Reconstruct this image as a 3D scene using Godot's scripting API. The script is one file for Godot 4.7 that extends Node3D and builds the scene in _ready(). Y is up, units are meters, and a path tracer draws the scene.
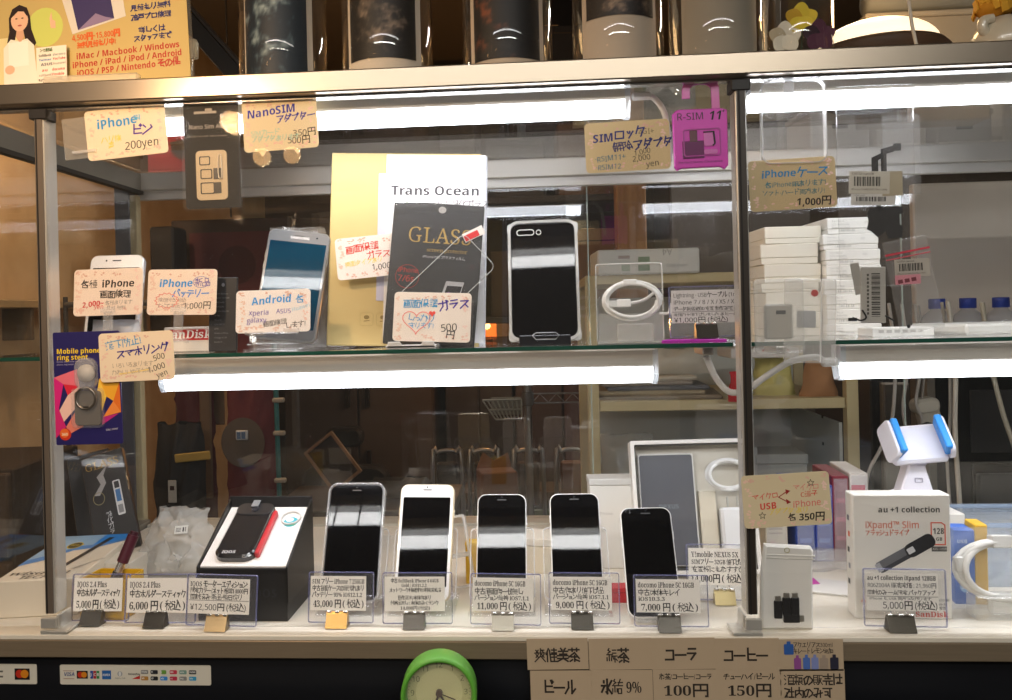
extends Node3D
# A shop showcase of phones, chargers and price cards, seen from the corridor in front of it.
# Units are metres. x runs along the showcase, y is up (0 = its lower shelf), z points to the viewer (0 = front glass).

# Japanese characters as pen strokes on a 10 x 10 grid: every pair of digits is a point x y (y down).
var strokes := {
	"ア": "119165 545729", "イ": "8016 5459", "ウ": "5052 1215 129284 8459", "エ": "2282 5258 0898", "オ": "0393 606958 5319",
	"カ": "02828879 404519", "キ": "1383 0696 3069", "ク": "3016 328259", "ケ": "3015 2393 6349", "コ": "228288 1888", "サ": "0393 3036 706549",
	"シ": "1132 0435 099482", "ス": "1282 8219 5588", "セ": "0593 9376 30388878", "ソ": "1123 8148", "タ": "3016 328229 3566", "チ": "7122 0494 5139",
	"ツ": "1123 4143 8139", "テ": "2181 0494 5439", "ト": "3039 3475", "ナ": "0393 5039", "ニ": "2282 0797", "ネ": "5061 137309 5459 6688",
	"ハ": "3209 6298", "ヒ": "20288898 2484", "フ": "128238", "ヘ": "052398", "ホ": "0393 5059 3518 6588", "マ": "029254 3457", "ミ": "2162 2465 1789",
	"ム": "402898 6799", "メ": "8019 3267", "モ": "2181 0494 41488878", "ヤ": "0392 9275 3049", "ユ": "227268 0898", "ヨ": "128288 1585 1888",
	"ラ": "2181 148448", "リ": "2025 807449", "ル": "313509 606996", "レ": "212994", "ロ": "1282881812", "ワ": "151292 9359", "ン": "1133 099482", "ー": "0595",
	"あ": "1282 4047 7335084966886434", "い": "112837 8196", "う": "3151 134385 8549", "え": "3151 138309 5468 6898", "お": "0262 3039 0814 5384 8768",
	"か": "02628679 3009 7295", "き": "1272 1474 3086 274887", "く": "702579", "け": "101829 3393 707749", "し": "20278894", "す": "0292 50543546 5639",
	"そ": "117115 159446487889", "た": "0252 3009 5484 5798", "つ": "0273859648", "て": "0292 92344879", "と": "2044 8324278999", "に": "1019 4383 3789",
	"の": "523819043262958759", "は": "1019 3393 707848576898", "み": "1151 513907 0795 7379", "め": "2056 603918042262958759", "も": "30388897 1363 1666",
	"ま": "1282 1585 504838475789", "や": "0384 8475 3039", "ら": "3151 232635845648", "り": "2016 707549", "よ": "5058 5484 5837475788",
	"ち": "1383 4026 264485874859", "な": "0252 3009 7384 6467 385688", "へ": "052398", "れ": "2029 0232 3207 0762 627389", "ろ": "2171 7116 16448578 7848", "わ": "2029 0242 4208 0862 62948778", "を": "1272 4016 1655 8545 4788", "店": "5052 1191 1109 5254 5585 3686893936",
	"円": "1911919989 1595 5155", "税": "3011 0343 2129 2306 2345 6172 9182 5393965653 6649 767999", "込": "1122 042427 0899 5061 6147 6196",
	"中": "1282861612 5059", "古": "0292 5055 2585892925", "用": "19129299 1595 1797 5259", "種": "3011 0343 2129 2306 2345 5191 5393975753 5595 7079 4999",
	"新": "0151 1122 4132 0353 0555 3039 2608 3657 9061 6159 6494 8489", "品": "3070743430 0545490905 5595995955", "画": "0191 2373772723 5157 2575 131999 9399",
	"面": "0191 5123 1393991913 3339 6369 3565 3767", "保": "2005 1319 4181854541 3696 6559 6638 6699", "護": "1030 0242 1434 1636 1838 4191 6062 8082 5393 5595 5797 5357 7357 4898 5899 9849",
	"修": "2004 1219 3237 6042 5292 5385 5599 8345 8547 9549", "理": "0141 0444 0848 2128 5191955551 5393 7179 5797 4999", "両": "0191 1913939989 5157 3437 7477 3777",
	"方": "5052 0292 4209 448479", "各": "3015 328205 3388 2686892926", "解": "2004 114149 0419 1444 1646 2129 5191 7155 9184 6494 5797 7379", "除": "0109 0131 3123 2335 3516 6045 6097 5484 4797 6469 4658 8698",
	"限": "0109 013123 2335 51818454 5158 5282 5476 9465 6599", "定": "5051 030292 9293 2474 5459 5686 3507 2699", "相": "0343 2029 2306 2345 5191995951 5494 5696", "場": "0343 2028 0847 5191945451 5292 4696 64 5797 9779 7449",
	"開": "0109 0141 4144 0444 0242 9199 9151 5154 5494 5292 2676 2878 3639 6669", "封": "0242 2024 0444 0646 2428 0848 5393 8089 6576", "済": "0112 0415 0918 4191 6062 4588 8548 5459 8489",
	"箱": "2003 1242 6043 5292 0444 2329 2406 2446 5494995954 5696 5797", "日": "1282892912 1585", "焼": "2016 1629 0213 3223 4191 5092 4494 5464 4696 5649 767999", "背": "3034 0232 6064 6494 9262 2585892925 2686 2888",
	"跡": "0141440401 2448 0609 4659 5050 5191 4394 6349 7378", "汚": "0112 0415 0918 4191 3494 6167 57979879", "利": "3011 0343 2129 2306 2345 7177 9099", "制": "2003 1252 0454 2029 0606 0959 7177 9099",
	"判": "0112 5142 0444 0646 3029 7177 9099", "支": "0292 5055 1575 7509 2599", "払": "0343 2028 0645 6048 4898 7699", "動": "4011 0343 0141 1444 1646 2129 0949 5394 9489 7059", "作": "2004 1219 4015 3292 5259 5585 5888",
	"正": "1191 5158 5485 2428 0898", "常": "5052 2132 8172 031393 3464656535 1619 1696 9699 5559", "本": "0393 5059 5308 5398 3777", "体": "2004 1219 3393 6069 6347 6397 4787", "傷": "2004 1219 4032 3292 4393945444 3696 5797 9779",
	"付": "2004 1219 3393 8089 4566", "属": "1191 9193 1393 1109 2585 3484 2696 9699 2629 5359", "無": "2011 1292 0595 2226 4246 6266 8286 0819 3848 5868 7899", "値": "2004 1219 3292 6062 5393975753 5595 5696 4349 4999",
	"維": "2011 1132 3213 0454 2428 0608 4648 6042 5459 5393 5595 5797 5999 7379", "持": "0343 2028 0646 4292 7044 4494 4696 8489 5567", "一": "0595", "切": "0454 2029 2949 519189 7159", "下": "0191 5159 5577",
	"充": "5051 0292 4225 2575 3549 656999", "電": "0191 5154 1392 2242 6282 2575792925 2777 5559 5999", "機": "0343 2029 2306 2345 5052 7072 9092 4595 6498 5579", "転": "0141 0343 0646 2129 0838 5191 4494 6447 4797 7699", "送": "1122 042427 0899 4052 8072 3393 3696 6347 6697",
	"通": "1122 042427 0899 3191 9163 3393 3338 9398 5358 3595", "信": "2004 1219 3292 4484 4686 4888", "確": "0141 2103 1646 1619 4649 4391 6042 5459 5494 5696 5898 7379", "認": "1131 0242 1434 1636 5191 9157 7154 5659 5989 7688", "点": "4044 4484 2474772724 0819 3848 5868 7899",
	"販": "0141470701 0343 0545 0819 3849 5191 6159 6484 8459 6599", "売": "5053 0292 2474 0616 0696 3639 6669 6999", "価": "2004 1219 3191 4494995944 5159 7179", "強": "013133 0333 0606 3639 6043 8085 4595 5696 7079 4898", "化": "3005 1319 6069 6999 9155",
	"液": "0112 0415 0918 5051 3292 4045 4449 6464 7499 8459", "晶": "3070743430 3272 0545490905 0747 5595995955 5797", "見": "2171752521 2373 3509 656999", "積": "3011 0343 2129 2306 2345 5191 4494 7074 5585895955 5787", "料": "2029 0343 0112 4132 2306 2345 6172 6374 5696 8089",
	"神": "0152 5209 2529 5292995952 5595 7079", "戸": "1191 2383 8386 2686 2309", "詳": "1131 0242 1434 1636 5062 9072 5393 5595 4797 7379", "爽": "0393 505509 5599 1133 3113 6183 8161 1436 3416 6486 8466", "健": "2004 1219 3131 3149 4999 5191 5393 4494 5696 7078", "美": "3041 7061 1292 2484 0595 5257 0797 5709 5799",
	"茶": "0191 3032 7072 5306 5397 2676 5559 3819 6899", "緑": "2011 1132 3213 0454 2428 0608 4648 5181 5383 4595 7579 5567 8798", "氷": "505948 2122 04342508 9156 5599", "結": "2011 1132 3213 0454 2428 0608 4648 5292 7054 4494 5686895956", "酒": "0112 0415 0918 3191 4393994943 5153 7173 4696 4898",
	"類": "2029 0343 0112 4132 0656 2609 3659 5191 5383875753 5484 5686 5749 7899", "社": "0152 5209 2529 5494 7079 4999", "内": "1913939989 5055 5527 5577", "可": "0191 7179 7968 2454575727", "追": "1122 042427 0899 4373 4344 7376 4676 4347", "加": "024248 4839 2009 5393985853",
	"端": "1030 0343 0624 4626 0848 5052 5292 9092 7072 4494 5459 4696 9699 7679", "子": "218155 0595 5558", "他": "2005 1319 40488898 3596 6067", "落": "0191 3032 7072 0313 0515 0918 5348 5484 8456 5797 5989", "止": "5059 5484 2429 0999", "防": "0109 0131 3123 2335 6062 4292 6249 648489", "守": "5051 030292 9293 2575 6379 4657",
	"ヶ": "3015 2393 6349", "要": "0191 2282842422 4144 6164 0696 5618 2688 7709",
}
const VOICED := {"ガ": "カ", "グ": "ク", "ゲ": "ケ", "ジ": "シ", "ズ": "ス", "ダ": "タ", "デ": "テ", "ド": "ト", "バ": "ハ", "ビ": "ヒ", "ブ": "フ", "ボ": "ホ", "で": "て", "だ": "た", "が": "か", "げ": "け", "べ": "へ"}
const HALF_VOICED := {"パ": "ハ", "ピ": "ヒ", "プ": "フ", "ペ": "ヘ"}
const SMALL := {"ッ": "ツ", "ィ": "イ", "ョ": "ヨ", "ュ": "ユ", "ャ": "ヤ", "っ": "つ", "ェ": "エ", "ァ": "ア"}

var rng := RandomNumberGenerator.new()
var mats := {}
var fonts := {}
var letter_cache := {}
var taken := {}

# ---------- naming ----------
func numbered(called: String) -> String:
	var n: int = taken.get(called, 0)
	taken[called] = n + 1
	return called if n == 0 else "%s_%03d" % [called, n]

func thing(called: String, label: String, category: String, at := Vector3.ZERO, turn := Vector3.ZERO, group := "") -> Node3D:
	var o := Node3D.new()
	o.name = numbered(called)
	o.position = at
	o.rotation_degrees = turn
	o.set_meta("label", label)
	o.set_meta("category", category)
	if group: o.set_meta("group", group)
	add_child(o)
	return o

func part(parent: Node, called: String, mesh: Mesh, m: Material, at := Vector3.ZERO, turn := Vector3.ZERO) -> MeshInstance3D:
	var o := MeshInstance3D.new()
	o.name = called
	o.mesh = mesh
	o.material_override = m
	o.position = at
	o.rotation_degrees = turn
	parent.add_child(o, true)
	return o

func structure(called: String, mesh: Mesh, m: Material, at := Vector3.ZERO, turn := Vector3.ZERO) -> MeshInstance3D:
	var o := part(self, called, mesh, m, at, turn)
	o.set_meta("kind", "structure")
	return o

# ---------- materials ----------
func mat(col: String, rough := 0.6, metal := 0.0) -> StandardMaterial3D:
	var k := "%s/%.3f/%.2f" % [col, rough, metal]
	if not mats.has(k):
		var m := StandardMaterial3D.new()
		m.albedo_color = Color(col)
		m.roughness = rough
		m.metallic = metal
		mats[k] = m
	return mats[k]

func pane(col: String, alpha: float, rough := 0.02) -> StandardMaterial3D:
	var k := "pane%s/%.3f/%.3f" % [col, alpha, rough]
	if not mats.has(k):
		var m := StandardMaterial3D.new()
		var c := Color(col)
		c.a = alpha
		m.albedo_color = c
		m.roughness = rough
		m.transparency = BaseMaterial3D.TRANSPARENCY_ALPHA
		mats[k] = m
	return mats[k]

func glow(col: String, energy: float) -> StandardMaterial3D:
	var k := "glow%s/%.2f" % [col, energy]
	if not mats.has(k):
		var m := StandardMaterial3D.new()
		m.albedo_color = Color("ffffff")
		m.roughness = 0.4
		m.emission_enabled = true
		m.emission = Color(col)
		m.emission_energy_multiplier = energy
		mats[k] = m
	return mats[k]

func gloss(col: String, rough := 0.35) -> StandardMaterial3D:   # lacquered or glass-fronted
	var k := "gloss%s/%.2f" % [col, rough]
	if not mats.has(k):
		var m := StandardMaterial3D.new()
		m.albedo_color = Color(col)
		m.roughness = rough
		m.clearcoat_enabled = true
		m.clearcoat = 1.0
		m.clearcoat_roughness = 0.02
		mats[k] = m
	return mats[k]

func mirror(col: String) -> StandardMaterial3D:                  # polished display glass
	var k := "mirror" + col
	if not mats.has(k):
		var m := StandardMaterial3D.new()
		m.albedo_color = Color(col)
		m.roughness = 0.02
		mats[k] = m
	return mats[k]

func grainy(col_a: String, col_b: String, scale_m: Vector3, rough := 0.6, metal := 0.0, seed_no := 1, freq := 0.02) -> StandardMaterial3D:
	var k := "grain%s%s%s%.2f%d" % [col_a, col_b, scale_m, rough, seed_no]
	if not mats.has(k):
		var n := FastNoiseLite.new()
		n.seed = seed_no
		n.frequency = freq
		n.fractal_octaves = 4
		var g := Gradient.new()
		g.set_color(0, Color(col_a))
		g.set_color(1, Color(col_b))
		var t := NoiseTexture2D.new()
		t.width = 256
		t.height = 256
		t.seamless = true
		t.noise = n
		t.color_ramp = g
		var m := StandardMaterial3D.new()
		m.albedo_texture = t
		m.roughness = rough
		m.metallic = metal
		m.uv1_triplanar = true
		m.uv1_world_triplanar = true
		m.uv1_scale = scale_m
		mats[k] = m
	return mats[k]

func ink() -> StandardMaterial3D:                                # printed matter: colours come from the vertices
	if not mats.has("ink"):
		var m := StandardMaterial3D.new()
		m.vertex_color_use_as_albedo = true
		m.vertex_color_is_srgb = true
		m.roughness = 0.55
		m.cull_mode = BaseMaterial3D.CULL_DISABLED
		mats["ink"] = m
	return mats["ink"]

# ---------- shapes ----------
func begin() -> SurfaceTool:
	var st := SurfaceTool.new()
	st.begin(Mesh.PRIMITIVE_TRIANGLES)
	return st

func done(st: SurfaceTool, smooth := false) -> ArrayMesh:
	if smooth: st.index()
	st.generate_normals()
	return st.commit()

func tri(st: SurfaceTool, a: Vector3, b: Vector3, c: Vector3) -> void:
	st.add_vertex(a)
	st.add_vertex(b)
	st.add_vertex(c)

func quad(st: SurfaceTool, a: Vector3, b: Vector3, c: Vector3, d: Vector3) -> void:
	tri(st, a, b, c)
	tri(st, a, c, d)

func add_box(st: SurfaceTool, c: Vector3, s: Vector3, bev := 0.0) -> void:
	# a chamfered box, built from its three pairs of faces, twelve bevels and eight corners
	st.set_smooth_group(-1)
	var h := s * 0.5
	var b := minf(bev, 0.49 * minf(s.x, minf(s.y, s.z)))
	for axis in 3:
		var u := (axis + 1) % 3
		var v := (axis + 2) % 3
		for sg: float in [-1.0, 1.0]:
			var p := []
			for k in [[-1, -1], [1, -1], [1, 1], [-1, 1]]:
				var q := Vector3.ZERO
				q[axis] = sg * h[axis]
				q[u] = k[0] * (h[u] - b)
				q[v] = k[1] * (h[v] - b)
				p.append(c + q)
			if sg > 0: quad(st, p[0], p[3], p[2], p[1])
			else: quad(st, p[0], p[1], p[2], p[3])
		if b > 0:
			for su: float in [-1.0, 1.0]:
				for sv: float in [-1.0, 1.0]:
					var e := []
					for k in [[-1, 0], [1, 0], [1, 1], [-1, 1]]:
						var q := Vector3.ZERO
						q[axis] = k[0] * (h[axis] - b)
						q[u] = su * (h[u] - (b if k[1] == 1 else 0.0))
						q[v] = sv * (h[v] - (0.0 if k[1] == 1 else b))
						e.append(c + q)
					if su * sv > 0: quad(st, e[0], e[3], e[2], e[1])
					else: quad(st, e[0], e[1], e[2], e[3])
	if b > 0:
		for sx: float in [-1.0, 1.0]:
			for sy: float in [-1.0, 1.0]:
				for sz: float in [-1.0, 1.0]:
					var a1 := c + Vector3(sx * h.x, sy * (h.y - b), sz * (h.z - b))
					var a2 := c + Vector3(sx * (h.x - b), sy * h.y, sz * (h.z - b))
					var a3 := c + Vector3(sx * (h.x - b), sy * (h.y - b), sz * h.z)
					if sx * sy * sz > 0: tri(st, a1, a3, a2)
					else: tri(st, a1, a2, a3)

func box(s: Vector3, bev := 0.0, c := Vector3.ZERO) -> ArrayMesh:
	var st := begin()
	add_box(st, c, s, bev)
	return done(st)

func rrect(w: float, h: float, r: float, n := 5, cx := 0.0, cy := 0.0) -> PackedVector2Array:
	var out := PackedVector2Array()
	for k in 4:
		var c := Vector2((w / 2 - r) * (1 if k in [0, 3] else -1), (h / 2 - r) * (1 if k in [0, 1] else -1))
		for i in n + 1:
			var a := PI / 2 * (k + float(i) / n)
			out.append(c + r * Vector2(cos(a), sin(a)) + Vector2(cx, cy))
	return out

func ellipse(rx: float, ry: float, n := 20, cx := 0.0, cy := 0.0) -> PackedVector2Array:
	var out := PackedVector2Array()
	for i in n:
		out.append(Vector2(cx + rx * cos(TAU * i / n), cy + ry * sin(TAU * i / n)))
	return out

func add_prism(st: SurfaceTool, poly: PackedVector2Array, z0: float, z1: float, bev := 0.0, xf := Transform3D.IDENTITY) -> void:
	# an outline in the xy plane (counter-clockwise) given thickness from z0 to z1, its front edge chamfered
	st.set_smooth_group(-1)
	if Geometry2D.is_polygon_clockwise(poly): poly.reverse()
	var front := poly
	if bev > 0:
		var c := Geometry2D.offset_polygon(poly, -bev, Geometry2D.JOIN_MITER)
		if c.size() == 1 and c[0].size() == poly.size(): front = c[0]
		else:
			var mid := Vector2.ZERO
			for p in poly: mid += p / poly.size()
			front = PackedVector2Array()
			for p in poly: front.append(p - (p - mid).normalized() * bev)
		if Geometry2D.is_polygon_clockwise(front): front.reverse()
		if front.size() == poly.size():   # line both outlines up
			var best := 0
			for i in front.size():
				if front[i].distance_to(poly[0]) < front[best].distance_to(poly[0]): best = i
			var turned := PackedVector2Array()
			for i in front.size(): turned.append(front[(i + best) % front.size()])
			front = turned
	var t := Geometry2D.triangulate_polygon(front)
	for i in range(0, t.size(), 3):
		var p := [front[t[i]], front[t[i + 1]], front[t[i + 2]]]
		if (p[1] - p[0]).cross(p[2] - p[0]) > 0: p = [p[0], p[2], p[1]]
		tri(st, xf * Vector3(p[0].x, p[0].y, z1), xf * Vector3(p[1].x, p[1].y, z1), xf * Vector3(p[2].x, p[2].y, z1))
	t = Geometry2D.triangulate_polygon(poly)
	for i in range(0, t.size(), 3):
		var p := [poly[t[i]], poly[t[i + 1]], poly[t[i + 2]]]
		if (p[1] - p[0]).cross(p[2] - p[0]) < 0: p = [p[0], p[2], p[1]]
		tri(st, xf * Vector3(p[0].x, p[0].y, z0), xf * Vector3(p[1].x, p[1].y, z0), xf * Vector3(p[2].x, p[2].y, z0))
	var n := poly.size()
	for i in n:
		var a := poly[i]
		var b := poly[(i + 1) % n]
		quad(st, xf * Vector3(a.x, a.y, z0), xf * Vector3(a.x, a.y, z1 - bev), xf * Vector3(b.x, b.y, z1 - bev), xf * Vector3(b.x, b.y, z0))
		if bev > 0:
			var fa := front[i]
			var fb := front[(i + 1) % n]
			quad(st, xf * Vector3(a.x, a.y, z1 - bev), xf * Vector3(fa.x, fa.y, z1), xf * Vector3(fb.x, fb.y, z1), xf * Vector3(b.x, b.y, z1 - bev))

func prism(poly: PackedVector2Array, z0: float, z1: float, bev := 0.0) -> ArrayMesh:
	var st := begin()
	add_prism(st, poly, z0, z1, bev)
	return done(st)

func add_frame(st: SurfaceTool, outer: PackedVector2Array, inner: PackedVector2Array, z0: float, z1: float) -> void:
	# a flat ring between two outlines with as many points
	st.set_smooth_group(-1)
	var n := outer.size()
	for i in n:
		var j := (i + 1) % n
		var o0 := outer[i]
		var o1 := outer[j]
		var i0 := inner[i]
		var i1 := inner[j]
		quad(st, Vector3(o0.x, o0.y, z1), Vector3(i0.x, i0.y, z1), Vector3(i1.x, i1.y, z1), Vector3(o1.x, o1.y, z1))
		quad(st, Vector3(o0.x, o0.y, z0), Vector3(o1.x, o1.y, z0), Vector3(i1.x, i1.y, z0), Vector3(i0.x, i0.y, z0))
		quad(st, Vector3(o0.x, o0.y, z0), Vector3(o0.x, o0.y, z1), Vector3(o1.x, o1.y, z1), Vector3(o1.x, o1.y, z0))
		quad(st, Vector3(i0.x, i0.y, z0), Vector3(i1.x, i1.y, z0), Vector3(i1.x, i1.y, z1), Vector3(i0.x, i0.y, z1))

func frame(outer: PackedVector2Array, inner: PackedVector2Array, z0: float, z1: float) -> ArrayMesh:
	var st := begin()
	add_frame(st, outer, inner, z0, z1)
	return done(st)

func add_tube(st: SurfaceTool, pts: Array, r: float, sides := 8, r_end := -1.0) -> void:
	st.set_smooth_group(0)
	var rings := []
	var up := Vector3.UP
	for i in pts.size():
		var d: Vector3 = (pts[mini(i + 1, pts.size() - 1)] - pts[maxi(i - 1, 0)])
		d = d.normalized()
		if absf(d.dot(up)) > 0.95: up = Vector3.RIGHT if absf(d.x) < 0.8 else Vector3.FORWARD
		var s := d.cross(up).normalized()
		up = s.cross(d).normalized()
		var rr := r if r_end < 0 else lerpf(r, r_end, float(i) / (pts.size() - 1))
		var ring := []
		for k in sides:
			var a := TAU * k / sides
			ring.append(pts[i] + rr * (cos(a) * s + sin(a) * up))
		rings.append(ring)
	for i in pts.size() - 1:
		for k in sides:
			var l := (k + 1) % sides
			quad(st, rings[i][k], rings[i + 1][k], rings[i + 1][l], rings[i][l])
	st.set_smooth_group(-1)
	for k in range(1, sides - 1):
		tri(st, rings[0][0], rings[0][k], rings[0][k + 1])
		var e: Array = rings[-1]
		tri(st, e[0], e[k + 1], e[k])

func tube(pts: Array, r: float, sides := 8) -> ArrayMesh:
	var st := begin()
	add_tube(st, pts, r, sides)
	return done(st)

func smooth_path(pts: Array, steps := 6) -> Array:
	var out := []
	for i in pts.size() - 1:
		var p0: Vector3 = pts[maxi(i - 1, 0)]
		var p1: Vector3 = pts[i]
		var p2: Vector3 = pts[i + 1]
		var p3: Vector3 = pts[mini(i + 2, pts.size() - 1)]
		for k in steps:
			out.append(p1.cubic_interpolate(p2, p0, p3, float(k) / steps))
	out.append(pts[-1])
	return out

func add_lathe(st: SurfaceTool, prof: Array, seg := 24, from := 0.0, to := TAU) -> void:
	# profile points (radius, height) turned about the y axis
	st.set_smooth_group(0)
	for i in prof.size() - 1:
		for k in seg:
			var a := from + (to - from) * k / seg
			var b := from + (to - from) * (k + 1) / seg
			var p: Vector2 = prof[i]
			var q: Vector2 = prof[i + 1]
			var A := Vector3(p.x * cos(a), p.y, p.x * sin(a))
			var B := Vector3(p.x * cos(b), p.y, p.x * sin(b))
			var C := Vector3(q.x * cos(b), q.y, q.x * sin(b))
			var D := Vector3(q.x * cos(a), q.y, q.x * sin(a))
			if p.x < 1e-6: tri(st, A, D, C)
			elif q.x < 1e-6: tri(st, A, D, B)
			else: quad(st, A, D, C, B)

func lathe(prof: Array, seg := 24) -> ArrayMesh:
	var st := begin()
	add_lathe(st, prof, seg)
	return done(st)

func crumpled(w: float, h: float, bulge: float, rough: float, seed_no: int, nx := 14, ny := 14, pinch := 1.0) -> ArrayMesh:
	# a soft bag standing on its lower edge: two creased skins joined at their rim
	var n := FastNoiseLite.new()
	n.seed = seed_no
	n.frequency = 22.0
	n.fractal_type = FastNoiseLite.FRACTAL_RIDGED
	n.fractal_octaves = 3
	var st := begin()
	st.set_smooth_group(0)
	for side: float in [1.0, -1.0]:
		for j in ny:
			for i in nx:
				var p := []
				for k in [[0, 0], [1, 0], [1, 1], [0, 1]]:
					var u := float(i + k[0]) / nx
					var v := float(j + k[1]) / ny
					var f := sqrt(maxf(0.0, sin(PI * u))) * lerpf(1.0, sqrt(maxf(0.0, sin(PI * clampf(v * 0.92 + 0.08, 0, 1)))), 0.9)
					var x := (u - 0.5) * w * lerpf(1.0, pinch, v)
					var y := v * h
					var d := n.get_noise_3d(x, y, side * 0.3)
					p.append(Vector3(x + rough * 0.6 * n.get_noise_3d(y, x, 3.0), y + rough * 0.5 * d * (1.0 if v > 0.05 else 0.0), side * (bulge * f * 0.5) + rough * d * f))
				if side > 0: quad(st, p[0], p[3], p[2], p[1])
				else: quad(st, p[0], p[1], p[2], p[3])
	return done(st, true)

# ---------- print and writing ----------
var dabs := 0
func dab(st: SurfaceTool, poly: PackedVector2Array, col: Color, z := 0.0) -> void:
	dabs = (dabs + 1) % 40                                        # every stroke lies a hair above the one before
	z += 0.0000018 * dabs
	if Geometry2D.is_polygon_clockwise(poly): poly.reverse()
	var t := Geometry2D.triangulate_polygon(poly)
	for i in range(0, t.size(), 3):
		for k: int in [0, 2, 1]:
			st.set_color(col)
			st.set_normal(Vector3.BACK)
			st.add_vertex(Vector3(poly[t[i + k]].x, poly[t[i + k]].y, z))

func patch(st: SurfaceTool, x: float, y: float, w: float, h: float, col: String, z := 0.0) -> void:   # left, bottom, width, height
	dab(st, PackedVector2Array([Vector2(x, y), Vector2(x + w, y), Vector2(x + w, y + h), Vector2(x, y + h)]), Color(col), z)

func pen(st: SurfaceTool, a: Vector2, b: Vector2, t: float, col: Color, z := 0.0) -> void:
	var d := (b - a)
	if d.length() < 1e-7: return
	d = d.normalized() * t * 0.5
	var s := Vector2(-d.y, d.x)
	dab(st, PackedVector2Array([a - d - s, b + d - s, b + d + s, a - d + s]), col, z)

func pen_line(st: SurfaceTool, pts: Array, t: float, col: String, z := 0.0) -> void:
	for i in pts.size() - 1: pen(st, pts[i], pts[i + 1], t, Color(col), z)

func font_of(kind: String) -> Dictionary:
	if not fonts.has(kind):
		var f := SystemFont.new()
		f.font_names = PackedStringArray(["Droid Serif" if kind.begins_with("serif") else "Droid Sans Mono" if kind == "mono" else "Droid Sans"])
		f.font_weight = 700 if kind.ends_with("bold") else 400
		fonts[kind] = {"font": f}
		fonts[kind].base = letter(kind, "H").low
	return fonts[kind]

func letter(kind: String, c: String) -> Dictionary:
	var k := kind + c
	if not letter_cache.has(k):
		var m := TextMesh.new()
		m.font = fonts[kind].font
		m.text = c
		m.font_size = 24
		m.pixel_size = 1.0 / 24
		m.depth = 0.0
		m.curve_step = 1.5
		m.horizontal_alignment = HORIZONTAL_ALIGNMENT_LEFT
		var faces := m.get_faces()
		var low := 1e9
		var left := 1e9
		for v in faces:
			low = minf(low, v.y)
			left = minf(left, v.x)
		letter_cache[k] = {"faces": faces, "low": low, "wide": fonts[kind].font.get_string_size(c, HORIZONTAL_ALIGNMENT_LEFT, -1, 24).x / 24.0}
	return letter_cache[k]

# writes one line from (x, y) = its top left corner, em = letter height; returns the x where it ends
func write(st: SurfaceTool, text: String, x: float, y: float, em: float, col: String, o := {}) -> float:
	var kind: String = o.get("font", "sans")
	var f := font_of(kind)
	var ink_col := Color(col)
	var thick: float = o.get("thick", 0.1) * em
	var wob: float = o.get("wobble", 0.0)
	var slant: float = o.get("slant", 0.0)
	var squeeze: float = o.get("squeeze", 1.0)
	var z: float = o.get("z", 0.0)
	var along := Transform2D(deg_to_rad(o.get("turn", 0.0)), Vector2(x, y))
	var cx := 0.0
	for c in text:
		var spin := Transform2D(wob * rng.randf_range(-0.07, 0.07), Vector2.ZERO)
		var pivot := Vector2(0.4, -0.6) * em
		var place := along * Transform2D(spin.x, spin.y, Vector2(cx, wob * em * rng.randf_range(-0.05, 0.05)) + pivot - spin * pivot)
		var base: String = c
		var extra := ""
		var sc := 1.0
		if VOICED.has(c):
			base = VOICED[c]
			extra = " 7082 8091"
		elif HALF_VOICED.has(c):
			base = HALF_VOICED[c]
			extra = " 8091827180"
		elif SMALL.has(c):
			base = SMALL[c]
			sc = 0.68
		if strokes.has(base):
			var busy: int = (strokes[base].length() - strokes[base].count(" ") - 2 * (strokes[base].count(" ") + 1)) / 2
			var line := thick * clampf(8.0 / maxf(1, busy), 0.62, 1.0)
			for s: String in (strokes[base] + extra).split(" ", false):
				var before := Vector2.ZERO
				for i in range(0, s.length() - 1, 2):
					var p := Vector2(0.05 + int(s[i]) * 0.1, 1.0 - (1.0 - 0.1 * int(s[i + 1])) * 1.0) 
					p = Vector2(p.x * sc + (1 - sc) * 0.3, (0.04 + p.y) * sc + (1 - sc) * 0.95)
					var q := place * Vector2((p.x * squeeze + slant * (1.0 - p.y)) * em, -p.y * em)
					if i > 0: pen(st, before, q, line, ink_col, z)
					before = q
			cx += em * squeeze * (1.0 if sc == 1.0 else 0.8)
		else:
			var l := letter(kind, c)
			var v: PackedVector3Array = l.faces
			for i in v.size():
				var p := Vector2(v[i].x, 0.9 - (v[i].y - f.base))
				st.set_color(ink_col)
				st.set_normal(Vector3.BACK)
				var q := place * Vector2((p.x * squeeze + slant * (1.0 - p.y)) * em, -p.y * em)
				st.add_vertex(Vector3(q.x, q.y, z))
			cx += em * squeeze * l.wide
	return x + cx

func wide(text: String, em: float, o := {}) -> float:
	var kind: String = o.get("font", "sans")
	font_of(kind)
	var w := 0.0
	for c in text:
		if VOICED.has(c) or HALF_VOICED.has(c) or strokes.has(c): w += 1.0
		elif SMALL.has(c): w += 0.8
		else: w += letter(kind, c).wide
	return w * em * o.get("squeeze", 1.0)

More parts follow.
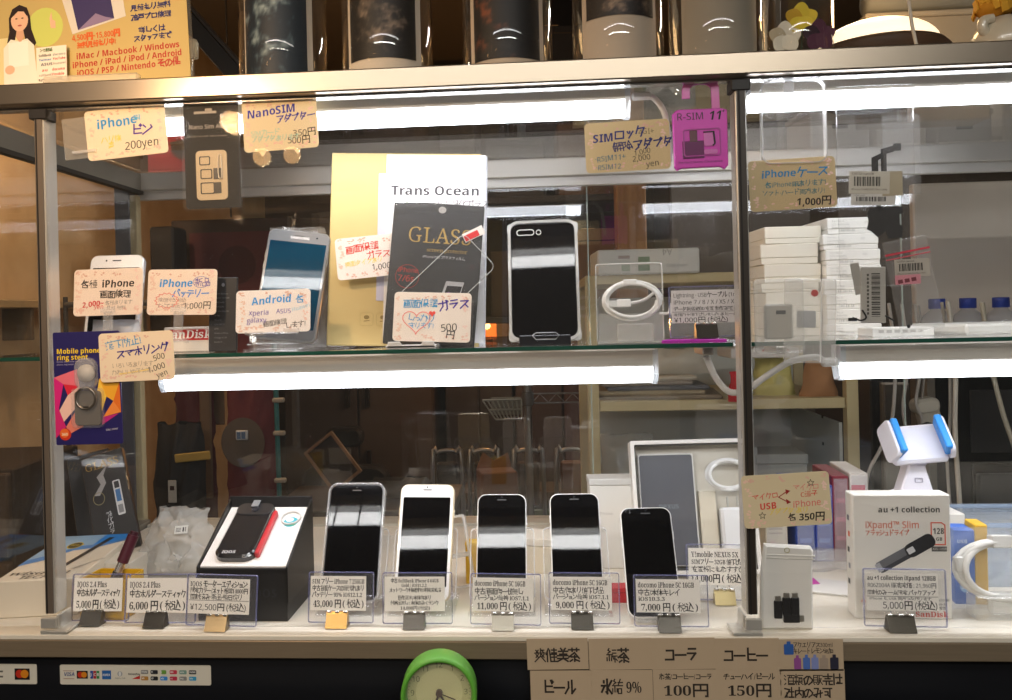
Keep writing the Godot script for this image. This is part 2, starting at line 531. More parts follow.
# ---------- the place ----------
func _ready() -> void:
	rng.seed = 20
	var cam := Camera3D.new()
	cam.name = "camera"
	cam.projection = Camera3D.PROJECTION_FRUSTUM
	cam.near = 0.05
	cam.far = 60.0
	cam.size = 0.05 * 700.0 / 820.0
	cam.frustum_offset = Vector2(0.05 * 26.0 / 820.0, -0.05 * 35.0 / 820.0)     # the photograph is cropped off its lens axis
	cam.transform = Transform3D(Basis(Vector3(0.99744282, -0.02355976, -0.06747416), Vector3(0.02350604, 0.99972243, -0.00159012), Vector3(0.0674929, 0.0, 0.99771975)), Vector3(0.0601, 0.3466, 0.8890))
	add_child(cam)
	var env := Environment.new()
	env.background_mode = Environment.BG_COLOR
	env.background_color = Color(0, 0, 0)
	env.tonemap_mode = Environment.TONE_MAPPER_LINEAR
	env.tonemap_exposure = 1.4
	env.sdfgi_enabled = true
	env.ssao_enabled = true
	env.ssil_enabled = true
	var around := WorldEnvironment.new()
	around.name = "surroundings"
	around.environment = env
	add_child(around)
	ceiling_lamp("ceiling_light", "long white fluorescent ceiling light over the corridor in front of the showcase", Vector3(0.1, 1.50, 1.75), 2.6, 3.6, "f6f6f4", 0.9)
	ceiling_lamp("ceiling_light", "added long fill light under the corridor ceiling, nearer the far wall", Vector3(0.1, 1.50, 2.75), 2.6, 3.6, "f8f6f0", 4.4)  # added fill lamp: brightens the card fronts, kept out of the screen reflections
	ceiling_lamp("ceiling_light", "added short white fill light under the ceiling over the right back of the shop", Vector3(1.25, 1.50, -1.55), 1.2, 2.0, "fff6ea", 1.7)  # added fill lamp, set to the right to lift that part of the background
	room()
	cabinet()
	lamps()
	on_top()
	upper_left()
	upper_right()
	lower_left()
	lower_right()
	below()
	shop_behind()

func ceiling_lamp(called: String, label: String, at: Vector3, length: float, glowing: float, col: String, energy: float) -> void:
	var t := thing(called, label, "ceiling light", at)
	part(t, "housing", box(Vector3(length + 0.06, 0.05, 0.12), 0.01), mat("e8e8e4", 0.5), Vector3(0, 0.025, 0))
	var st := begin()
	add_prism(st, rrect(0.085, 0.03, 0.012), -length / 2, length / 2)
	part(t, "glowing_diffuser", done(st), glow(col, glowing), Vector3(0, -0.012, 0), Vector3(0, 90, 0))
	var l := AreaLight3D.new()
	l.name = "lamp_light"
	l.area_size = Vector2(length, 0.085)
	l.light_color = Color(col)
	l.light_energy = energy
	l.shadow_enabled = true
	l.area_range = 12.0
	l.position = Vector3(0, -0.03, 0)
	l.rotation_degrees = Vector3(-90, 0, 0)
	t.add_child(l)

func bulb(label: String, at: Vector3, drop: float, energy: float, r: float) -> void:
	var t := thing("pendant_bulb", label, "bulb", at, Vector3.ZERO, "warm pendant bulbs in the corridor")
	var prof := []
	for i in 13:
		var a := -PI / 2 + PI * i / 12.0
		prof.append(Vector2(maxf(0.0, r * cos(a)), r * sin(a)))
	part(t, "glowing_bulb", lathe(prof, 20), glow("ffc070", 3.2))
	part(t, "socket", lathe([Vector2(r * 0.45, r * 0.85), Vector2(r * 0.45, r * 2.2), Vector2(0, r * 2.2)], 16), mat("2a2522", 0.5))
	part(t, "cord", tube([Vector3(0, r * 2.1, 0), Vector3(0, drop, 0)], 0.003, 6), mat("1b1917", 0.6))
	var l := OmniLight3D.new()
	l.name = "bulb_light"
	l.light_color = Color("ffd4a4")
	l.light_energy = energy
	l.light_size = r
	l.omni_range = 8.0
	l.omni_attenuation = 2.0
	l.shadow_enabled = true
	t.add_child(l)

func room() -> void:
	var plaster := grainy("3f362d", "564a3d", Vector3(0.9, 0.9, 0.9), 0.9, 0.0, 3)
	var beige := grainy("b89a70", "cbae84", Vector3(1.3, 1.3, 1.3), 0.9, 0.0, 4)
	structure("floor", box(Vector3(5.4, 0.1, 6.6)), grainy("2f2a25", "3d362f", Vector3(1, 1, 1), 0.55, 0.0, 5), Vector3(0.4, -1.0, 0.0))
	structure("ceiling", box(Vector3(5.4, 0.1, 6.6)), mat("6d6457", 0.9), Vector3(0.4, 1.6, 0.0))
	structure("wall_back", box(Vector3(5.4, 2.5, 0.1)), plaster, Vector3(0.4, 0.3, -3.25))
	structure("wall_left", box(Vector3(0.1, 2.5, 3.2)), beige, Vector3(-1.35, 0.3, -1.65))
	structure("wall_corridor_left", box(Vector3(0.1, 2.5, 3.4)), mat("241e19", 0.9), Vector3(-2.25, 0.3, 1.6))
	structure("wall_corridor_end", box(Vector3(0.95, 2.5, 0.1)), plaster, Vector3(-1.85, 0.3, -0.05))
	structure("wall_right", box(Vector3(0.1, 2.5, 6.6)), plaster, Vector3(3.05, 0.3, 0.0))
	structure("wall_front", box(Vector3(5.4, 2.5, 0.1)), grainy("1d1916", "262019", Vector3(0.8, 0.8, 0.8), 0.9, 0.0, 6), Vector3(0.4, 0.3, 3.25))
	bulb("bare warm bulb hanging close to the left end of the showcase", Vector3(-0.4003, 0.6536, 0.34), 1.549 - 0.6536, 0.11, 0.017)
	bulb("warm bulb hanging in mid corridor, nearer the wall opposite", Vector3(-0.6758, 0.7926, 1.30), 1.549 - 0.7926, 0.05, 0.024)
	bulb("warm bulb hanging in mid corridor, nearer the phones for sale", Vector3(-0.5565, 0.7706, 1.18), 1.549 - 0.7706, 0.05, 0.022)
	bulb("warm bulb hanging in the back of the shop by the left wall", Vector3(-0.95, 0.95, -0.95), 0.6, 0.17, 0.03)

func cabinet() -> void:
	var alu := mat("b9b4aa", 0.32, 0.85)
	var satin := mat("cfccc4", 0.38, 0.6)
	var dark := mat("3a332c", 0.4, 0.3)
	var steel := mat("9a958c", 0.35, 0.8)
	var c := thing("showcase", "aluminium framed glass showcase full of phones and price cards", "showcase", Vector3(0, 0, 0))
	var x0 := -0.605
	var x1 := 1.20
	var mid := (x0 + x1) / 2
	part(c, "top_rail", box(Vector3(x1 - x0, 0.0235, 0.026), 0.0015, Vector3(mid, 0.6055, -0.004)), mat("a89b8a", 0.30, 0.92))
	part(c, "rail_lip", box(Vector3(x1 - x0, 0.003, 0.012), 0.0, Vector3(mid, 0.5925, -0.012)), mat("d8d8d8", 0.25, 0.7))
	part(c, "bottom_rail", box(Vector3(x1 - x0, 0.0195, 0.03), 0.001, Vector3(mid, -0.0155, -0.008)), grainy("82745f", "8a7b66", Vector3(2, 60, 2), 0.45, 0.35, 7))
	part(c, "lower_shelf", box(Vector3(x1 - x0, 0.006, 0.464), 0.001, Vector3(mid, -0.003, -0.226)), grainy("d9d1c1", "e2dbcc", Vector3(3, 3, 3), 0.45, 0.0, 8))
	part(c, "base_panel", box(Vector3(x1 - x0, 0.92, 0.45), 0.0, Vector3(mid, -0.487, -0.24)), mat("15161a", 0.35))
	part(c, "rear_door_track", box(Vector3(x1 - x0, 0.012, 0.05), 0.001, Vector3(mid, -0.002, -0.483)), mat("b9b3a4", 0.5))
	for m in [-0.4935, 0.2830]:
		var post := part(c, "mullion", box(Vector3(0.0115, 0.562, 0.024), 0.0008, Vector3(m, 0.302, -0.0125)), satin)
		part(post, "front_strip", box(Vector3(0.0085, 0.560, 0.002), 0.0, Vector3(m, 0.302, 0.0005)), mat("6e6358", 0.45, 0.3) if m < 0 else dark)
		part(post, "rubber_seal", box(Vector3(0.0012, 0.560, 0.003), 0.0, Vector3(m - 0.0022, 0.302, 0.001)), mat("14120f", 0.7))
		var inward := 1.0 if m < 0 else -1.0
		var st := begin()
		add_box(st, Vector3(m, 0.012, 0.0025), Vector3(0.017, 0.0115, 0.005), 0.0006)
		add_box(st, Vector3(m + inward * 0.0085, 0.010, -0.013), Vector3(0.003, 0.02, 0.026), 0.0006)
		add_box(st, Vector3(m + inward * 0.0125, 0.0028, -0.008), Vector3(0.020, 0.003, 0.030), 0.0006)
		add_box(st, Vector3(m + inward * 0.004, 0.0024, 0.002), Vector3(0.025, 0.004, 0.008), 0.0006)
		var br := part(post, "foot_bracket", done(st), satin)
		var top := begin()
		add_box(top, Vector3(m, 0.5845, -0.008), Vector3(0.020, 0.012, 0.022), 0.001)
		part(post, "head_clamp", done(top), mat("1d1a18", 0.5))
	# front panes between the posts
	var clear := pane("dfe8e4", 0.003, 0.0)
	for s in [[x0, -0.4995], [-0.4875, 0.2770], [0.2890, x1]]:
		part(c, "front_pane", box(Vector3(s[1] - s[0], 0.585, 0.003), 0.0, Vector3((s[0] + s[1]) / 2, 0.2985, -0.0045)), clear)
	part(c, "top_pane", box(Vector3(x1 - x0, 0.004, 0.44), 0.0, Vector3(mid, 0.6020, -0.25)), clear)
	# rear frame and sliding panes
	part(c, "rear_top_rail", box(Vector3(x1 + 0.635, 0.030, 0.02), 0.001, Vector3((x1 - 0.635) / 2, 0.588, -0.478)), mat("cbc8c2", 0.35, 0.6))
	part(c, "rear_door_rail", box(Vector3(x1 + 0.62, 0.016, 0.012), 0.001, Vector3((x1 - 0.62) / 2, 0.566, -0.488)), mat("d6d4d0", 0.35, 0.5))
	for g in [[-0.62, 0.15, -0.486], [0.115, 0.66, -0.498], [0.62, x1, -0.486]]:
		var p := part(c, "sliding_pane", box(Vector3(g[1] - g[0], 0.556, 0.003), 0.0, Vector3((g[0] + g[1]) / 2, 0.284, g[2])), clear)
		part(p, "ground_edge", box(Vector3(0.0018, 0.556, 0.0032), 0.0, Vector3(g[1], 0.284, g[2])), pane("cfe0d8", 0.5, 0.2))
	# left end: side rails, rear post and side pane
	for e in [[0.586, 0.030], [0.004, 0.012]]:
		part(c, "side_rail", box(Vector3(0.022, e[1], 0.46), 0.001, Vector3(-0.617, e[0], -0.245)), mat("8d8981", 0.4, 0.6))
	part(c, "side_rail_seal", box(Vector3(0.012, 0.006, 0.46), 0.0, Vector3(-0.611, 0.569, -0.245)), mat("24211e", 0.6))
	part(c, "rear_post", box(Vector3(0.026, 0.6, 0.024), 0.001, Vector3(-0.640, 0.30, -0.478)), mat("6d7076", 0.4, 0.5))
	part(c, "rear_post_trim", box(Vector3(0.012, 0.56, 0.016), 0.001, Vector3(-0.621, 0.285, -0.476)), mat("b3a989", 0.5))
	part(c, "side_pane", box(Vector3(0.003, 0.57, 0.44), 0.0, Vector3(-0.617, 0.288, -0.245)), clear)
	# the glass shelf half way up
	for s in [[-0.60, -0.503], [-0.484, 0.2735], [0.2925, x1]]:
		var sh := part(c, "glass_shelf", box(Vector3(s[1] - s[0], 0.0045, 0.45), 0.0, Vector3((s[0] + s[1]) / 2, 0.3080, -0.245)), pane("c8e4da", 0.012, 0.0))
		part(sh, "polished_edge", box(Vector3(s[1] - s[0], 0.0046, 0.0016), 0.0003, Vector3((s[0] + s[1]) / 2, 0.3080, -0.0192)), mat("1c4a3c", 0.12))
	for sx: float in [-0.46, 0.25, 0.33]:
		var st := begin()
		add_box(st, Vector3(sx, 0.300, -0.06), Vector3(0.012, 0.008, 0.05), 0.001)
		part(c, "shelf_support", done(st), steel)

func led(label: String, xa: float, xb: float, y: float, z: float) -> void:
	# a slim fitting: white channel, round-fronted glowing diffuser, end caps
	var t := thing("tube_light", label, "tube light", Vector3((xa + xb) / 2, y, z), Vector3.ZERO, "slim tube lights of the showcase")
	var L := xb - xa
	part(t, "housing", box(Vector3(L, 0.0205, 0.030), 0.002, Vector3(0, 0.0103, -0.002)), mat("b5aea2", 0.6))
	var prof := PackedVector2Array()
	for i in 13:
		var a := PI * (0.02 + 1.0 * i / 12.0)
		prof.append(Vector2(0.0100 * cos(a), -0.0190 * sin(a) + 0.0002))
	prof.append(Vector2(-0.0100, 0.0004))
	var st := begin()
	add_prism(st, prof, -L / 2 + 0.004, L / 2 - 0.004)
	part(t, "glowing_tube", done(st), glow("f3f7ff", 7.0), Vector3.ZERO, Vector3(0, 90, 0))
	for s: float in [-1.0, 1.0]:
		part(t, "end_cap", prism(PackedVector2Array([Vector2(-0.014, 0.019), Vector2(0.0135, 0.019), Vector2(0.0135, -0.008), Vector2(0.0075, -0.0195), Vector2(-0.0075, -0.0195), Vector2(-0.014, -0.008)]), -0.003, 0.003), pane("dfe3e6", 0.55, 0.2), Vector3(s * (L / 2 - 0.001), 0, 0), Vector3(0, 90, 0))
	var l := AreaLight3D.new()
	l.name = "tube_glow"
	l.area_size = Vector2(L - 0.01, 0.016)
	l.light_color = Color("f3f7ff")
	l.light_energy = 0.035
	l.shadow_enabled = true
	l.area_range = 5.0
	l.position = Vector3(0, -0.0200, 0)
	l.rotation_degrees = Vector3(-90, 0, 0)
	t.add_child(l)

func lamps() -> void:
	led("lit white tube light under the top rail, above the gold folder", -0.385, 0.169, 0.5835, -0.045)
	led("lit white tube light under the top rail, right of the pink package", 0.298, 0.868, 0.5835, -0.045)
	led("lit white tube light under the glass shelf, above the row of phones", -0.377, 0.1934, 0.2845, -0.05)
	led("lit white tube light under the glass shelf, above the boxed flash drive", 0.395, 0.965, 0.2845, -0.05)
	var cord := mat("c9c6c0", 0.5)
	var t := thing("lamp_cord", "white cord curving down from the upper tube light beside the pink package", "cord", Vector3(0.1896, 0.5900, -0.0500))
	var o: Vector3 = t.position
	part(t, "plug", box(Vector3(0.022, 0.008, 0.010), 0.002, Vector3(-0.004, 0, 0)), cord)
	part(t, "cable", tube(smooth_path([Vector3(0.004, 0, 0), Vector3(0.2007, 0.5861, -0.0500) - o, Vector3(0.2107, 0.5715, -0.0520) - o, Vector3(0.2152, 0.5462, -0.0560) - o, Vector3(0.2163, 0.5162, -0.0600) - o]), 0.0035, 8), cord)
	t = thing("lamp_cord", "white cord running from the right shelf light across to the post", "cord", Vector3(0.3888, 0.2849, -0.0500))
	o = t.position
	part(t, "plug", box(Vector3(0.018, 0.010, 0.012), 0.002, Vector3(-0.002, 0, 0)), cord)
	part(t, "cable", tube(smooth_path([Vector3(-0.008, 0, 0), Vector3(0.3704, 0.2909, -0.0500) - o, Vector3(0.3436, 0.2857, -0.0520) - o, Vector3(0.3163, 0.2692, -0.0540) - o, Vector3(0.2977, 0.2559, -0.0560) - o, Vector3(0.2781, 0.2526, -0.0580) - o, Vector3(0.2629, 0.2688, -0.0580) - o, Vector3(0.2519, 0.2941, -0.0560) - o]), 0.0036, 8), cord)

# ---------- builders shared by many things ----------
func printed(st: SurfaceTool) -> ArrayMesh:
	return st.commit()

func W(st: SurfaceTool, size: Vector2, text: String, u: float, v: float, h: float, col: String, o := {}) -> void:   # u, v: top left corner as a share of the sheet
	write(st, text, (u - 0.5) * size.x, (0.5 - v) * size.y, h * size.y, col, o)

func fit(st: SurfaceTool, size: Vector2, text: String, u: float, v: float, h: float, share: float, col: String, o := {}) -> void:   # squeezed into a share of the width
	var q := o.duplicate()
	q.squeeze = minf(1.25, share * size.x / maxf(1e-5, wide(text, h * size.y, o)))
	W(st, size, text, u, v, h, col, q)

func card(label: String, at: Vector3, size: Vector2, turn: Vector3, col := "efe0c4") -> Node3D:
	var t := thing("price_card", label, "price card", at, turn, "handwritten price cards")
	part(t, "card_stock", prism(rrect(size.x, size.y, 0.0045), -0.0006, 0.0, 0.0001), mat(col, 0.7))
	var st := begin()
	var tones := ["e9c0ad", "ecc9b4", "dfb49f", "f0cdbf"]
	for i in 34:                                   # printed petals round the rim
		var along := rng.randf()
		var near := rng.randf_range(0.03, 0.11)
		var u := along if i % 2 == 0 else (near * 0.7 if i % 4 == 1 else 1.0 - near * 0.7)
		var v := (near if i % 4 == 0 else 1.0 - near) if i % 2 == 0 else along
		var p := Vector2((u - 0.5) * size.x * 0.94, (v - 0.5) * size.y * 0.93)
		for k in 3:
			var a := rng.randf() * TAU
			var q := p + 0.0016 * Vector2(cos(a), sin(a))
			dab(st, ellipse(rng.randf_range(0.0009, 0.0018), rng.randf_range(0.0006, 0.0013), 7, q.x, q.y), Color(tones[i % 4]), 0.0)
	part(t, "petal_print", printed(st), ink(), Vector3(0, 0, 0.00012)).set_meta("kind", "stuff")
	return t

const MARKER := {"font": "sans-bold", "thick": 0.13, "wobble": 1.0, "slant": 0.08}
const FELT := {"font": "sans", "thick": 0.10, "wobble": 1.2, "slant": 0.05}

func lettering(t: Node3D, size: Vector2, lines: Array, z := 0.0002) -> void:
	# each line: [text, u, v, height, colour, style, turn]
	var st := begin()
	for l in lines:
		var o: Dictionary = (l[5] if l.size() > 5 else FELT).duplicate()
		if l.size() > 6: o.turn = l[6]
		W(st, size, l[0], l[1], l[2], l[3], l[4], o)
	part(t, "lettering", printed(st), ink(), Vector3(0, 0, z))

func clear_clip(t: Node3D, at: Vector3, h := 0.03) -> void:
	# a transparent spring clip holding a card from below
	var st := begin()
	add_box(st, at + Vector3(0, 0.002, 0.003), Vector3(0.018, 0.006, 0.002), 0.0005)
	add_box(st, at + Vector3(0, -h * 0.5, 0.001), Vector3(0.011, h, 0.004), 0.001)
	add_box(st, at + Vector3(0, -h, -0.003), Vector3(0.016, 0.004, 0.02), 0.001)
	part(t, "clear_clip", done(st), pane("f4f6f6", 0.12, 0.05))

func binder_clip(t: Node3D, at: Vector3, w: float, col: String, metal := 0.7) -> void:
	var st := begin()
	add_prism(st, PackedVector2Array([Vector2(-0.0085, 0), Vector2(0.0085, 0), Vector2(0.0025, 0.0145), Vector2(0.0012, 0.0165), Vector2(-0.0012, 0.0165), Vector2(-0.0025, 0.0145)]), -w / 2, w / 2, 0.0, Transform3D(Basis(Vector3.UP, PI / 2), at))
	var c := part(t, "binder_clip", done(st), mat(col, 0.28, metal))
	var lip := begin()
	for k in 3: add_box(lip, at + Vector3((k - 1) * w * 0.38, 0.0166, 0.001), Vector3(w * 0.2, 0.0026, 0.0042), 0.0006)
	part(c, "rolled_lip", done(lip), mat("e6e2d8", 0.25, 0.8))
	var wire := begin()
	add_tube(wire, [at + Vector3(-w * 0.3, 0.0155, -0.002), at + Vector3(-w * 0.24, 0.030, -0.008), at + Vector3(w * 0.24, 0.030, -0.008), at + Vector3(w * 0.3, 0.0155, -0.002)], 0.0007, 5)
	part(c, "wire_handle", done(wire), mat("c9c9c9", 0.25, 0.9))

# a typed price slip in a clear sleeve, standing in a binder clip
func price_sign(label: String, at: Vector3, turn: Vector3, slip: Vector2, lines: Array, clip_col: String, o := {}) -> Node3D:
	var t := thing("price_sign", label, "price sign", at, turn, "typed price signs in clear sleeves")
	var up: float = o.get("up", 0.030)
	var sl := slip + Vector2(0.010, 0.008)
	var low: float = o.get("low", 0.004)
	var sleeve_h := up + slip.y / 2 + 0.004 - low
	var mid := Vector3(o.get("shift", 0.003), low + sleeve_h / 2, 0)
	part(t, "clear_sleeve", prism(rrect(sl.x, sleeve_h, 0.002, 3), -0.0008, 0.0008), pane("e6e8f6", 0.04), mid)
	part(t, "sleeve_rim", frame(rrect(sl.x + 0.0012, sleeve_h + 0.0012, 0.0022, 3), rrect(sl.x - 0.0006, sleeve_h - 0.0006, 0.0016, 3), -0.0012, 0.0012), pane("8f93c8", 0.45, 0.1), mid)
	part(t, "paper_slip", box(Vector3(slip.x, slip.y, 0.0004), 0.0, Vector3(0, up, 0.0012)), mat(o.get("paper", "f3efe8"), 0.8))
	var st := begin()
	for l in lines:
		if l[0] == "rule": pen(st, Vector2(-slip.x * 0.49, (0.5 - l[1]) * slip.y), Vector2(slip.x * 0.49, (0.5 - l[1]) * slip.y), 0.0005, Color("4a4440"))
		else: fit(st, slip, l[0], l[1], l[2], l[3], l[4], "1f1b19", {"font": l[5] if l.size() > 5 else "serif-bold", "thick": 0.11})
	part(t, "lettering", printed(st), ink(), Vector3(0, up, 0.0015))
	binder_clip(t, Vector3(o.get("clip_x", 0.0), 0.0, 0.003), o.get("clip_w", 0.024), clip_col)
	return t

func slab(w: float, h: float, r: float, t: float, bev := 0.001) -> ArrayMesh:   # rounded plate, standing on y = 0, front at z = t
	return prism(rrect(w, h, r, 6, 0, h / 2), 0.0, t, bev)

# a phone standing on its lower edge, leaning back
func phone(label: String, at: Vector3, turn: Vector3, w: float, h: float, look: Dictionary) -> Node3D:
	var t := thing("smartphone", label, "smartphone", at, turn, "phones on show")
	var d: float = look.get("thick", 0.0075)
	var r: float = look.get("corner", 0.0095)
	part(t, "body", slab(w, h, r, d, 0.0012), look.body)
	part(t, "front_glass", prism(rrect(w - 0.0024, h - 0.0024, r - 0.001, 6, 0, h / 2), d - 0.0004, d + 0.0003), look.face)
	var a: float = look.get("chin", 0.017)
	part(t, "screen", prism(rrect(w - look.get("side", 0.009), h - a * 2, 0.0008, 2, 0, h / 2), d, d + 0.0005), look.screen)
	part(t, "earpiece", prism(rrect(0.011, 0.0014, 0.0006, 3, 0, h - a * 0.45), d, d + 0.0006), mat("3a3a3c", 0.4))
	part(t, "front_camera", prism(ellipse(0.0011, 0.0011, 10, look.get("cam_x", 0.0), h - a * look.get("cam_y", 0.25)), d, d + 0.0007), mat("24262c", 0.2))
	if look.get("home", true):
		part(t, "home_button", frame(ellipse(0.0055, 0.0055, 18, 0, a * 0.5), ellipse(0.0048, 0.0048, 18, 0, a * 0.5), d, d + 0.0007), look.get("ring", mat("50505a", 0.4)))
	var st := begin()
	add_box(st, Vector3(-w / 2 - 0.0002, h * 0.76, d * 0.5), Vector3(0.0012, 0.009, 0.003), 0.0003)
	add_box(st, Vector3(-w / 2 - 0.0002, h * 0.66, d * 0.5), Vector3(0.0012, 0.009, 0.003), 0.0003)
	add_box(st, Vector3(w / 2 + 0.0002, h * 0.74, d * 0.5), Vector3(0.0012, 0.010, 0.003), 0.0003)
	part(t, "side_buttons", done(st), look.body)
	return t

# bent clear sheet a phone leans on: foot, back rest, front lip
func stand(label: String, at: Vector3, yaw: float, w: float, lean: float, h: float, lift := 0.010) -> void:
	var t := thing("phone_stand", label, "phone stand", at, Vector3(0, yaw, 0), "clear acrylic phone stands")
	var m := pane("eef2f4", 0.04, 0.02)
	part(t, "foot", box(Vector3(w, 0.0025, 0.075), 0.0006, Vector3(0, 0.0013, -0.015)), m)
	part(t, "lip", box(Vector3(w * 0.8, lift + 0.012, 0.0025), 0.0006, Vector3(0, (lift + 0.012) / 2, 0.021)), m)
	part(t, "ledge", box(Vector3(w * 0.9, 0.0025, 0.024), 0.0006, Vector3(0, lift - 0.0016, 0.008)), m)
	part(t, "back_rest", prism(rrect(w, h, 0.006, 4, 0, h / 2), -0.003, -0.0005), m, Vector3(0, lift, -0.002), Vector3(-lean, 0, 0))
	part(t, "rest_rim", frame(rrect(w, h, 0.006, 4, 0, h / 2), rrect(w - 0.0024, h - 0.0024, 0.005, 4, 0, h / 2), -0.0032, -0.0003), pane("ffffff", 0.5, 0.1), Vector3(0, lift, -0.002), Vector3(-lean, 0, 0))

func coil(st: SurfaceTool, c: Vector3, rx: float, ry: float, turns: int, r: float, seed_no: int, tilt := 0.0) -> void:
	var g := RandomNumberGenerator.new()
	g.seed = seed_no
	var pts := []
	var n := 26
	for i in n * turns + 1:
		var a := TAU * i / n
		var k := 1.0 - 0.045 * (i / float(n)) + 0.012 * sin(a * 2.3 + seed_no)
		pts.append(c + Vector3(rx * k * cos(a), ry * k * sin(a), r * 1.1 * sin(a * 1.7) + r * 0.9 * (i / float(n)) + tilt * ry * sin(a)))
	add_tube(st, pts, r, 8)

func film(col: String, alpha: float, rough := 0.3) -> StandardMaterial3D:        # cloudy plastic film
	return pane(col, alpha, rough)

# ---------- things standing on the showcase ----------
func jar(label: String, at: Vector3, r: float, h: float, liner_col: String, art: Array, art_low: float) -> void:
	var t := thing("glass_jar", label, "jar", at, Vector3.ZERO, "picture jars on the showcase")
	part(t, "glass_wall", lathe([Vector2(0, 0.002), Vector2(r * 0.93, 0.001), Vector2(r, 0.006), Vector2(r, h), Vector2(r - 0.003, h)], 40), pane("f2f4f0", 0.008, 0.0))
	var rim := begin()
	var ring := []
	for i in 41: ring.append(Vector3(r * 0.985 * cos(TAU * i / 40), 0.004, r * 0.985 * sin(TAU * i / 40)))
	add_tube(rim, ring, 0.0025, 6)
	part(t, "thick_base", done(rim), pane("dfe6e0", 0.25, 0.05))
	var rl := r - 0.007
	var st := begin()
	add_lathe(st, [Vector2(rl, 0.010), Vector2(rl, h * 0.98)], 26, PI / 2 - 1.15, PI / 2 + 1.15)
	part(t, "paper_liner", done(st), mat(liner_col, 0.75))
	if art.size():
		# a picture printed on paper that is bent round inside the glass
		var n := FastNoiseLite.new()
		n.seed = art[2]
		n.frequency = 26.0
		n.fractal_octaves = 4
		var pr := begin()
		var gx := 40
		var gy := 44
		var ra := rl + 0.0009
		for j in gy:
			for i in gx:
				var e := []
				for k in [[0, 0], [1, 0], [1, 1], [0, 1]]:
					var u := float(i + k[0]) / gx
					var v := float(j + k[1]) / gy
					var a := PI / 2 + lerpf(0.93, -0.93, u)
					var p := Vector3(ra * cos(a), lerpf(art_low, h * 0.98, v), ra * sin(a))
					var g := clampf(0.5 + 0.9 * n.get_noise_2d(u * 0.09, v * 0.14) + 0.35 * n.get_noise_2d(u * 0.4, v * 0.5), 0, 1)
					var away := Vector2((u - art[3]) * 1.3, v - art[4]).length()
					var c := Color(art[0]).lerp(Color(art[1]), clampf(g * 1.5 - 0.35 - away * 1.1, 0, 1))
					e.append([p, c, Vector3(cos(a), 0, sin(a))])
				for k: int in [0, 3, 2, 0, 2, 1]:
					pr.set_color(e[k][1])
					pr.set_normal(e[k][2])
					pr.add_vertex(e[k][0])
		part(t, "picture", pr.commit(), ink())

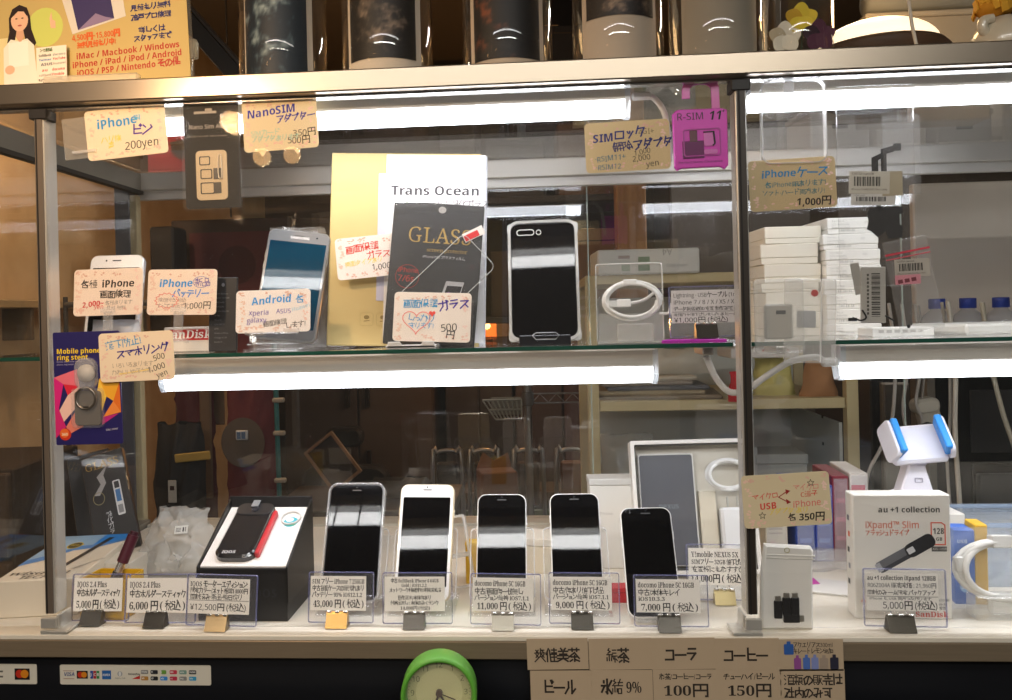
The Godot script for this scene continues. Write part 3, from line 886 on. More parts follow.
func on_top() -> void:
	var top := 0.6041
	# the yellow repair notice
	var t := thing("repair_poster", "yellow phone repair poster with a woman in white, in a clear holder", "poster", Vector3(-0.4465, 0.6175, -0.0300), Vector3(-6, 0, 4.5))
	var s := Vector2(0.2379, 0.1567)
	var mid := Vector3(0, s.y / 2, 0)
	part(t, "acrylic_sheet", box(Vector3(s.x + 0.006, s.y + 0.006, 0.004), 0.0006, mid), pane("f4efe2", 0.05))
	part(t, "poster_sheet", box(Vector3(s.x, s.y, 0.0008), 0.0, mid + Vector3(0, 0, 0.0026)), mat("c6ad6c", 0.6))
	var st := begin()
	var W0 := s.x
	# (x, y) in metres from the middle of the sheet; the photograph shows its lower part
	dab(st, ellipse(0.022, 0.024, 22, -0.052, 0.004), Color("c9d06a"))
	patch(st, -W0 * 0.5, -s.y * 0.5, 0.038, 0.075, "e6d59a")
	dab(st, PackedVector2Array([Vector2(-0.0985, -0.010), Vector2(-0.0955, 0.004), Vector2(-0.0955, 0.020), Vector2(-0.091, 0.031), Vector2(-0.082, 0.0355), Vector2(-0.073, 0.031), Vector2(-0.0695, 0.020), Vector2(-0.0685, 0.004), Vector2(-0.063, -0.014), Vector2(-0.070, -0.022), Vector2(-0.076, -0.010), Vector2(-0.0785, 0.004), Vector2(-0.0865, 0.004), Vector2(-0.089, -0.008)]), Color("2c1c18"), 0.0001)
	dab(st, ellipse(0.0105, 0.0138, 18, -0.0825, 0.0165), Color("e6b795"), 0.0002)
	dab(st, PackedVector2Array([Vector2(-0.0925, 0.020), Vector2(-0.0915, 0.030), Vector2(-0.084, 0.0325), Vector2(-0.074, 0.029), Vector2(-0.0725, 0.019), Vector2(-0.077, 0.0265), Vector2(-0.084, 0.0275)]), Color("2c1c18"), 0.00025)
	dab(st, PackedVector2Array([Vector2(-0.0862, 0.008), Vector2(-0.0788, 0.008), Vector2(-0.0775, -0.004), Vector2(-0.0825, -0.012), Vector2(-0.0875, -0.004)]), Color("d9a684"), 0.00019)
	for ex: float in [-0.0862, -0.0788]: dab(st, ellipse(0.0015, 0.0008, 8, ex, 0.0185), Color("3a2620"), 0.0003)
	dab(st, ellipse(0.0026, 0.0010, 10, -0.0824, 0.0098), Color("b9524c"), 0.0003)
	dab(st, PackedVector2Array([Vector2(-0.104, -0.066), Vector2(-0.103, -0.016), Vector2(-0.094, -0.006), Vector2(-0.084, -0.009), Vector2(-0.074, -0.007), Vector2(-0.066, -0.016), Vector2(-0.063, -0.066)]), Color("f3ead8"), 0.00015)
	patch(st, -0.097, -0.040, 0.024, 0.030, "faf4e6", 0.0003)
	dab(st, ellipse(0.006, 0.0055, 12, -0.096, -0.043), Color("e6b795"), 0.0004)
	dab(st, PackedVector2Array([Vector2(-0.045, 0.002), Vector2(-0.046, 0.014), Vector2(-0.0435, 0.022), Vector2(-0.0425, 0.012), Vector2(-0.039, 0.010), Vector2(-0.039, 0.001)]), Color("e6b795"), 0.0002)
	dab(st, PackedVector2Array([Vector2(-0.032, 0.043), Vector2(-0.019, -0.009), Vector2(0.046, 0.005), Vector2(0.040, 0.058)]), Color("d9d2c4"), 0.0001)
	dab(st, PackedVector2Array([Vector2(-0.022, 0.051), Vector2(-0.012, -0.005), Vector2(0.032, 0.004), Vector2(0.025, 0.058)]), Color("3d3460"), 0.0002)
	dab(st, PackedVector2Array([Vector2(-0.012, -0.005), Vector2(0.010, 0.013), Vector2(0.022, 0.007), Vector2(0.032, 0.004)]), Color("8d7a9a"), 0.0003)
	write(st, "見積もり無料", 0.052, 0.0175, 0.0080, "2d3166", {"thick": 0.17, "z": 0.0002})
	write(st, "神戸プロ修理", 0.052, 0.0060, 0.0080, "2d3166", {"thick": 0.17, "z": 0.0002})
	write(st, "詳しくは", 0.060, -0.0105, 0.0080, "2d3166", {"thick": 0.16, "z": 0.0002})
	write(st, "スタッフまで", 0.054, -0.0200, 0.0078, "2d3166", {"thick": 0.16, "z": 0.0002})
	write(st, "4,500円~15,800円", -0.020, -0.0085, 0.0100, "d8662c", {"font": "sans-bold", "thick": 0.2, "squeeze": 0.72, "z": 0.0004})
	write(st, "無料見積もり中!", -0.014, -0.0195, 0.0080, "d8662c", {"font": "sans-bold", "thick": 0.18, "squeeze": 0.8, "z": 0.0004})
	write(st, "iMac / Macbook / Windows", -0.016, -0.0310, 0.0104, "b8412f", {"font": "sans-bold", "squeeze": 0.93, "z": 0.0002})
	write(st, "iPhone / iPad / iPod / Android", -0.021, -0.0412, 0.0104, "b8412f", {"font": "sans-bold", "squeeze": 0.90, "z": 0.0002})
	write(st, "iQOS / PSP / Nintendo その他", -0.016, -0.0514, 0.0104, "b8412f", {"font": "sans-bold", "squeeze": 0.87, "thick": 0.14, "z": 0.0002})
	part(t, "print", printed(st), ink(), mid + Vector3(0, 0, 0.0032))
	# the white list of makers stands before it
	t = thing("maker_list_card", "small white card listing phone makers in front of the yellow poster", "card", Vector3(-0.4874, 0.6225, -0.0180), Vector3(-6, 0, 3.5))
	s = Vector2(0.036, 0.046)
	part(t, "card_stock", box(Vector3(s.x, s.y, 0.0008), 0.0, Vector3(0, s.y / 2, 0)), mat("efe6d4", 0.7))
	var lines := [["コーワエ修理本店", 0.12, 0.03, 0.10, "4a6a3a"], ["SoftBank", 0.08, 0.17, 0.09, "2a2a2a"], ["docomo", 0.55, 0.17, 0.09, "8a8a8a"], ["Twitter", 0.08, 0.29, 0.08, "3a7ab8"], ["YouTube", 0.55, 0.28, 0.09, "b83030"], ["ASUS", 0.15, 0.40, 0.10, "1c2a4a"], ["huawei", 0.55, 0.41, 0.08, "9a8a80"], ["au", 0.18, 0.55, 0.10, "c04030"], ["docomo", 0.52, 0.55, 0.10, "b83030"], ["Y!mobile", 0.5, 0.68, 0.10, "b83030"], ["softbank", 0.08, 0.69, 0.08, "9a8a80"], ["その他メーカー修理", 0.05, 0.82, 0.07, "2a2a2a"], ["無料 見積 中", 0.2, 0.91, 0.06, "2a2a2a"]]
	st = begin()
	for l in lines: fit(st, s, l[0], l[1], l[2], l[3], 0.42 if l[0].length() < 9 else 0.8, l[4], {"font": "sans-bold", "thick": 0.12})
	part(t, "lettering", printed(st), ink(), Vector3(0, s.y / 2, 0.0006))
	t = thing("clear_card_rest", "low clear acrylic rest under the yellow poster", "card rest", Vector3(-0.4366, 0.6176, -0.0120))
	part(t, "slab", box(Vector3(0.112, 0.012, 0.010), 0.002, Vector3(0, 0.006, 0)), pane("f1e6cf", 0.35, 0.2))
	# jointed white clamp
	t = thing("jointed_clamp", "white jointed clamp with a bare metal rod beside the yellow poster", "clamp", Vector3(-0.3426, top, -0.0600))
	var st2 := begin()
	add_prism(st2, rrect(0.016, 0.024, 0.003, 4, -0.002, 0.022), -0.008, 0.008, 0.002)
	part(t, "lower_block", done(st2), mat("cfc3a6", 0.5))
	part(t, "metal_rod", tube([Vector3(0.001, 0.03, 0), Vector3(0.004, 0.058, 0)], 0.0016, 8), mat("c9c4ba", 0.25, 0.9))
	part(t, "upper_block", lathe([Vector2(0, 0.055), Vector2(0.0075, 0.056), Vector2(0.0078, 0.073), Vector2(0.006, 0.077), Vector2(0, 0.077)], 20), mat("d8cdb2", 0.5), Vector3(0.003, 0, 0))
	part(t, "foot_block", box(Vector3(0.018, 0.012, 0.018), 0.002, Vector3(-0.002, 0.006, 0)), mat("cfc3a6", 0.5))
	# the row of jars
	jar("clear jar holding a blue stormy seascape print", Vector3(-0.2334, top, -0.0750), 0.0515, 0.16, "c9bfae", ["14222e", "9fb0b0", 3, 0.35, 0.55], 0.022)
	jar("clear jar holding a dark brown woodland print", Vector3(-0.1076, top, -0.0750), 0.0535, 0.16, "cabfae", ["171412", "8a7a6a", 5, 0.5, 0.5], 0.036)
	jar("clear jar holding a nearly black print with orange glow", Vector3(0.0348, top, -0.0750), 0.0525, 0.16, "b9ab98", ["0f0c0c", "7a4024", 8, 0.2, 0.55], 0.030)
	jar("clear jar holding a dark print above a wide blank margin", Vector3(0.1628, top, -0.0750), 0.0525, 0.16, "b5a795", ["1c1513", "8a7560", 11, 0.5, 0.2], 0.072)
	jar("clear jar with plain grey paper and no print", Vector3(0.2750, top, -0.0750), 0.0525, 0.16, "8f8778", [], 0.0)
	# pansies under glass
	t = thing("flower_jar", "clear jar with yellow, white and purple pansies in front of a lit lamp", "flower jar", Vector3(0.3708, top, -0.0850))
	part(t, "glass_wall", lathe([Vector2(0, 0.002), Vector2(0.034, 0.001), Vector2(0.038, 0.006), Vector2(0.040, 0.15), Vector2(0.037, 0.15)], 32), pane("f2f0e8", 0.01, 0.0))
	var blooms := [[Vector3(0.000, 0.072, 0.012), "d8bf2e", "c29a1c"], [Vector3(-0.020, 0.050, 0.016), "dcd3bd", "b8a98a"], [Vector3(0.017, 0.050, 0.018), "4a1a34", "2a0c20"]]
	for b in blooms:
		var fl := part(t, "pansy", lathe([Vector2(0, -0.002), Vector2(0.003, 0.0), Vector2(0, 0.003)], 10), mat("c9a53a", 0.6), b[0])
		for k in 5:
			var a := TAU * k / 5 + 0.3
			var pt := begin()
			var out := PackedVector2Array()
			for i in 16:
				var w := TAU * i / 16.0
				out.append(Vector2(0.0100 * cos(w) + 0.0008 * cos(3 * w), 0.0092 * sin(w)))
			add_prism(pt, out, 0.0, 0.0012, 0.0)
			part(fl, "petal", done(pt), mat(b[1] if k != 2 else b[2], 0.7), Vector3(0.0085 * cos(a), 0.0085 * sin(a), 0.001 * k), Vector3(12 * sin(a), -12 * cos(a), rad_to_deg(a)))
		part(t, "stem", tube(smooth_path([b[0], b[0] * 0.6 + Vector3(0.002, 0.0, 0), Vector3(b[0].x * 0.2, 0.004, 0)]), 0.0013, 6), mat("2f3a20", 0.7))
	for k in 5:
		var lf := begin()
		add_prism(lf, PackedVector2Array([Vector2(0, 0), Vector2(0.007, 0.010), Vector2(0.006, 0.022), Vector2(0.001, 0.030), Vector2(-0.006, 0.020), Vector2(-0.006, 0.009)]), 0.0, 0.001)
		part(t, "leaf", done(lf), mat("2b3320", 0.6), Vector3(-0.014 + 0.008 * k, 0.004, 0.014), Vector3(-8, 10 * (k - 2), -16 * (k - 2)))
	# the lit bowl lamp
	t = thing("bowl_lamp", "glowing cream bowl lamp on a brown disc behind the flower jar", "lamp", Vector3(0.5016, top, -0.1900), Vector3(0, 0, 0))
	var dh := 0.6703 - top
	part(t, "brown_disc", lathe([Vector2(0, 0.0), Vector2(0.060, 0.0), Vector2(0.080, dh - 0.014), Vector2(0.085, dh - 0.006), Vector2(0.080, dh), Vector2(0, dh)], 40), mat("4d3826", 0.6))
	var dome := []
	for i in 12:
		var a := PI / 2 * i / 11.0
		dome.append(Vector2(0.074 * cos(a), dh + 0.038 * sin(a)))
	part(t, "glowing_shade", lathe(dome, 40), glow("ffe0b0", 0.95))
	var lt := OmniLight3D.new()
	lt.name = "lamp_light"
	lt.light_color = Color("ffcf90")
	lt.light_energy = 0.012
	lt.light_size = 0.04
	lt.omni_range = 5.0
	lt.omni_attenuation = 2.0
	lt.shadow_enabled = true
	lt.position = Vector3(0, dh + 0.06, 0.0)
	t.add_child(lt)
	t = thing("beige_carton", "flat beige carton standing behind the bowl lamp", "carton", Vector3(0.6172, top, -0.3000))
	var ch := 0.7505 - top
	part(t, "walls", box(Vector3(0.165, ch, 0.05), 0.002, Vector3(0, ch / 2, -0.025)), mat("a3937a", 0.8))
	part(t, "lid", box(Vector3(0.168, 0.008, 0.053), 0.002, Vector3(0, ch + 0.0042, -0.025)), mat("ab9c84", 0.8))
	t = thing("cloth_roll", "grey cloth roll lying on the beige carton", "cloth roll", Vector3(0.6334, top + ch + 0.0085, -0.3000))
	part(t, "rolled_cloth", lathe([Vector2(0, -0.09), Vector2(0.020, -0.09), Vector2(0.024, -0.05), Vector2(0.022, 0.0), Vector2(0.025, 0.05), Vector2(0.021, 0.09), Vector2(0, 0.09)], 20), mat("8b887c", 0.9), Vector3(0, 0.025, -0.025), Vector3(0, 0, 90))
	t = thing("pendant_cable", "thin white cable dropping to the top rail near the bowl lamp", "cord", Vector3(0.4793, 0.6247, -0.0300))
	part(t, "cable", tube([Vector3.ZERO, Vector3(0.4746, 0.6498, -0.0300) - Vector3(0.4793, 0.6247, -0.0300), Vector3(0.4676, 0.7098, -0.0300) - Vector3(0.4793, 0.6247, -0.0300)], 0.0019, 8), mat("c9bfae", 0.5))
	# the swan shaped vase
	t = thing("swan_vase", "white glazed swan shaped vase with an orange flower at the right", "vase", Vector3(0.5744, 0.6042, -0.0400))
	part(t, "body", lathe([Vector2(0, 0), Vector2(0.022, 0.001), Vector2(0.031, 0.012), Vector2(0.033, 0.026), Vector2(0.026, 0.041), Vector2(0.015, 0.049), Vector2(0.012, 0.052)], 28), gloss("c9bfa9", 0.3))
	part(t, "neck", tube(smooth_path([Vector3(-0.020, 0.030, 0.012), Vector3(-0.028, 0.036, 0.014), Vector3(-0.027, 0.045, 0.014), Vector3(-0.018, 0.047, 0.014)]), 0.0055, 10), gloss("c9bfa9", 0.3))
	var head := part(t, "orange_flower", lathe([Vector2(0, 0.050), Vector2(0.010, 0.052), Vector2(0.019, 0.060), Vector2(0.020, 0.072), Vector2(0.012, 0.080), Vector2(0, 0.082)], 14), mat("c98a1c", 0.8), Vector3(-0.008, 0.0, 0))
	for k in 16:
		var a := TAU * k / 16
		part(head, "petal", box(Vector3(0.008, 0.014, 0.002), 0.0008), mat("d9a02a", 0.8), Vector3(0.0195 * cos(a), 0.066 + 0.006 * sin(3 * a), 0.0195 * sin(a)), Vector3(20 * sin(a), rad_to_deg(-a) + 90, 20))

# ---------- upper compartment, between the two posts ----------
func upper_left() -> void:
	var shelf := 0.3105
	# card for pins, clipped in a clear holder
	var s := Vector2(0.0942, 0.0567)
	var t := card("beige card reading iPhone pins 200yen, at the top left", Vector3(-0.3981, 0.5635, -0.0120), s, Vector3(0, 0, 4.2))
	part(t, "clear_holder", box(Vector3(0.046, 0.047, 0.0012), 0.0003, Vector3(-0.052, -0.0005, -0.0016)), pane("e8e4da", 0.16, 0.08))
	part(t, "holder_ledge", box(Vector3(0.028, 0.003, 0.005), 0.0005, Vector3(-0.050, -0.017, 0.0008)), pane("ffffff", 0.3, 0.1))
	lettering(t, s, [["iPhone", 0.13, 0.16, 0.26, "2f93d6", MARKER, 3.0], ["用", 0.60, 0.15, 0.15, "5db4e0", FELT], ["ピン", 0.56, 0.37, 0.22, "43209a", MARKER, 2.0], ["ハリ修", 0.18, 0.54, 0.14, "f0d648", FELT], ["要", 0.26, 0.66, 0.13, "f0d648", FELT], ["200yen", 0.46, 0.66, 0.22, "2a221e", FELT, 3.0]])
	# SIM adapter package
	var w := 0.0677
	var h := 0.1242
	t = thing("sim_adapter_pack", "black hanging package with a beige SIM adapter plate", "package", Vector3(-0.2997, 0.5342, -0.0140), Vector3(0, 0, 0.5))
	part(t, "backing_card", prism(rrect(w - 0.004, h - 0.004, 0.004), -0.001, 0.0, 0.0002), mat("0e0d0c", 0.75))
	part(t, "film_pouch", prism(rrect(w, h, 0.005), 0.0003, 0.0046, 0.002), pane("f0ece6", 0.02, 0.02))
	var st := begin()
	add_box(st, Vector3(-0.006, 0.048, 0.001), Vector3(0.026, 0.003, 0.0012), 0.0003)
	add_box(st, Vector3(-0.002, 0.0505, 0.001), Vector3(0.008, 0.004, 0.0012), 0.0003)
	part(t, "hang_hole_trim", done(st), mat("8f867a", 0.4))
	var plate := Vector2(0.036, 0.056)
	var sp := part(t, "adapter_plate", prism(rrect(plate.x, plate.y, 0.005), 0.0005, 0.0016, 0.0003), mat("cbb795", 0.5), Vector3(-0.0005, -0.023, 0))
	st = begin()
	var k := 0
	for r in [[-0.0075, 0.0165, 0.011, 0.0085], [-0.006, 0.0015, 0.012, 0.0095], [-0.005, -0.0145, 0.0145, 0.0115]]:
		add_frame(st, rrect(r[2] + 0.0016, r[3] + 0.0016, 0.0015, 3, r[0], r[1]), rrect(r[2] - 0.0006, r[3] - 0.0006, 0.0012, 3, r[0], r[1]), 0.0014, 0.0021)
		if k > 0: add_box(st, Vector3(0.0065, r[1], 0.0018), Vector3(0.0085, 0.0125, 0.0008), 0.0002)
		k += 1
	part(sp, "adapter_frames", done(st), mat("1d1a18", 0.4))
	part(sp, "eject_pin", tube(smooth_path([Vector3(0.012, -0.004, 0.003), Vector3(0.012, 0.020, 0.003), Vector3(0.0095, 0.0225, 0.003), Vector3(0.0085, 0.018, 0.003), Vector3(0.0085, -0.002, 0.003), Vector3(0.012, -0.004, 0.003)]), 0.0006, 6), mat("d8cdb8", 0.3, 0.7))
	st = begin()
	write(st, "Nano Sim Adapter", -0.026, 0.036, 0.0068, "b9b2aa", {})
	write(st, "NanoSIM / MicroSIM / SIM card adapter", -0.028, 0.023, 0.0026, "8f8880", {})
	part(t, "lettering", printed(st), ink(), Vector3(0, 0, 0.0003))
	# card for the adapter
	s = Vector2(0.0851, 0.0582)
	t = card("beige card reading NanoSIM adapter beside the black SIM package", Vector3(-0.2201, 0.5656, -0.0120), s, Vector3(0, 0, 2.4), "e7d6b0")
	lettering(t, s, [["NanoSIM", 0.05, 0.15, 0.22, "20209a", MARKER, 4.0], ["アダプター", 0.44, 0.34, 0.155, "20209a", MARKER, 4.0], ["SIMカード", 0.1, 0.58, 0.12, "a9cfbf", FELT], ["アダプタあります", 0.1, 0.70, 0.12, "9fc8ba", FELT], ["350円", 0.66, 0.60, 0.17, "2a241e", FELT], ["500円", 0.58, 0.74, 0.17, "2a241e", FELT]])
	for tx: float in [-0.022, 0.018]:
		part(t, "paper_tab", prism(PackedVector2Array([Vector2(-0.005, 0.001), Vector2(0.0, -0.006), Vector2(0.005, 0.001)]), -0.0006, 0.0), mat("e7d6b0", 0.7), Vector3(tx, -s.y / 2, 0))
	# phone for repair and its card
	phone("white smartphone behind the card for iPhone screen repair", Vector3(-0.4594, shelf + 0.004, -0.0850), Vector3(-14, 4, 0), 0.067, 0.120, {"body": mat("d7d7d9", 0.35, 0.4), "face": gloss("f0efee"), "screen": mirror("0a0b0e"), "cam_x": -0.013, "cam_y": 0.45})
	var bag := thing("clear_bag", "clear bag with blue and red strips leaning behind the screen repair card", "bag", Vector3(-0.4412, shelf, -0.0600))
	part(bag, "film_bag", crumpled(0.070, 0.040, 0.016, 0.003, 31, 10, 8, 0.8), film("e2e6ee", 0.3, 0.2))
	part(bag, "red_strip", box(Vector3(0.012, 0.024, 0.002), 0.0005, Vector3(-0.014, 0.014, 0)), mat("8c2a30", 0.5), Vector3.ZERO, Vector3(0, 0, 0))
	part(bag, "blue_strip", box(Vector3(0.012, 0.024, 0.002), 0.0005, Vector3(0.010, 0.014, 0)), mat("3a3d8c", 0.5))
	part(bag, "teal_strip", box(Vector3(0.010, 0.024, 0.002), 0.0005, Vector3(-0.027, 0.014, 0)), mat("2c7a80", 0.5))
	s = Vector2(0.0832, 0.0551)
	t = card("pale pink card for iPhone screen repair with red price", Vector3(-0.4387, 0.3838, -0.0400), s, Vector3(-6, 0, 0.5), "f1ddcb")
	lettering(t, s, [["各種", 0.10, 0.23, 0.18, "2a221e", FELT], ["iPhone", 0.40, 0.20, 0.22, "241e1a", MARKER], ["画面修理", 0.38, 0.46, 0.17, "2a221e", {"thick": 0.14, "wobble": 1.0}], ["2,000~", 0.12, 0.68, 0.16, "d02a2a", MARKER, 5.0], ["yen", 0.30, 0.74, 0.13, "d02a2a", FELT], ["各種あります", 0.46, 0.68, 0.10, "a59a90", FELT], ["見積 無料", 0.48, 0.79, 0.10, "a59a90", FELT]])
	clear_clip(t, Vector3(0.002, -s.y / 2 + 0.004, 0.001), 0.034)
	# batteries
	s = Vector2(0.0827, 0.0535)
	t = card("pale pink card for new iPhone batteries 1,000 yen", Vector3(-0.3497, 0.3815, -0.0400), s, Vector3(-6, 0, -1.0), "f3dfcc")
	lettering(t, s, [["iPhone", 0.16, 0.18, 0.23, "2f93e0", MARKER], ["新品", 0.67, 0.20, 0.18, "4a36a0", FELT], ["バッテリー", 0.36, 0.44, 0.17, "2f86dc", MARKER], ["1,000円", 0.52, 0.70, 0.18, "2a241e", FELT], ["修理付き 税込", 0.16, 0.62, 0.10, "b09a90", FELT], ["すべて 新品です", 0.14, 0.75, 0.10, "b09a90", FELT]])
	st = begin()
	var cloud := []
	for i in 29:
		var a := TAU * i / 28
		var rr := 1.0 + 0.10 * (1 if i % 2 == 0 else -1)
		cloud.append(Vector2(-0.018 + 0.013 * rr * cos(a), -0.010 + 0.0085 * rr * sin(a)))
	pen_line(st, cloud, 0.0009, "e98d80")
	var ring := []
	for i in 21: ring.append(Vector2(0.0225 + 0.0095 * cos(TAU * i / 20), 0.0115 + 0.0065 * sin(TAU * i / 20)))
	pen_line(st, ring, 0.0006, "8a86b8")
	part(t, "drawn_cloud", printed(st), ink(), Vector3(0, 0, 0.0002))
	clear_clip(t, Vector3(-0.002, -s.y / 2 + 0.004, 0.001), 0.034)
	t = thing("battery_pack", "slim black battery pack with small grey print on the glass shelf", "battery", Vector3(-0.3082, shelf, -0.0550), Vector3(-4, 0, -0.5))
	part(t, "cell", box(Vector3(0.0342, 0.088, 0.004), 0.001, Vector3(0, 0.044, 0)), mat("1c1c1f", 0.5))
	st = begin()
	for i in 12: write(st, ["Li-ion Battery", "3.82 V  11.1 Wh", "1960 mAh", "CAUTION", "Do not dispose", "in fire", "Recycle", "616-00255", "APN", "Made in China", "Charge 4.35V", "Model A"][i], -0.010, 0.070 - 0.0052 * i, 0.0026, "6f6f74", {})
	dab(st, ellipse(0.0020, 0.0022, 12, 0, 0.079), Color("77777c"))
	part(t, "lettering", printed(st), ink(), Vector3(0, 0, 0.0022))
	t = thing("memory_card_box", "white box with a red band reading isk, behind the battery card", "box", Vector3(-0.3611, shelf, -0.0850), Vector3(0, 8, 0))
	part(t, "carton", box(Vector3(0.052, 0.030, 0.03), 0.001, Vector3(0, 0.015, 0)), mat("dcd6cc", 0.6))
	part(t, "red_band", box(Vector3(0.046, 0.013, 0.001), 0.0, Vector3(0.003, 0.0205, 0.0152)), mat("b8201f", 0.5))
	st = begin()
	write(st, "SanDisk", -0.026, 0.0285, 0.0135, "f2ece4", {"font": "serif-bold", "slant": 0.15})
	part(t, "lettering", printed(st), ink(), Vector3(0, 0, 0.0160))
	# phone ring package outside, lower left
	w = 0.0770
	h = 0.1260
	t = thing("phone_ring_pack", "blue package with colourful facets holding a metal phone ring", "package", Vector3(-0.4402, 0.2755, 0.0060), Vector3(0, 0, 0.6))
	part(t, "backing_card", prism(rrect(w, h, 0.002), -0.0012, 0.0, 0.0002), mat("231d5e", 0.45))
	st = begin()
	var f := func(poly: Array, col: String) -> void:
		var q := PackedVector2Array()
		for p in poly: q.append(Vector2((p[0] - 0.5) * w, (0.5 - p[1]) * h))
		dab(st, q, Color(col))
	f.call([[0, 0.40], [0.35, 0.33], [0.38, 0.48], [0.14, 0.46]], "e86e7e")
	f.call([[0, 0.40], [0.14, 0.46], [0.06, 0.68], [0, 0.72]], "d6207c")
	f.call([[0.14, 0.46], [0.38, 0.48], [0.20, 0.56]], "d8263c")
	f.call([[0.20, 0.56], [0.38, 0.48], [0.40, 0.62], [0.12, 0.80], [0.06, 0.70]], "f0c3b4")
	f.call([[0, 0.72], [0.06, 0.68], [0.16, 0.84], [0, 0.94]], "cf2370")
	f.call([[0.16, 0.84], [0.40, 0.62], [0.42, 0.84], [0.22, 0.90]], "e27d6a")
	f.call([[0.68, 0.42], [0.98, 0.45], [0.88, 0.62], [0.78, 0.58]], "eda92c")
	f.call([[0.68, 0.42], [0.78, 0.58], [0.70, 0.72], [0.62, 0.60]], "f2c64a")
	f.call([[0.98, 0.45], [0.99, 0.72], [0.88, 0.62]], "e2701f")
	f.call([[0.88, 0.62], [0.99, 0.72], [0.72, 0.76]], "ee8a3c")
	f.call([[0.72, 0.76], [0.96, 0.73], [0.70, 0.83]], "b8237a")
	W(st, Vector2(w, h), "Mobile phone", 0.05, 0.135, 0.062, "f2cf2a", {"font": "sans-bold", "z": 0.0001})
	W(st, Vector2(w, h), "ring stent", 0.05, 0.19, 0.062, "f2cf2a", {"font": "sans-bold", "z": 0.0001})
	W(st, Vector2(w, h), "Rotate 360 mobile bracket", 0.05, 0.25, 0.02, "a9a3c8", {"z": 0.0001})
	W(st, Vector2(w, h), "phone ring holder", 0.05, 0.275, 0.02, "a9a3c8", {"z": 0.0001})
	dab(st, ellipse(0.0068, 0.0068, 22, -w * 0.355, -h * 0.405), Color("c9341c"), 0.0001)
	dab(st, ellipse(0.0052, 0.0052, 22, -w * 0.365, -h * 0.395), Color("e8672a"), 0.0002)
	W(st, Vector2(w, h), "360", 0.09, 0.885, 0.035, "f8d8b0", {"font": "sans-bold", "z": 0.0003})
	W(st, Vector2(w, h), "RING STENT", 0.76, 0.865, 0.02, "d8d4e8", {"z": 0.0003, "turn": 6.0})
	part(t, "print", printed(st), ink(), Vector3(0, 0, 0.0002))
	var bl := part(t, "blister", prism(rrect(0.036, 0.044, 0.005, 5, 0.001, -0.022), 0.0004, 0.007, 0.002), pane("f0f0f0", 0.08, 0.05))
	part(bl, "blister_bulb", prism(rrect(0.024, 0.036, 0.011, 6, 0.001, 0.016), 0.0004, 0.009, 0.002), pane("e8e8ea", 0.22, 0.1))
	part(t, "ring_plate", prism(rrect(0.030, 0.038, 0.004, 5, 0.001, -0.022), 0.0008, 0.0035, 0.0005), mat("7d7770", 0.35, 0.6))
	var pts := []
	for i in 33: pts.append(Vector3(0.001 + 0.0112 * cos(TAU * i / 32), -0.011 + 0.0118 * sin(TAU * i / 32), 0.0062))
	var rg := part(t, "metal_ring", tube(pts, 0.0016, 8), mat("8a837a", 0.3, 0.85))
	part(rg, "hinge", box(Vector3(0.008, 0.006, 0.004), 0.001, Vector3(0.001, -0.022, 0.0050)), mat("6d675f", 0.3, 0.85))
	part(t, "mount_disc", lathe([Vector2(0, 0), Vector2(0.0095, 0), Vector2(0.0095, 0.004), Vector2(0, 0.0045)], 24), mat("cdc8c0", 0.5), Vector3(0.001, 0.017, 0.0012), Vector3(90, 0, 0))
	s = Vector2(0.0851, 0.0542)
	t = card("beige card reading smartphone ring 500 and 1,000 yen", Vector3(-0.3810, 0.3097, 0.0100), s, Vector3(0, 0, 1.6), "efdcc0")
	lettering(t, s, [["落下防止!", 0.08, 0.17, 0.18, "3f9ad2", FELT, 8.0], ["スマホリング", 0.22, 0.36, 0.185, "2a1f86", MARKER, 7.0], ["500", 0.70, 0.47, 0.16, "2a241e", FELT, 14.0], ["1,000", 0.62, 0.71, 0.16, "2a241e", FELT, 16.0], ["yen", 0.74, 0.84, 0.15, "2a241e", FELT, 18.0], ["いろいろあります", 0.16, 0.62, 0.11, "b8a894", FELT, 2.0], ["かわいいの落ちない", 0.16, 0.76, 0.10, "b8a894", FELT, 2.0]])
	st = begin()
	pen_line(st, [Vector2(-0.020, -0.0185), Vector2(0.0, -0.0165), Vector2(0.012, -0.0150)], 0.0018, "f3d68a")
	part(t, "underline", printed(st), ink(), Vector3(0, 0, 0.0002))
	# Android phone
	var sam := phone("grey smartphone with a dark blue screen behind the Android card", Vector3(-0.2413, shelf + 0.010, -0.0750), Vector3(-14.2, 6, -7.5), 0.076, 0.138, {"body": mat("a9a9aa", 0.3, 0.6), "face": gloss("77787a"), "screen": mirror("0f3a50"), "cam_x": 0.022, "cam_y": 0.5, "corner": 0.008, "side": 0.007, "chin": 0.015, "home": false})
	var mk := begin()
	write(mk, "SAMSUNG", -0.0105, 0.1315, 0.0046, "e8e8ea", {"font": "sans-bold", "squeeze": 1.05})
	part(sam, "maker_name", printed(mk), ink(), Vector3(0, 0, 0.0080))
	stand("clear acrylic stand under the grey Android phone", Vector3(-0.2470, shelf, -0.0700), 4, 0.070, 17, 0.060, 0.009)
	bag = thing("clear_bag", "crumpled clear bag behind the grey Android phone", "bag", Vector3(-0.2393, shelf, -0.1350), Vector3(0, 12, 0))
	part(bag, "film_bag", crumpled(0.120, 0.150, 0.03, 0.010, 12, 14, 14, 0.55), film("d8d2c8", 0.16, 0.2))
	part(bag, "coiled_cord", tube(smooth_path([Vector3(-0.036, 0.02, 0), Vector3(-0.046, 0.06, 0.004), Vector3(-0.028, 0.09, 0), Vector3(-0.010, 0.070, 0.004), Vector3(-0.016, 0.03, 0)]), 0.002, 8), mat("b9b5ae", 0.5))
	s = Vector2(0.0873, 0.0494)
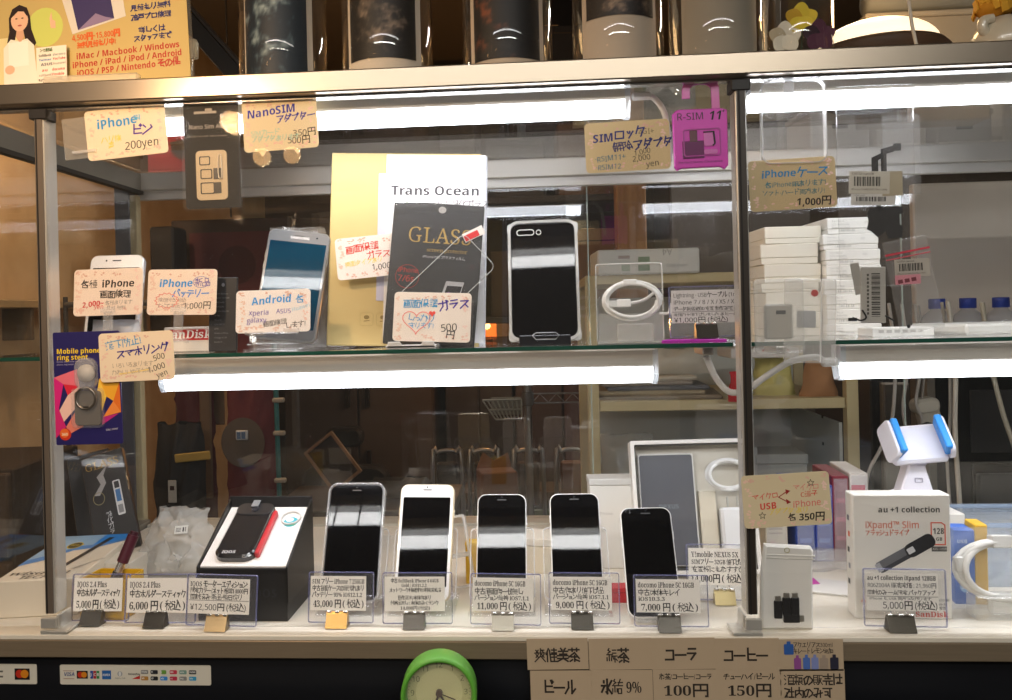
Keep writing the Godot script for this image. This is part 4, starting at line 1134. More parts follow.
	t = card("white card reading Android repairs in blue and purple", Vector3(-0.2406, 0.3568, -0.0350), s, Vector3(-8, 0, 0.5), "f4ece6")
	lettering(t, s, [["Android", 0.20, 0.12, 0.25, "2f96e2", MARKER, 3.0], ["各", 0.80, 0.12, 0.20, "4a9ad8", FELT], ["xperia", 0.17, 0.44, 0.17, "5a3ea8", FELT, 2.0], ["ASUS", 0.54, 0.43, 0.15, "5a3ea8", FELT, 2.0], ["galaxy", 0.14, 0.62, 0.17, "5a3ea8", FELT, 2.0], ["画面修理", 0.36, 0.74, 0.14, "2f2824", FELT, 8.0], ["します!", 0.66, 0.78, 0.15, "2f2824", FELT, 6.0], ["Huawei", 0.74, 0.42, 0.13, "9fcfe6", FELT, 14.0]])
	part(t, "clear_ledge", box(Vector3(0.022, 0.003, 0.012), 0.0006, Vector3(-0.020, -s.y / 2 - 0.001, 0.0)), pane("e8e4e0", 0.3, 0.1))
	part(t, "clear_hook", box(Vector3(0.018, 0.006, 0.003), 0.0006, Vector3(0.022, -s.y / 2 + 0.001, 0.002)), pane("e8e4e0", 0.3, 0.1))
	# gold folder
	w = 0.1857
	h = 0.2395
	t = thing("gold_folder", "tall pale gold presentation folder printed Trans Ocean", "folder", Vector3(-0.1024, shelf, -0.1050), Vector3(-5, 3, -2.0))
	part(t, "cover", box(Vector3(w, h, 0.012), 0.0012, Vector3(0, h / 2, 0)), mat("cfb87c", 0.55))
	part(t, "white_panel", box(Vector3(w * 0.66, h * 0.97, 0.0014), 0.0002, Vector3(w * 0.20, h * 0.505, 0.0068)), mat("f1f0f2", 0.45))
	part(t, "violet_strip", box(Vector3(w * 0.05, h * 0.66, 0.001), 0.0, Vector3(-w * 0.155, h * 0.56, 0.0068)), mat("c9c9e2", 0.45))
	part(t, "page_block", box(Vector3(0.010, h * 0.98, 0.010), 0.001, Vector3(w * 0.515, h * 0.5, -0.002)), mat("d9dbe2", 0.6))
	st = begin()
	write(st, "Trans Ocean", -w * 0.10, h * 0.84, 0.0165, "45444a", {"squeeze": 1.12, "font": "sans-bold"})
	write(st, "液晶保護フィルム強化ガラス", -w * 0.09, h * 0.755, 0.0094, "6d6c72", {"squeeze": 1.0, "thick": 0.1})
	part(t, "lettering", printed(st), ink(), Vector3(0, 0, 0.0077))
	st = begin()
	for i in 2:
		var cx := -w * 0.24 + 0.020 * i
		var o := rrect(0.016, 0.016, 0.003, 3, cx, h * 0.135)
		for j in o.size(): pen(st, o[j], o[(j + 1) % o.size()], 0.0004, Color("a8935a"))
		dab(st, ellipse(0.0034, 0.0026, 12, cx, h * 0.145), Color("8a7440"))
		pen(st, Vector2(cx - 0.003, h * 0.125), Vector2(cx + 0.003, h * 0.128), 0.0010, Color("8a7440"))
	part(t, "icon_print", printed(st), ink(), Vector3(0, 0, 0.0062))
	s = Vector2(0.0797, 0.0507)
	t = card("white card for screen glass in red, 1,000 yen, on the gold folder", Vector3(-0.1383, 0.4202, -0.0880), s, Vector3(-5, 3, 4.5), "f6ece4")
	lettering(t, s, [["画面保護", 0.14, 0.20, 0.20, "d83a30", MARKER, 5.0], ["ガラス", 0.46, 0.38, 0.19, "d83a30", FELT, 2.0], ["両面タイプあり", 0.12, 0.58, 0.13, "f2dc58", FELT, 4.0], ["1,000円", 0.52, 0.66, 0.19, "2a241e", FELT, 2.0]])
	# black glass package
	w = 0.1085
	h = 0.1722
	t = thing("screen_glass_pack", "black package lettered GLASS in gold, leaning on the gold folder", "package", Vector3(-0.0670, shelf, -0.0700), Vector3(-5.5, 2, -5.5))
	part(t, "backing_card", prism(rrect(w, h, 0.002, 3, 0, h / 2), -0.003, 0.0, 0.0004), gloss("19191c", 0.35))
	part(t, "film_sleeve", prism(rrect(w + 0.004, h + 0.004, 0.003, 3, 0, h / 2), 0.0008, 0.0016), pane("e8eaee", 0.015, 0.02))
	st = begin()
	dab(st, ellipse(0.0048, 0.0042, 14, 0.004, h * 0.955), Color("a9a6a2"))
	write(st, "GLASS", -w * 0.32, h * 0.855, 0.026, "b99a52", {"font": "serif", "squeeze": 0.95})
	write(st, "screen protector", -w * 0.10, h * 0.69, 0.0062, "b99a52", {"font": "serif"})
	write(st, "iPhone7/6s ガラスフィルム", -w * 0.14, h * 0.635, 0.0042, "c9c9cc", {"thick": 0.1})
	write(st, "iPhone", -w * 0.40, h * 0.545, 0.0078, "c23a30", {"slant": 0.1})
	write(st, "7/6s", -w * 0.40, h * 0.495, 0.0105, "c23a30", {"slant": 0.1})
	var circ := []
	for i in 25: circ.append(Vector2(-w * 0.29 + 0.014 * cos(TAU * i / 24), h * 0.475 + 0.014 * sin(TAU * i / 24)))
	pen_line(st, circ, 0.0006, "a33028")
	for i in 5: write(st, ["強", "化", "液", "晶", "面"][i], -w * 0.34, h * 0.30 - 0.008 * i, 0.0085, "c9c9cc", {"thick": 0.1})
	dab(st, PackedVector2Array([Vector2(w * 0.02, h * 0.18), Vector2(w * 0.14, h * 0.46), Vector2(w * 0.34, h * 0.46), Vector2(w * 0.22, h * 0.18)]), Color("b9bcc2"))
	dab(st, PackedVector2Array([Vector2(w * 0.05, h * 0.19), Vector2(w * 0.155, h * 0.43), Vector2(w * 0.32, h * 0.43), Vector2(w * 0.215, h * 0.19)]), Color("1e2026"), 0.0001)
	dab(st, ellipse(0.010, 0.013, 16, w * 0.18, h * 0.31), Color("8a3aa0"), 0.0002)
	dab(st, ellipse(0.006, 0.006, 14, w * 0.185, h * 0.315), Color("c06ac8"), 0.0003)
	part(t, "print", printed(st), ink(), Vector3(0, 0, 0.0003))
	part(t, "glass_outline", frame(rrect(0.056, 0.108, 0.008, 5), rrect(0.0545, 0.1065, 0.007, 5), 0.002, 0.003), pane("f2f6f4", 0.55, 0.05), Vector3(w * 0.15, h * 0.46, 0.001), Vector3(0, 0, -42))
	var stk := part(t, "red_sticker", box(Vector3(0.026, 0.011, 0.0005), 0.0, Vector3.ZERO), mat("e8e0da", 0.5), Vector3(w * 0.40, h * 0.80, 0.0022), Vector3(0, 0, 30))
	part(stk, "red_mark", box(Vector3(0.018, 0.007, 0.0005), 0.0, Vector3(-0.003, -0.001, 0.0004)), mat("d02a2c", 0.5))
	s = Vector2(0.0894, 0.0573)
	t = card("pink bordered card with heart for screen glass, 500 yen", Vector3(-0.0582, 0.3456, -0.0450), s, Vector3(-10, 0, -2.6), "efe3d6")
	lettering(t, s, [["画面保護", 0.11, 0.15, 0.175, "2f93c8", MARKER, 2.0], ["ガラス", 0.56, 0.18, 0.21, "3a2290", MARKER, 8.0], ["しっかり", 0.18, 0.44, 0.15, "3f9ad0", FELT, -2.0], ["守ります!", 0.20, 0.62, 0.12, "3f9ad0", FELT], ["500", 0.60, 0.60, 0.21, "2a241e", FELT, 6.0], ["円", 0.68, 0.76, 0.18, "2a241e", FELT]])
	st = begin()
	var heart := []
	for i in 31:
		var a := TAU * i / 30
		heart.append(Vector2(-0.018 + 0.0010 * 16 * pow(sin(a), 3), -0.005 + 0.0009 * (13 * cos(a) - 5 * cos(2 * a) - 2 * cos(3 * a) - cos(4 * a))))
	pen_line(st, heart, 0.0011, "ee8f84")
	var small := PackedVector2Array()
	for i in 20:
		var a := TAU * i / 20
		small.append(Vector2(0.000 + 0.00024 * 16 * pow(sin(a), 3), 0.004 + 0.00024 * (13 * cos(a) - 5 * cos(2 * a) - 2 * cos(3 * a) - cos(4 * a))))
	dab(st, small, Color("e8483c"))
	part(t, "drawn_heart", printed(st), ink(), Vector3(0, 0, 0.0002))
	t = thing("card_rest", "low white plastic rest under the pink bordered heart card", "card rest", Vector3(-0.0814, shelf, -0.0400))
	part(t, "foot", box(Vector3(0.058, 0.004, 0.03), 0.001, Vector3(0, 0.002, -0.006)), mat("c9c6c2", 0.4))
	part(t, "lip", prism(PackedVector2Array([Vector2(-0.028, 0), Vector2(0.028, 0), Vector2(0.026, 0.008), Vector2(0.014, 0.008), Vector2(0.011, 0.004), Vector2(-0.010, 0.004), Vector2(-0.013, 0.008), Vector2(-0.026, 0.008)]), 0.006, 0.009, 0.0006), mat("d2cfcb", 0.4))
	# cased phone
	t = phone("black phone in a clear bumper case on a black rest", Vector3(0.0708, shelf + 0.006, -0.0580), Vector3(-13.3, -2, 0.5), 0.076, 0.139, {"body": mat("1a1a1c", 0.4), "face": mirror("17171a"), "screen": mirror("141416"), "home": false, "corner": 0.010, "side": 0.004, "chin": 0.002})
	part(t, "clear_bumper", frame(rrect(0.0815, 0.1445, 0.0125, 6, 0, 0.0695), rrect(0.0750, 0.1380, 0.0095, 6, 0, 0.0695), -0.001, 0.0105), pane("f4f6f4", 0.38, 0.12))
	part(t, "camera_cutout", frame(rrect(0.021, 0.0075, 0.0037, 5, -0.020, 0.1275), rrect(0.0192, 0.0057, 0.0028, 5, -0.020, 0.1275), 0.0075, 0.0095), mat("d8d8d8", 0.3))
	part(t, "camera_ring", frame(ellipse(0.0032, 0.0032, 16, -0.0045, 0.1272), ellipse(0.0024, 0.0024, 16, -0.0045, 0.1272), 0.0075, 0.0095), mat("d8d8d8", 0.3))
	for cx: float in [-1.0, 1.0]:
		for cy: float in [0.0, 1.0]:
			part(t, "bumper_corner", prism(rrect(0.012, 0.014, 0.004, 4, cx * 0.0358, 0.005 + cy * 0.129), -0.002, 0.0025), pane("f4f6f4", 0.35, 0.12))
	t = thing("phone_rest", "low black rest under the phone in the clear bumper case", "phone rest", Vector3(0.0701, shelf, -0.0450))
	part(t, "foot", box(Vector3(0.058, 0.004, 0.045), 0.001, Vector3(0, 0.002, -0.014)), mat("17171d", 0.35))
	part(t, "lip", box(Vector3(0.058, 0.012, 0.003), 0.001, Vector3(0, 0.006, 0.008)), gloss("15151c", 0.3))
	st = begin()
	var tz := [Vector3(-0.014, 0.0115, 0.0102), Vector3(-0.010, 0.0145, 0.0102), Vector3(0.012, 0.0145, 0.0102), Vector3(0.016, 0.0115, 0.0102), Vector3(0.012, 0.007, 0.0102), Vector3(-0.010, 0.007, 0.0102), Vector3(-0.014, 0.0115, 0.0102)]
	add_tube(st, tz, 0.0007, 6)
	part(t, "pale_rim_edge", done(st), mat("b9bcc2", 0.3, 0.4))  # thin pale outline on the front lip
	# charging cable on its clear stand
	t = thing("cable_stand", "tall clear acrylic stand holding a coiled white cable", "stand", Vector3(0.1690, shelf, -0.0550), Vector3(0, -3, 0))
	var am := pane("f0f2ee", 0.06, 0.03)
	part(t, "back_sheet", prism(rrect(0.078, 0.094, 0.003, 3, 0, 0.048), -0.026, -0.0235), am, Vector3.ZERO, Vector3(-4, 0, 0))
	part(t, "sheet_rim", frame(rrect(0.078, 0.094, 0.003, 3, 0, 0.048), rrect(0.0755, 0.0915, 0.0025, 3, 0, 0.048), -0.027, -0.023), pane("f6f8f4", 0.45, 0.1), Vector3.ZERO, Vector3(-4, 0, 0))
	part(t, "foot", box(Vector3(0.078, 0.0025, 0.055), 0.0006, Vector3(0, 0.0013, -0.004)), am)
	part(t, "front_box", box(Vector3(0.040, 0.020, 0.020), 0.0015, Vector3(0.003, 0.0125, 0.008)), pane("e4e4e0", 0.2, 0.06))
	part(t, "side_box", box(Vector3(0.074, 0.032, 0.0025), 0.0008, Vector3(0, 0.018, -0.006)), pane("f2f4f2", 0.14, 0.04))
	t = thing("usb_cable", "coiled white charging cable on the clear acrylic stand", "cable", Vector3(0.1715, 0.3586, -0.0660), Vector3(-4, -3, 0))
	st = begin()
	coil(st, Vector3.ZERO, 0.034, 0.0225, 4, 0.0019, 4)
	part(t, "coil", done(st), mat("e3e3e0", 0.45))
	part(t, "usb_plug", box(Vector3(0.016, 0.009, 0.005), 0.001, Vector3(-0.010, -0.003, 0.008)), mat("efefec", 0.4))
	part(t, "usb_shell", box(Vector3(0.010, 0.0075, 0.004), 0.0004, Vector3(-0.0215, -0.0035, 0.008)), mat("dcdcd8", 0.3, 0.5))
	part(t, "plug_lead", tube(smooth_path([Vector3(-0.002, -0.003, 0.008), Vector3(0.012, 0.000, 0.006), Vector3(0.024, 0.008, 0.002)]), 0.0017, 8), mat("e3e3e0", 0.45))
	part(t, "lightning_plug", box(Vector3(0.0065, 0.013, 0.0045), 0.001, Vector3(0.045, 0.000, 0.004)), mat("efefec", 0.4), Vector3.ZERO, Vector3(0, 0, -14))
	part(t, "plug_end_lead", tube(smooth_path([Vector3(0.0435, -0.006, 0.004), Vector3(0.040, -0.015, 0.003), Vector3(0.030, -0.015, 0.002)]), 0.0017, 8), mat("e3e3e0", 0.45))
	part(t, "paper_wrap", box(Vector3(0.016, 0.006, 0.006), 0.001, Vector3(-0.002, 0.0215, 0.004)), mat("e9e9e6", 0.5))
	# typed sign for the cable
	price_sign("typed sign for Lightning cables standing on a purple pad beside the post", Vector3(0.2510, shelf + 0.004, -0.0500), Vector3(-4, 0, 0), Vector2(0.0744, 0.0372), [["Lightning · USBケーブル (1m", 0.03, 0.06, 0.17, 0.96, "sans"], ["iPhone 7 / 8 / X / XS / XR", 0.03, 0.27, 0.18, 0.96, "sans"], ["データ転送通信/充電 動作確認済", 0.03, 0.50, 0.13, 0.94, "sans"], ["rule", 0.66], ["定価から値下げしました あと一点", 0.03, 0.69, 0.10, 0.94, "sans"], ["¥1,000円 (税込)", 0.03, 0.80, 0.19, 0.92, "sans"]], "4a463e", {"up": 0.036, "low": 0.002, "paper": "cfccca"})
	t = thing("purple_pad", "flat purple pad on the glass shelf under the cable sign", "pad", Vector3(0.2345, shelf, -0.0450))
	part(t, "pad", prism(PackedVector2Array([Vector2(-0.036, -0.016), Vector2(0.034, -0.020), Vector2(0.034, 0.014), Vector2(-0.022, 0.016)]), 0.0, 0.0035, 0.0006), mat("b020a8", 0.4), Vector3.ZERO, Vector3(-90, 0, 0))
	# SIM unlock card and pink package
	s = Vector2(0.0914, 0.0544)
	t = card("beige card for SIM unlock adapters left of the pink package", Vector3(0.1643, 0.5266, -0.0120), s, Vector3(0, 0, 1.4), "d8c294")
	lettering(t, s, [["SIMロック", 0.08, 0.20, 0.23, "2a2f7c", MARKER, 5.0], ["4GI+", 0.63, 0.15, 0.15, "77694a", FELT], ["解除アダプタ", 0.32, 0.41, 0.20, "23246e", {"thick": 0.15, "wobble": 1.0}, 3.0], ["·RSIM11+", 0.10, 0.66, 0.15, "2f6f8c", FELT, 4.0], ["·RSIM12", 0.11, 0.83, 0.14, "2f6f8c", FELT, 2.0], ["1,000", 0.56, 0.58, 0.14, "2a221c", FELT, 8.0], ["2,000", 0.54, 0.70, 0.15, "2a221c", FELT, 8.0], ["yen", 0.70, 0.80, 0.16, "2a221c", FELT, 6.0]])
	t = thing("sim_unlock_pack", "bright pink hanging package lettered RSIM 11", "package", Vector3(0.2428, 0.5314, -0.0130), Vector3(0, 0, 1.0))
	w = 0.0585
	h = 0.0639
	var pk := PackedVector2Array([Vector2(-w / 2, -h / 2 + 0.003), Vector2(-w / 2 + 0.003, -h / 2 - 0.001), Vector2(-w / 2 + 0.008, -h / 2 + 0.001), Vector2(w / 2 - 0.010, -h / 2 + 0.001), Vector2(w / 2 - 0.005, -h / 2 - 0.002), Vector2(w / 2 - 0.001, -h / 2 + 0.002), Vector2(w / 2, h / 2 - 0.002), Vector2(w / 2 - 0.005, h / 2), Vector2(-w / 2 + 0.008, h / 2 + 0.001), Vector2(-w / 2 + 0.004, h / 2), Vector2(-w / 2, h / 2 - 0.004)])
	part(t, "pink_case", prism(pk, -0.003, 0.0015, 0.001), gloss("d62cc0", 0.3))
	var hook := begin()
	var arc := []
	for i in 15: arc.append(Vector3(0.002 + 0.0155 * cos(PI * i / 14.0), h / 2 + 0.022 + 0.0095 * sin(PI * i / 14.0), 0))
	arc.insert(0, Vector3(0.0175, h / 2 - 0.002, 0))
	arc.append(Vector3(-0.0138, h / 2 + 0.013, 0))
	for i in arc.size() - 1:
		var a: Vector3 = arc[i]
		var b: Vector3 = arc[i + 1]
		var dd := (b - a).normalized() * 0.0004
		var n2 := Vector3(-dd.y, dd.x, 0).normalized() * 0.0042
		add_prism(hook, PackedVector2Array([Vector2((a - dd - n2).x, (a - dd - n2).y), Vector2((b + dd - n2).x, (b + dd - n2).y), Vector2((b + dd + n2).x, (b + dd + n2).y), Vector2((a - dd + n2).x, (a - dd + n2).y)]), -0.002, 0.0005)
	part(t, "hanger_hook", done(hook), pane("e060c0", 0.72, 0.2))
	part(t, "moulded_frame", frame(rrect(0.040, 0.030, 0.003, 4, 0.001, -0.004), rrect(0.0375, 0.0275, 0.0025, 4, 0.001, -0.004), 0.0012, 0.0026), gloss("b01f9c", 0.3))
	part(t, "dark_window", box(Vector3(0.023, 0.019, 0.0012), 0.0004, Vector3(-0.0085, -0.0115, 0.0018)), gloss("6a1060", 0.2))
	part(t, "chip_window", prism(rrect(0.011, 0.015, 0.002, 4, 0.0085, -0.001), 0.0012, 0.0026, 0.0003), gloss("d873c8", 0.25))
	part(t, "sim_chip", box(Vector3(0.008, 0.012, 0.001), 0.0002, Vector3(-0.008, 0.003, 0.0026)), mat("5a1a30", 0.35))
	part(t, "lower_pill", prism(rrect(0.015, 0.0055, 0.0026, 4, 0.010, -0.0145), 0.0012, 0.0024, 0.0003), gloss("d873c8", 0.25))
	st = begin()
	write(st, "R-SIM", -w * 0.43, h * 0.48, 0.0108, "3a0f34", {"squeeze": 1.05})
	write(st, "11", w * 0.14, h * 0.50, 0.0135, "1f0a1c", {"font": "sans-bold", "slant": 0.2})
	write(st, "+", w * 0.40, h * 0.50, 0.006, "1f0a1c", {"font": "sans-bold"})
	write(st, "Perfect Nano Clearance", -w * 0.42, -h * 0.36, 0.0034, "4a1040", {"squeeze": 1.3})
	var arch := PackedVector2Array([Vector2(0.0025, 0.0075), Vector2(0.0145, 0.0075), Vector2(0.0155, -0.006), Vector2(0.0125, -0.009), Vector2(0.0115, -0.0075), Vector2(0.0135, -0.006), Vector2(0.0125, 0.006), Vector2(0.0025, 0.006)])
	dab(st, arch, Color("2a0a26"), 0.0012)
	part(t, "lettering", printed(st), ink(), Vector3(0, 0, 0.0017))

# ---------- upper compartment, right of the second post ----------
func carton(label: String, at: Vector3, size: Vector3, yaw: float, col: String, group: String, marks: Array = []) -> void:
	var t := thing("white_carton", label, "carton", at, Vector3(0, yaw, 0), group)
	part(t, "base", box(Vector3(size.x - 0.0012, size.y * 0.30, size.z - 0.0012), 0.0006, Vector3(0, size.y * 0.15, 0)), mat(col, 0.6))
	part(t, "lid", box(Vector3(size.x, size.y * 0.69, size.z), 0.0010, Vector3(0, size.y * 0.65, 0)), mat(col, 0.55))
	if marks.size():
		var st := begin()
		for i in 4: write(st, marks[i], -size.x * 0.42 + (0.0 if i < 3 else size.x * 0.60), size.y * (0.88 - 0.20 * i if i < 3 else 0.84), size.y * (0.17 if i < 3 else 0.26), "b3b0aa", {})
		for i in 9: patch(st, -size.x * 0.28 + i * 0.0022, size.y * 0.14, 0.0012 if i % 3 else 0.0006, size.y * 0.16, "bdbab4")
		part(t, "fine_print", printed(st), ink(), Vector3(0, 0, size.z / 2 + 0.0003))

func upper_right() -> void:
	var shelf := 0.3105
	var s := Vector2(0.0913, 0.0548)
	var t := card("tan card for iPhone cases 1,000 yen below a hanging clear case", Vector3(0.3386, 0.4793, -0.0120), s, Vector3(0, 0, 1.8), "cdb78c")
	lettering(t, s, [["iPhoneケース", 0.14, 0.17, 0.205, "2f86c0", MARKER], ["各iPhone用あります!", 0.18, 0.43, 0.125, "3f7f8c", FELT], ["ソフト·ハード両方あり!", 0.14, 0.60, 0.115, "4a7f86", FELT], ["1,000円", 0.53, 0.76, 0.19, "2a221c", MARKER]])
	t = thing("hanging_case", "clear phone case hanging above the tan iPhone case card", "phone case", Vector3(0.3410, 0.5460, -0.0130))
	part(t, "case_rim", frame(rrect(0.068, 0.090, 0.010, 6), rrect(0.0655, 0.0875, 0.009, 6), -0.004, 0.004), pane("ffffff", 0.35, 0.08))
	part(t, "case_back", prism(rrect(0.066, 0.088, 0.0095, 6), -0.004, -0.003), pane("ffffff", 0.05, 0.05))
	part(t, "hook_tab", prism(rrect(0.010, 0.018, 0.004, 4, -0.004, 0.036), 0.0, 0.002, 0.0004), pane("c9c9cc", 0.5, 0.15))
	# white cartons: the left pile
	var z := -0.23
	var y := shelf
	var base := Vector3(0.3890, 0.0, -0.2300)
	var hs := [0.030, 0.026, 0.012, 0.024, 0.026, 0.022]
	for i in hs.size():
		carton("plain white carton in the left pile behind the charger bag, %s" % ["lowest", "second from the bottom", "thin and third up", "fourth from the bottom", "second from the top", "topmost"][i], Vector3(base.x + 0.0015 * [0, 1, -1, 0.5, -0.5, 1][i], y, z), Vector3(0.072, hs[i], 0.085), [0, 1.5, -1, 1, -2, 2][i], "e4ddcc", "plain cartons in the left pile")
		y += hs[i] + 0.0001
	base = Vector3(0.4607, 0.0, -0.2200)
	y = shelf
	for i in 8:
		var hh: float = [0.014, 0.0185, 0.0185, 0.0185, 0.0185, 0.0195, 0.0195, 0.0205][i]
		carton("printed white carton in the right pile beside the ribbon cable bag, %s" % ["lowest and thin", "second from the bottom", "third from the bottom", "fourth from the bottom", "fourth from the top", "third from the top", "second from the top", "topmost"][i], Vector3(base.x + [0.0, 0.001, 0.0, -0.001, 0.001, 0.0, -0.001, 0.002][i], y, -0.22), Vector3(0.068, hh, 0.09), [0, 0, 1, -1, 0, 1, -1, 2][i], "e9e6de", "printed cartons in the right pile", ["Part No. A", "LCD Assembly", "Made in China", "ex"])
		y += hh + 0.0001
	t = thing("label_slip", "white label slip lying at the foot of the printed cartons", "label", Vector3(0.4871, shelf, -0.1200))
	part(t, "slip", box(Vector3(0.070, 0.010, 0.045), 0.001, Vector3(0, 0.005, 0)), mat("e9e7e0", 0.6))
	var sl := begin()
	for i in 6: patch(sl, -0.028 + i * 0.009, 0.004, 0.006, 0.0035, "c0bdb6")
	part(t, "fine_print", printed(sl), ink(), Vector3(0, 0, 0.0228))
	# charger in its bag
	t = thing("bagged_charger", "grey charger block in a clear bag in front of the glass shelf", "charger", Vector3(0.3226, 0.3379, -0.0135))
	part(t, "charger_block", box(Vector3(0.030, 0.038, 0.006), 0.002, Vector3(-0.002, -0.006, 0)), mat("b9b6ae", 0.5))
	part(t, "usb_slot", box(Vector3(0.010, 0.004, 0.001), 0.0, Vector3(0.000, 0.004, 0.0033)), mat("2a2c34", 0.4))
	part(t, "film_bag", box(Vector3(0.052, 0.080, 0.0085), 0.003, Vector3(-0.001, 0, 0)), film("f2f2ee", 0.2, 0.12))
	t = thing("clear_pouch", "cloudy clear pouch with a round red sticker hanging over the shelf edge", "pouch", Vector3(0.3537, 0.3318, -0.0125), Vector3(0, 0, -2.0))
	part(t, "pouch", prism(rrect(0.054, 0.090, 0.002, 3), -0.0012, 0.0012, 0.0008), film("f0f0ec", 0.24, 0.2))
	part(t, "red_sticker", prism(ellipse(0.0038, 0.0038, 18, 0.004, 0.030), 0.0013, 0.0016), mat("c05a58", 0.6))
	part(t, "seam", box(Vector3(0.0012, 0.088, 0.0008), 0.0, Vector3(0.011, 0, 0.0014)), pane("ffffff", 0.6, 0.2))
	part(t, "inner_card", box(Vector3(0.020, 0.018, 0.0006), 0.0, Vector3(-0.004, 0.002, 0)), mat("b9bcc0", 0.6))
	# ribbon cable in a bag
	t = thing("ribbon_cable_bag", "clear bag with a black ribbon cable and barcode label", "bag", Vector3(0.4220, 0.4862, -0.0130))
	var o: Vector3 = t.position
	part(t, "film_bag", box(Vector3(0.080, 0.215, 0.004), 0.0015, Vector3(0.004, -0.012, 0)), film("f6f6f6", 0.03, 0.05))
	part(t, "bag_fold", box(Vector3(0.038, 0.085, 0.001), 0.0, Vector3(0.030, 0.020, 0.0026)), film("ffffff", 0.04, 0.1))
	var rib := begin()
	var rb := func(a: Array) -> void:
		var q := PackedVector2Array()
		for p in a: q.append(Vector2(p[0], p[1]) * 0.001)
		add_prism(rib, q, -0.0008, 0.0004)
	rb.call([[22.9, 32.7], [30.5, 32.7], [30.5, 25.1], [22.9, 25.1]])
	rb.call([[9.8, 27.3], [22.9, 30.5], [22.9, 24.0], [9.8, 20.7]])
	rb.call([[9.8, 21.8], [15.3, 22.9], [15.3, 3.3], [9.8, 3.3]])
	rb.call([[0.0, 18.5], [9.8, 22.9], [9.8, 17.4], [6.5, 15.3], [6.5, 3.3], [0.0, 3.3]])
	rb.call([[3.3, -22.9], [8.7, -22.9], [8.7, -40.3], [3.3, -40.3]])
	rb.call([[-3.3, -36.0], [13.1, -33.8], [13.1, -60.0], [4.4, -66.5], [-2.2, -60.0], [-6.5, -57.8], [-4.4, -49.1], [-6.5, -40.3]])
	rb.call([[13.1, -34.9], [30.5, -34.9], [30.5, -42.5], [27.3, -42.5], [27.3, -53.4], [30.5, -55.6], [29.4, -67.6], [15.3, -68.7], [13.1, -60.0]])
	part(t, "ribbon_cable", done(rib), mat("201e1d", 0.45))
	rib = begin()
	for p in [[-6.5, -42.5], [-7.6, -49.1], [-7.6, -55.6]]: rb.call([[p[0], p[1]], [p[0] + 3.2, p[1]], [p[0] + 3.2, p[1] - 2.2], [p[0], p[1] - 2.2]])
	part(t, "gold_contacts", done(rib), mat("c9a53a", 0.4, 0.5), Vector3(0, 0, 0.0002))
	barcode_label(t, Vector3(0.4177 - o.x, 0.4778 - o.y, 0.0032), Vector2(0.042, 0.024), -2.5, "c9c4b6")
	barcode_label(t, Vector3(0.4214 - o.x, 0.4595 - o.y, 0.0026), Vector2(0.046, 0.012), -2.0, "d6d4cf")
	part(t, "kraft_slip", box(Vector3(0.021, 0.026, 0.0006), 0.0, Vector3(0.4415 - o.x, 0.4759 - o.y, 0.0030)), mat("b5ab92", 0.7))
	# narrow packet with a barcode
	t = thing("barcode_packet", "narrow grey packet with an upright barcode and a thin black cable", "packet", Vector3(0.4201, 0.3581, -0.0130), Vector3(0, 0, -1.0))
	part(t, "packet", box(Vector3(0.026, 0.060, 0.002), 0.0006), mat("b3b0a8", 0.5))
	part(t, "folded_flap", box(Vector3(0.009, 0.034, 0.001), 0.0, Vector3(-0.013, 0.020, -0.0004)), mat("a8a59d", 0.5), Vector3.ZERO, Vector3(0, 0, 10))
	var st := begin()
	for i in 26: patch(st, -0.002, -0.023 + i * 0.0018, 0.009, 0.0011 if (i * 7) % 3 else 0.0005, "25231f")
	for i in 11: patch(st, -0.0068, -0.021 + i * 0.0041, 0.0022, 0.0026, "55524c")
	part(t, "barcode", printed(st), ink(), Vector3(0, 0, 0.0012))
	st = begin()
	add_tube(st, smooth_path([Vector3(-0.012, -0.016, 0.002), Vector3(-0.008, -0.024, 0.002), Vector3(-0.014, -0.027, 0.002), Vector3(-0.022, -0.024, 0.002)]), 0.0009, 6)
	add_box(st, Vector3(-0.022, -0.026, 0.002), Vector3(0.009, 0.0035, 0.002), 0.0004)
	add_tube(st, [Vector3(0.012, -0.022, 0.001), Vector3(0.022, -0.028, 0.001)], 0.0010, 6)
	part(t, "black_cable", done(st), mat("1c1b1a", 0.5))
	# zip bag with a red line and pink label
	t = thing("zip_bag", "clear zip bag with a red line and a pink stained barcode label", "bag", Vector3(0.4613, 0.3698, -0.0120), Vector3(0, 0, 10))
	part(t, "film_bag", box(Vector3(0.046, 0.100, 0.003), 0.0012, Vector3(0, -0.002, 0)), film("f4f2f0", 0.06, 0.08))
	part(t, "zip_line", box(Vector3(0.046, 0.0020, 0.001), 0.0, Vector3(0, 0.034, 0.002)), mat("d83a50", 0.5))
	part(t, "zip_line", box(Vector3(0.046, 0.0012, 0.001), 0.0, Vector3(0, 0.029, 0.002)), mat("d85a68", 0.5))
	barcode_label(t, Vector3(0.0015, 0.016, 0.0020), Vector2(0.036, 0.019), -8, "b9b2a6")
	part(t, "pink_stripe", box(Vector3(0.026, 0.010, 0.0005), 0.0, Vector3(-0.006, 0.004, 0.0022)), mat("d8909c", 0.6), Vector3.ZERO, Vector3(0, 0, -8))
	st = begin()
	for i in 3: patch(st, -0.016 + i * 0.007, 0.002, 0.005, 0.004, "7a3a44")
	part(t, "fine_print", printed(st), ink(), Vector3(0, 0, 0.0026))
	part(t, "small_part", box(Vector3(0.003, 0.004, 0.002), 0.0004, Vector3(-0.014, -0.044, 0.001)), mat("2a2a2a", 0.4))
	# white tray lying at the back
	t = thing("white_tray", "shallow white tray lying on the glass shelf in front of the blue capped bottles", "tray", Vector3(0.6114, shelf, -0.1600), Vector3(0, 12, 0))
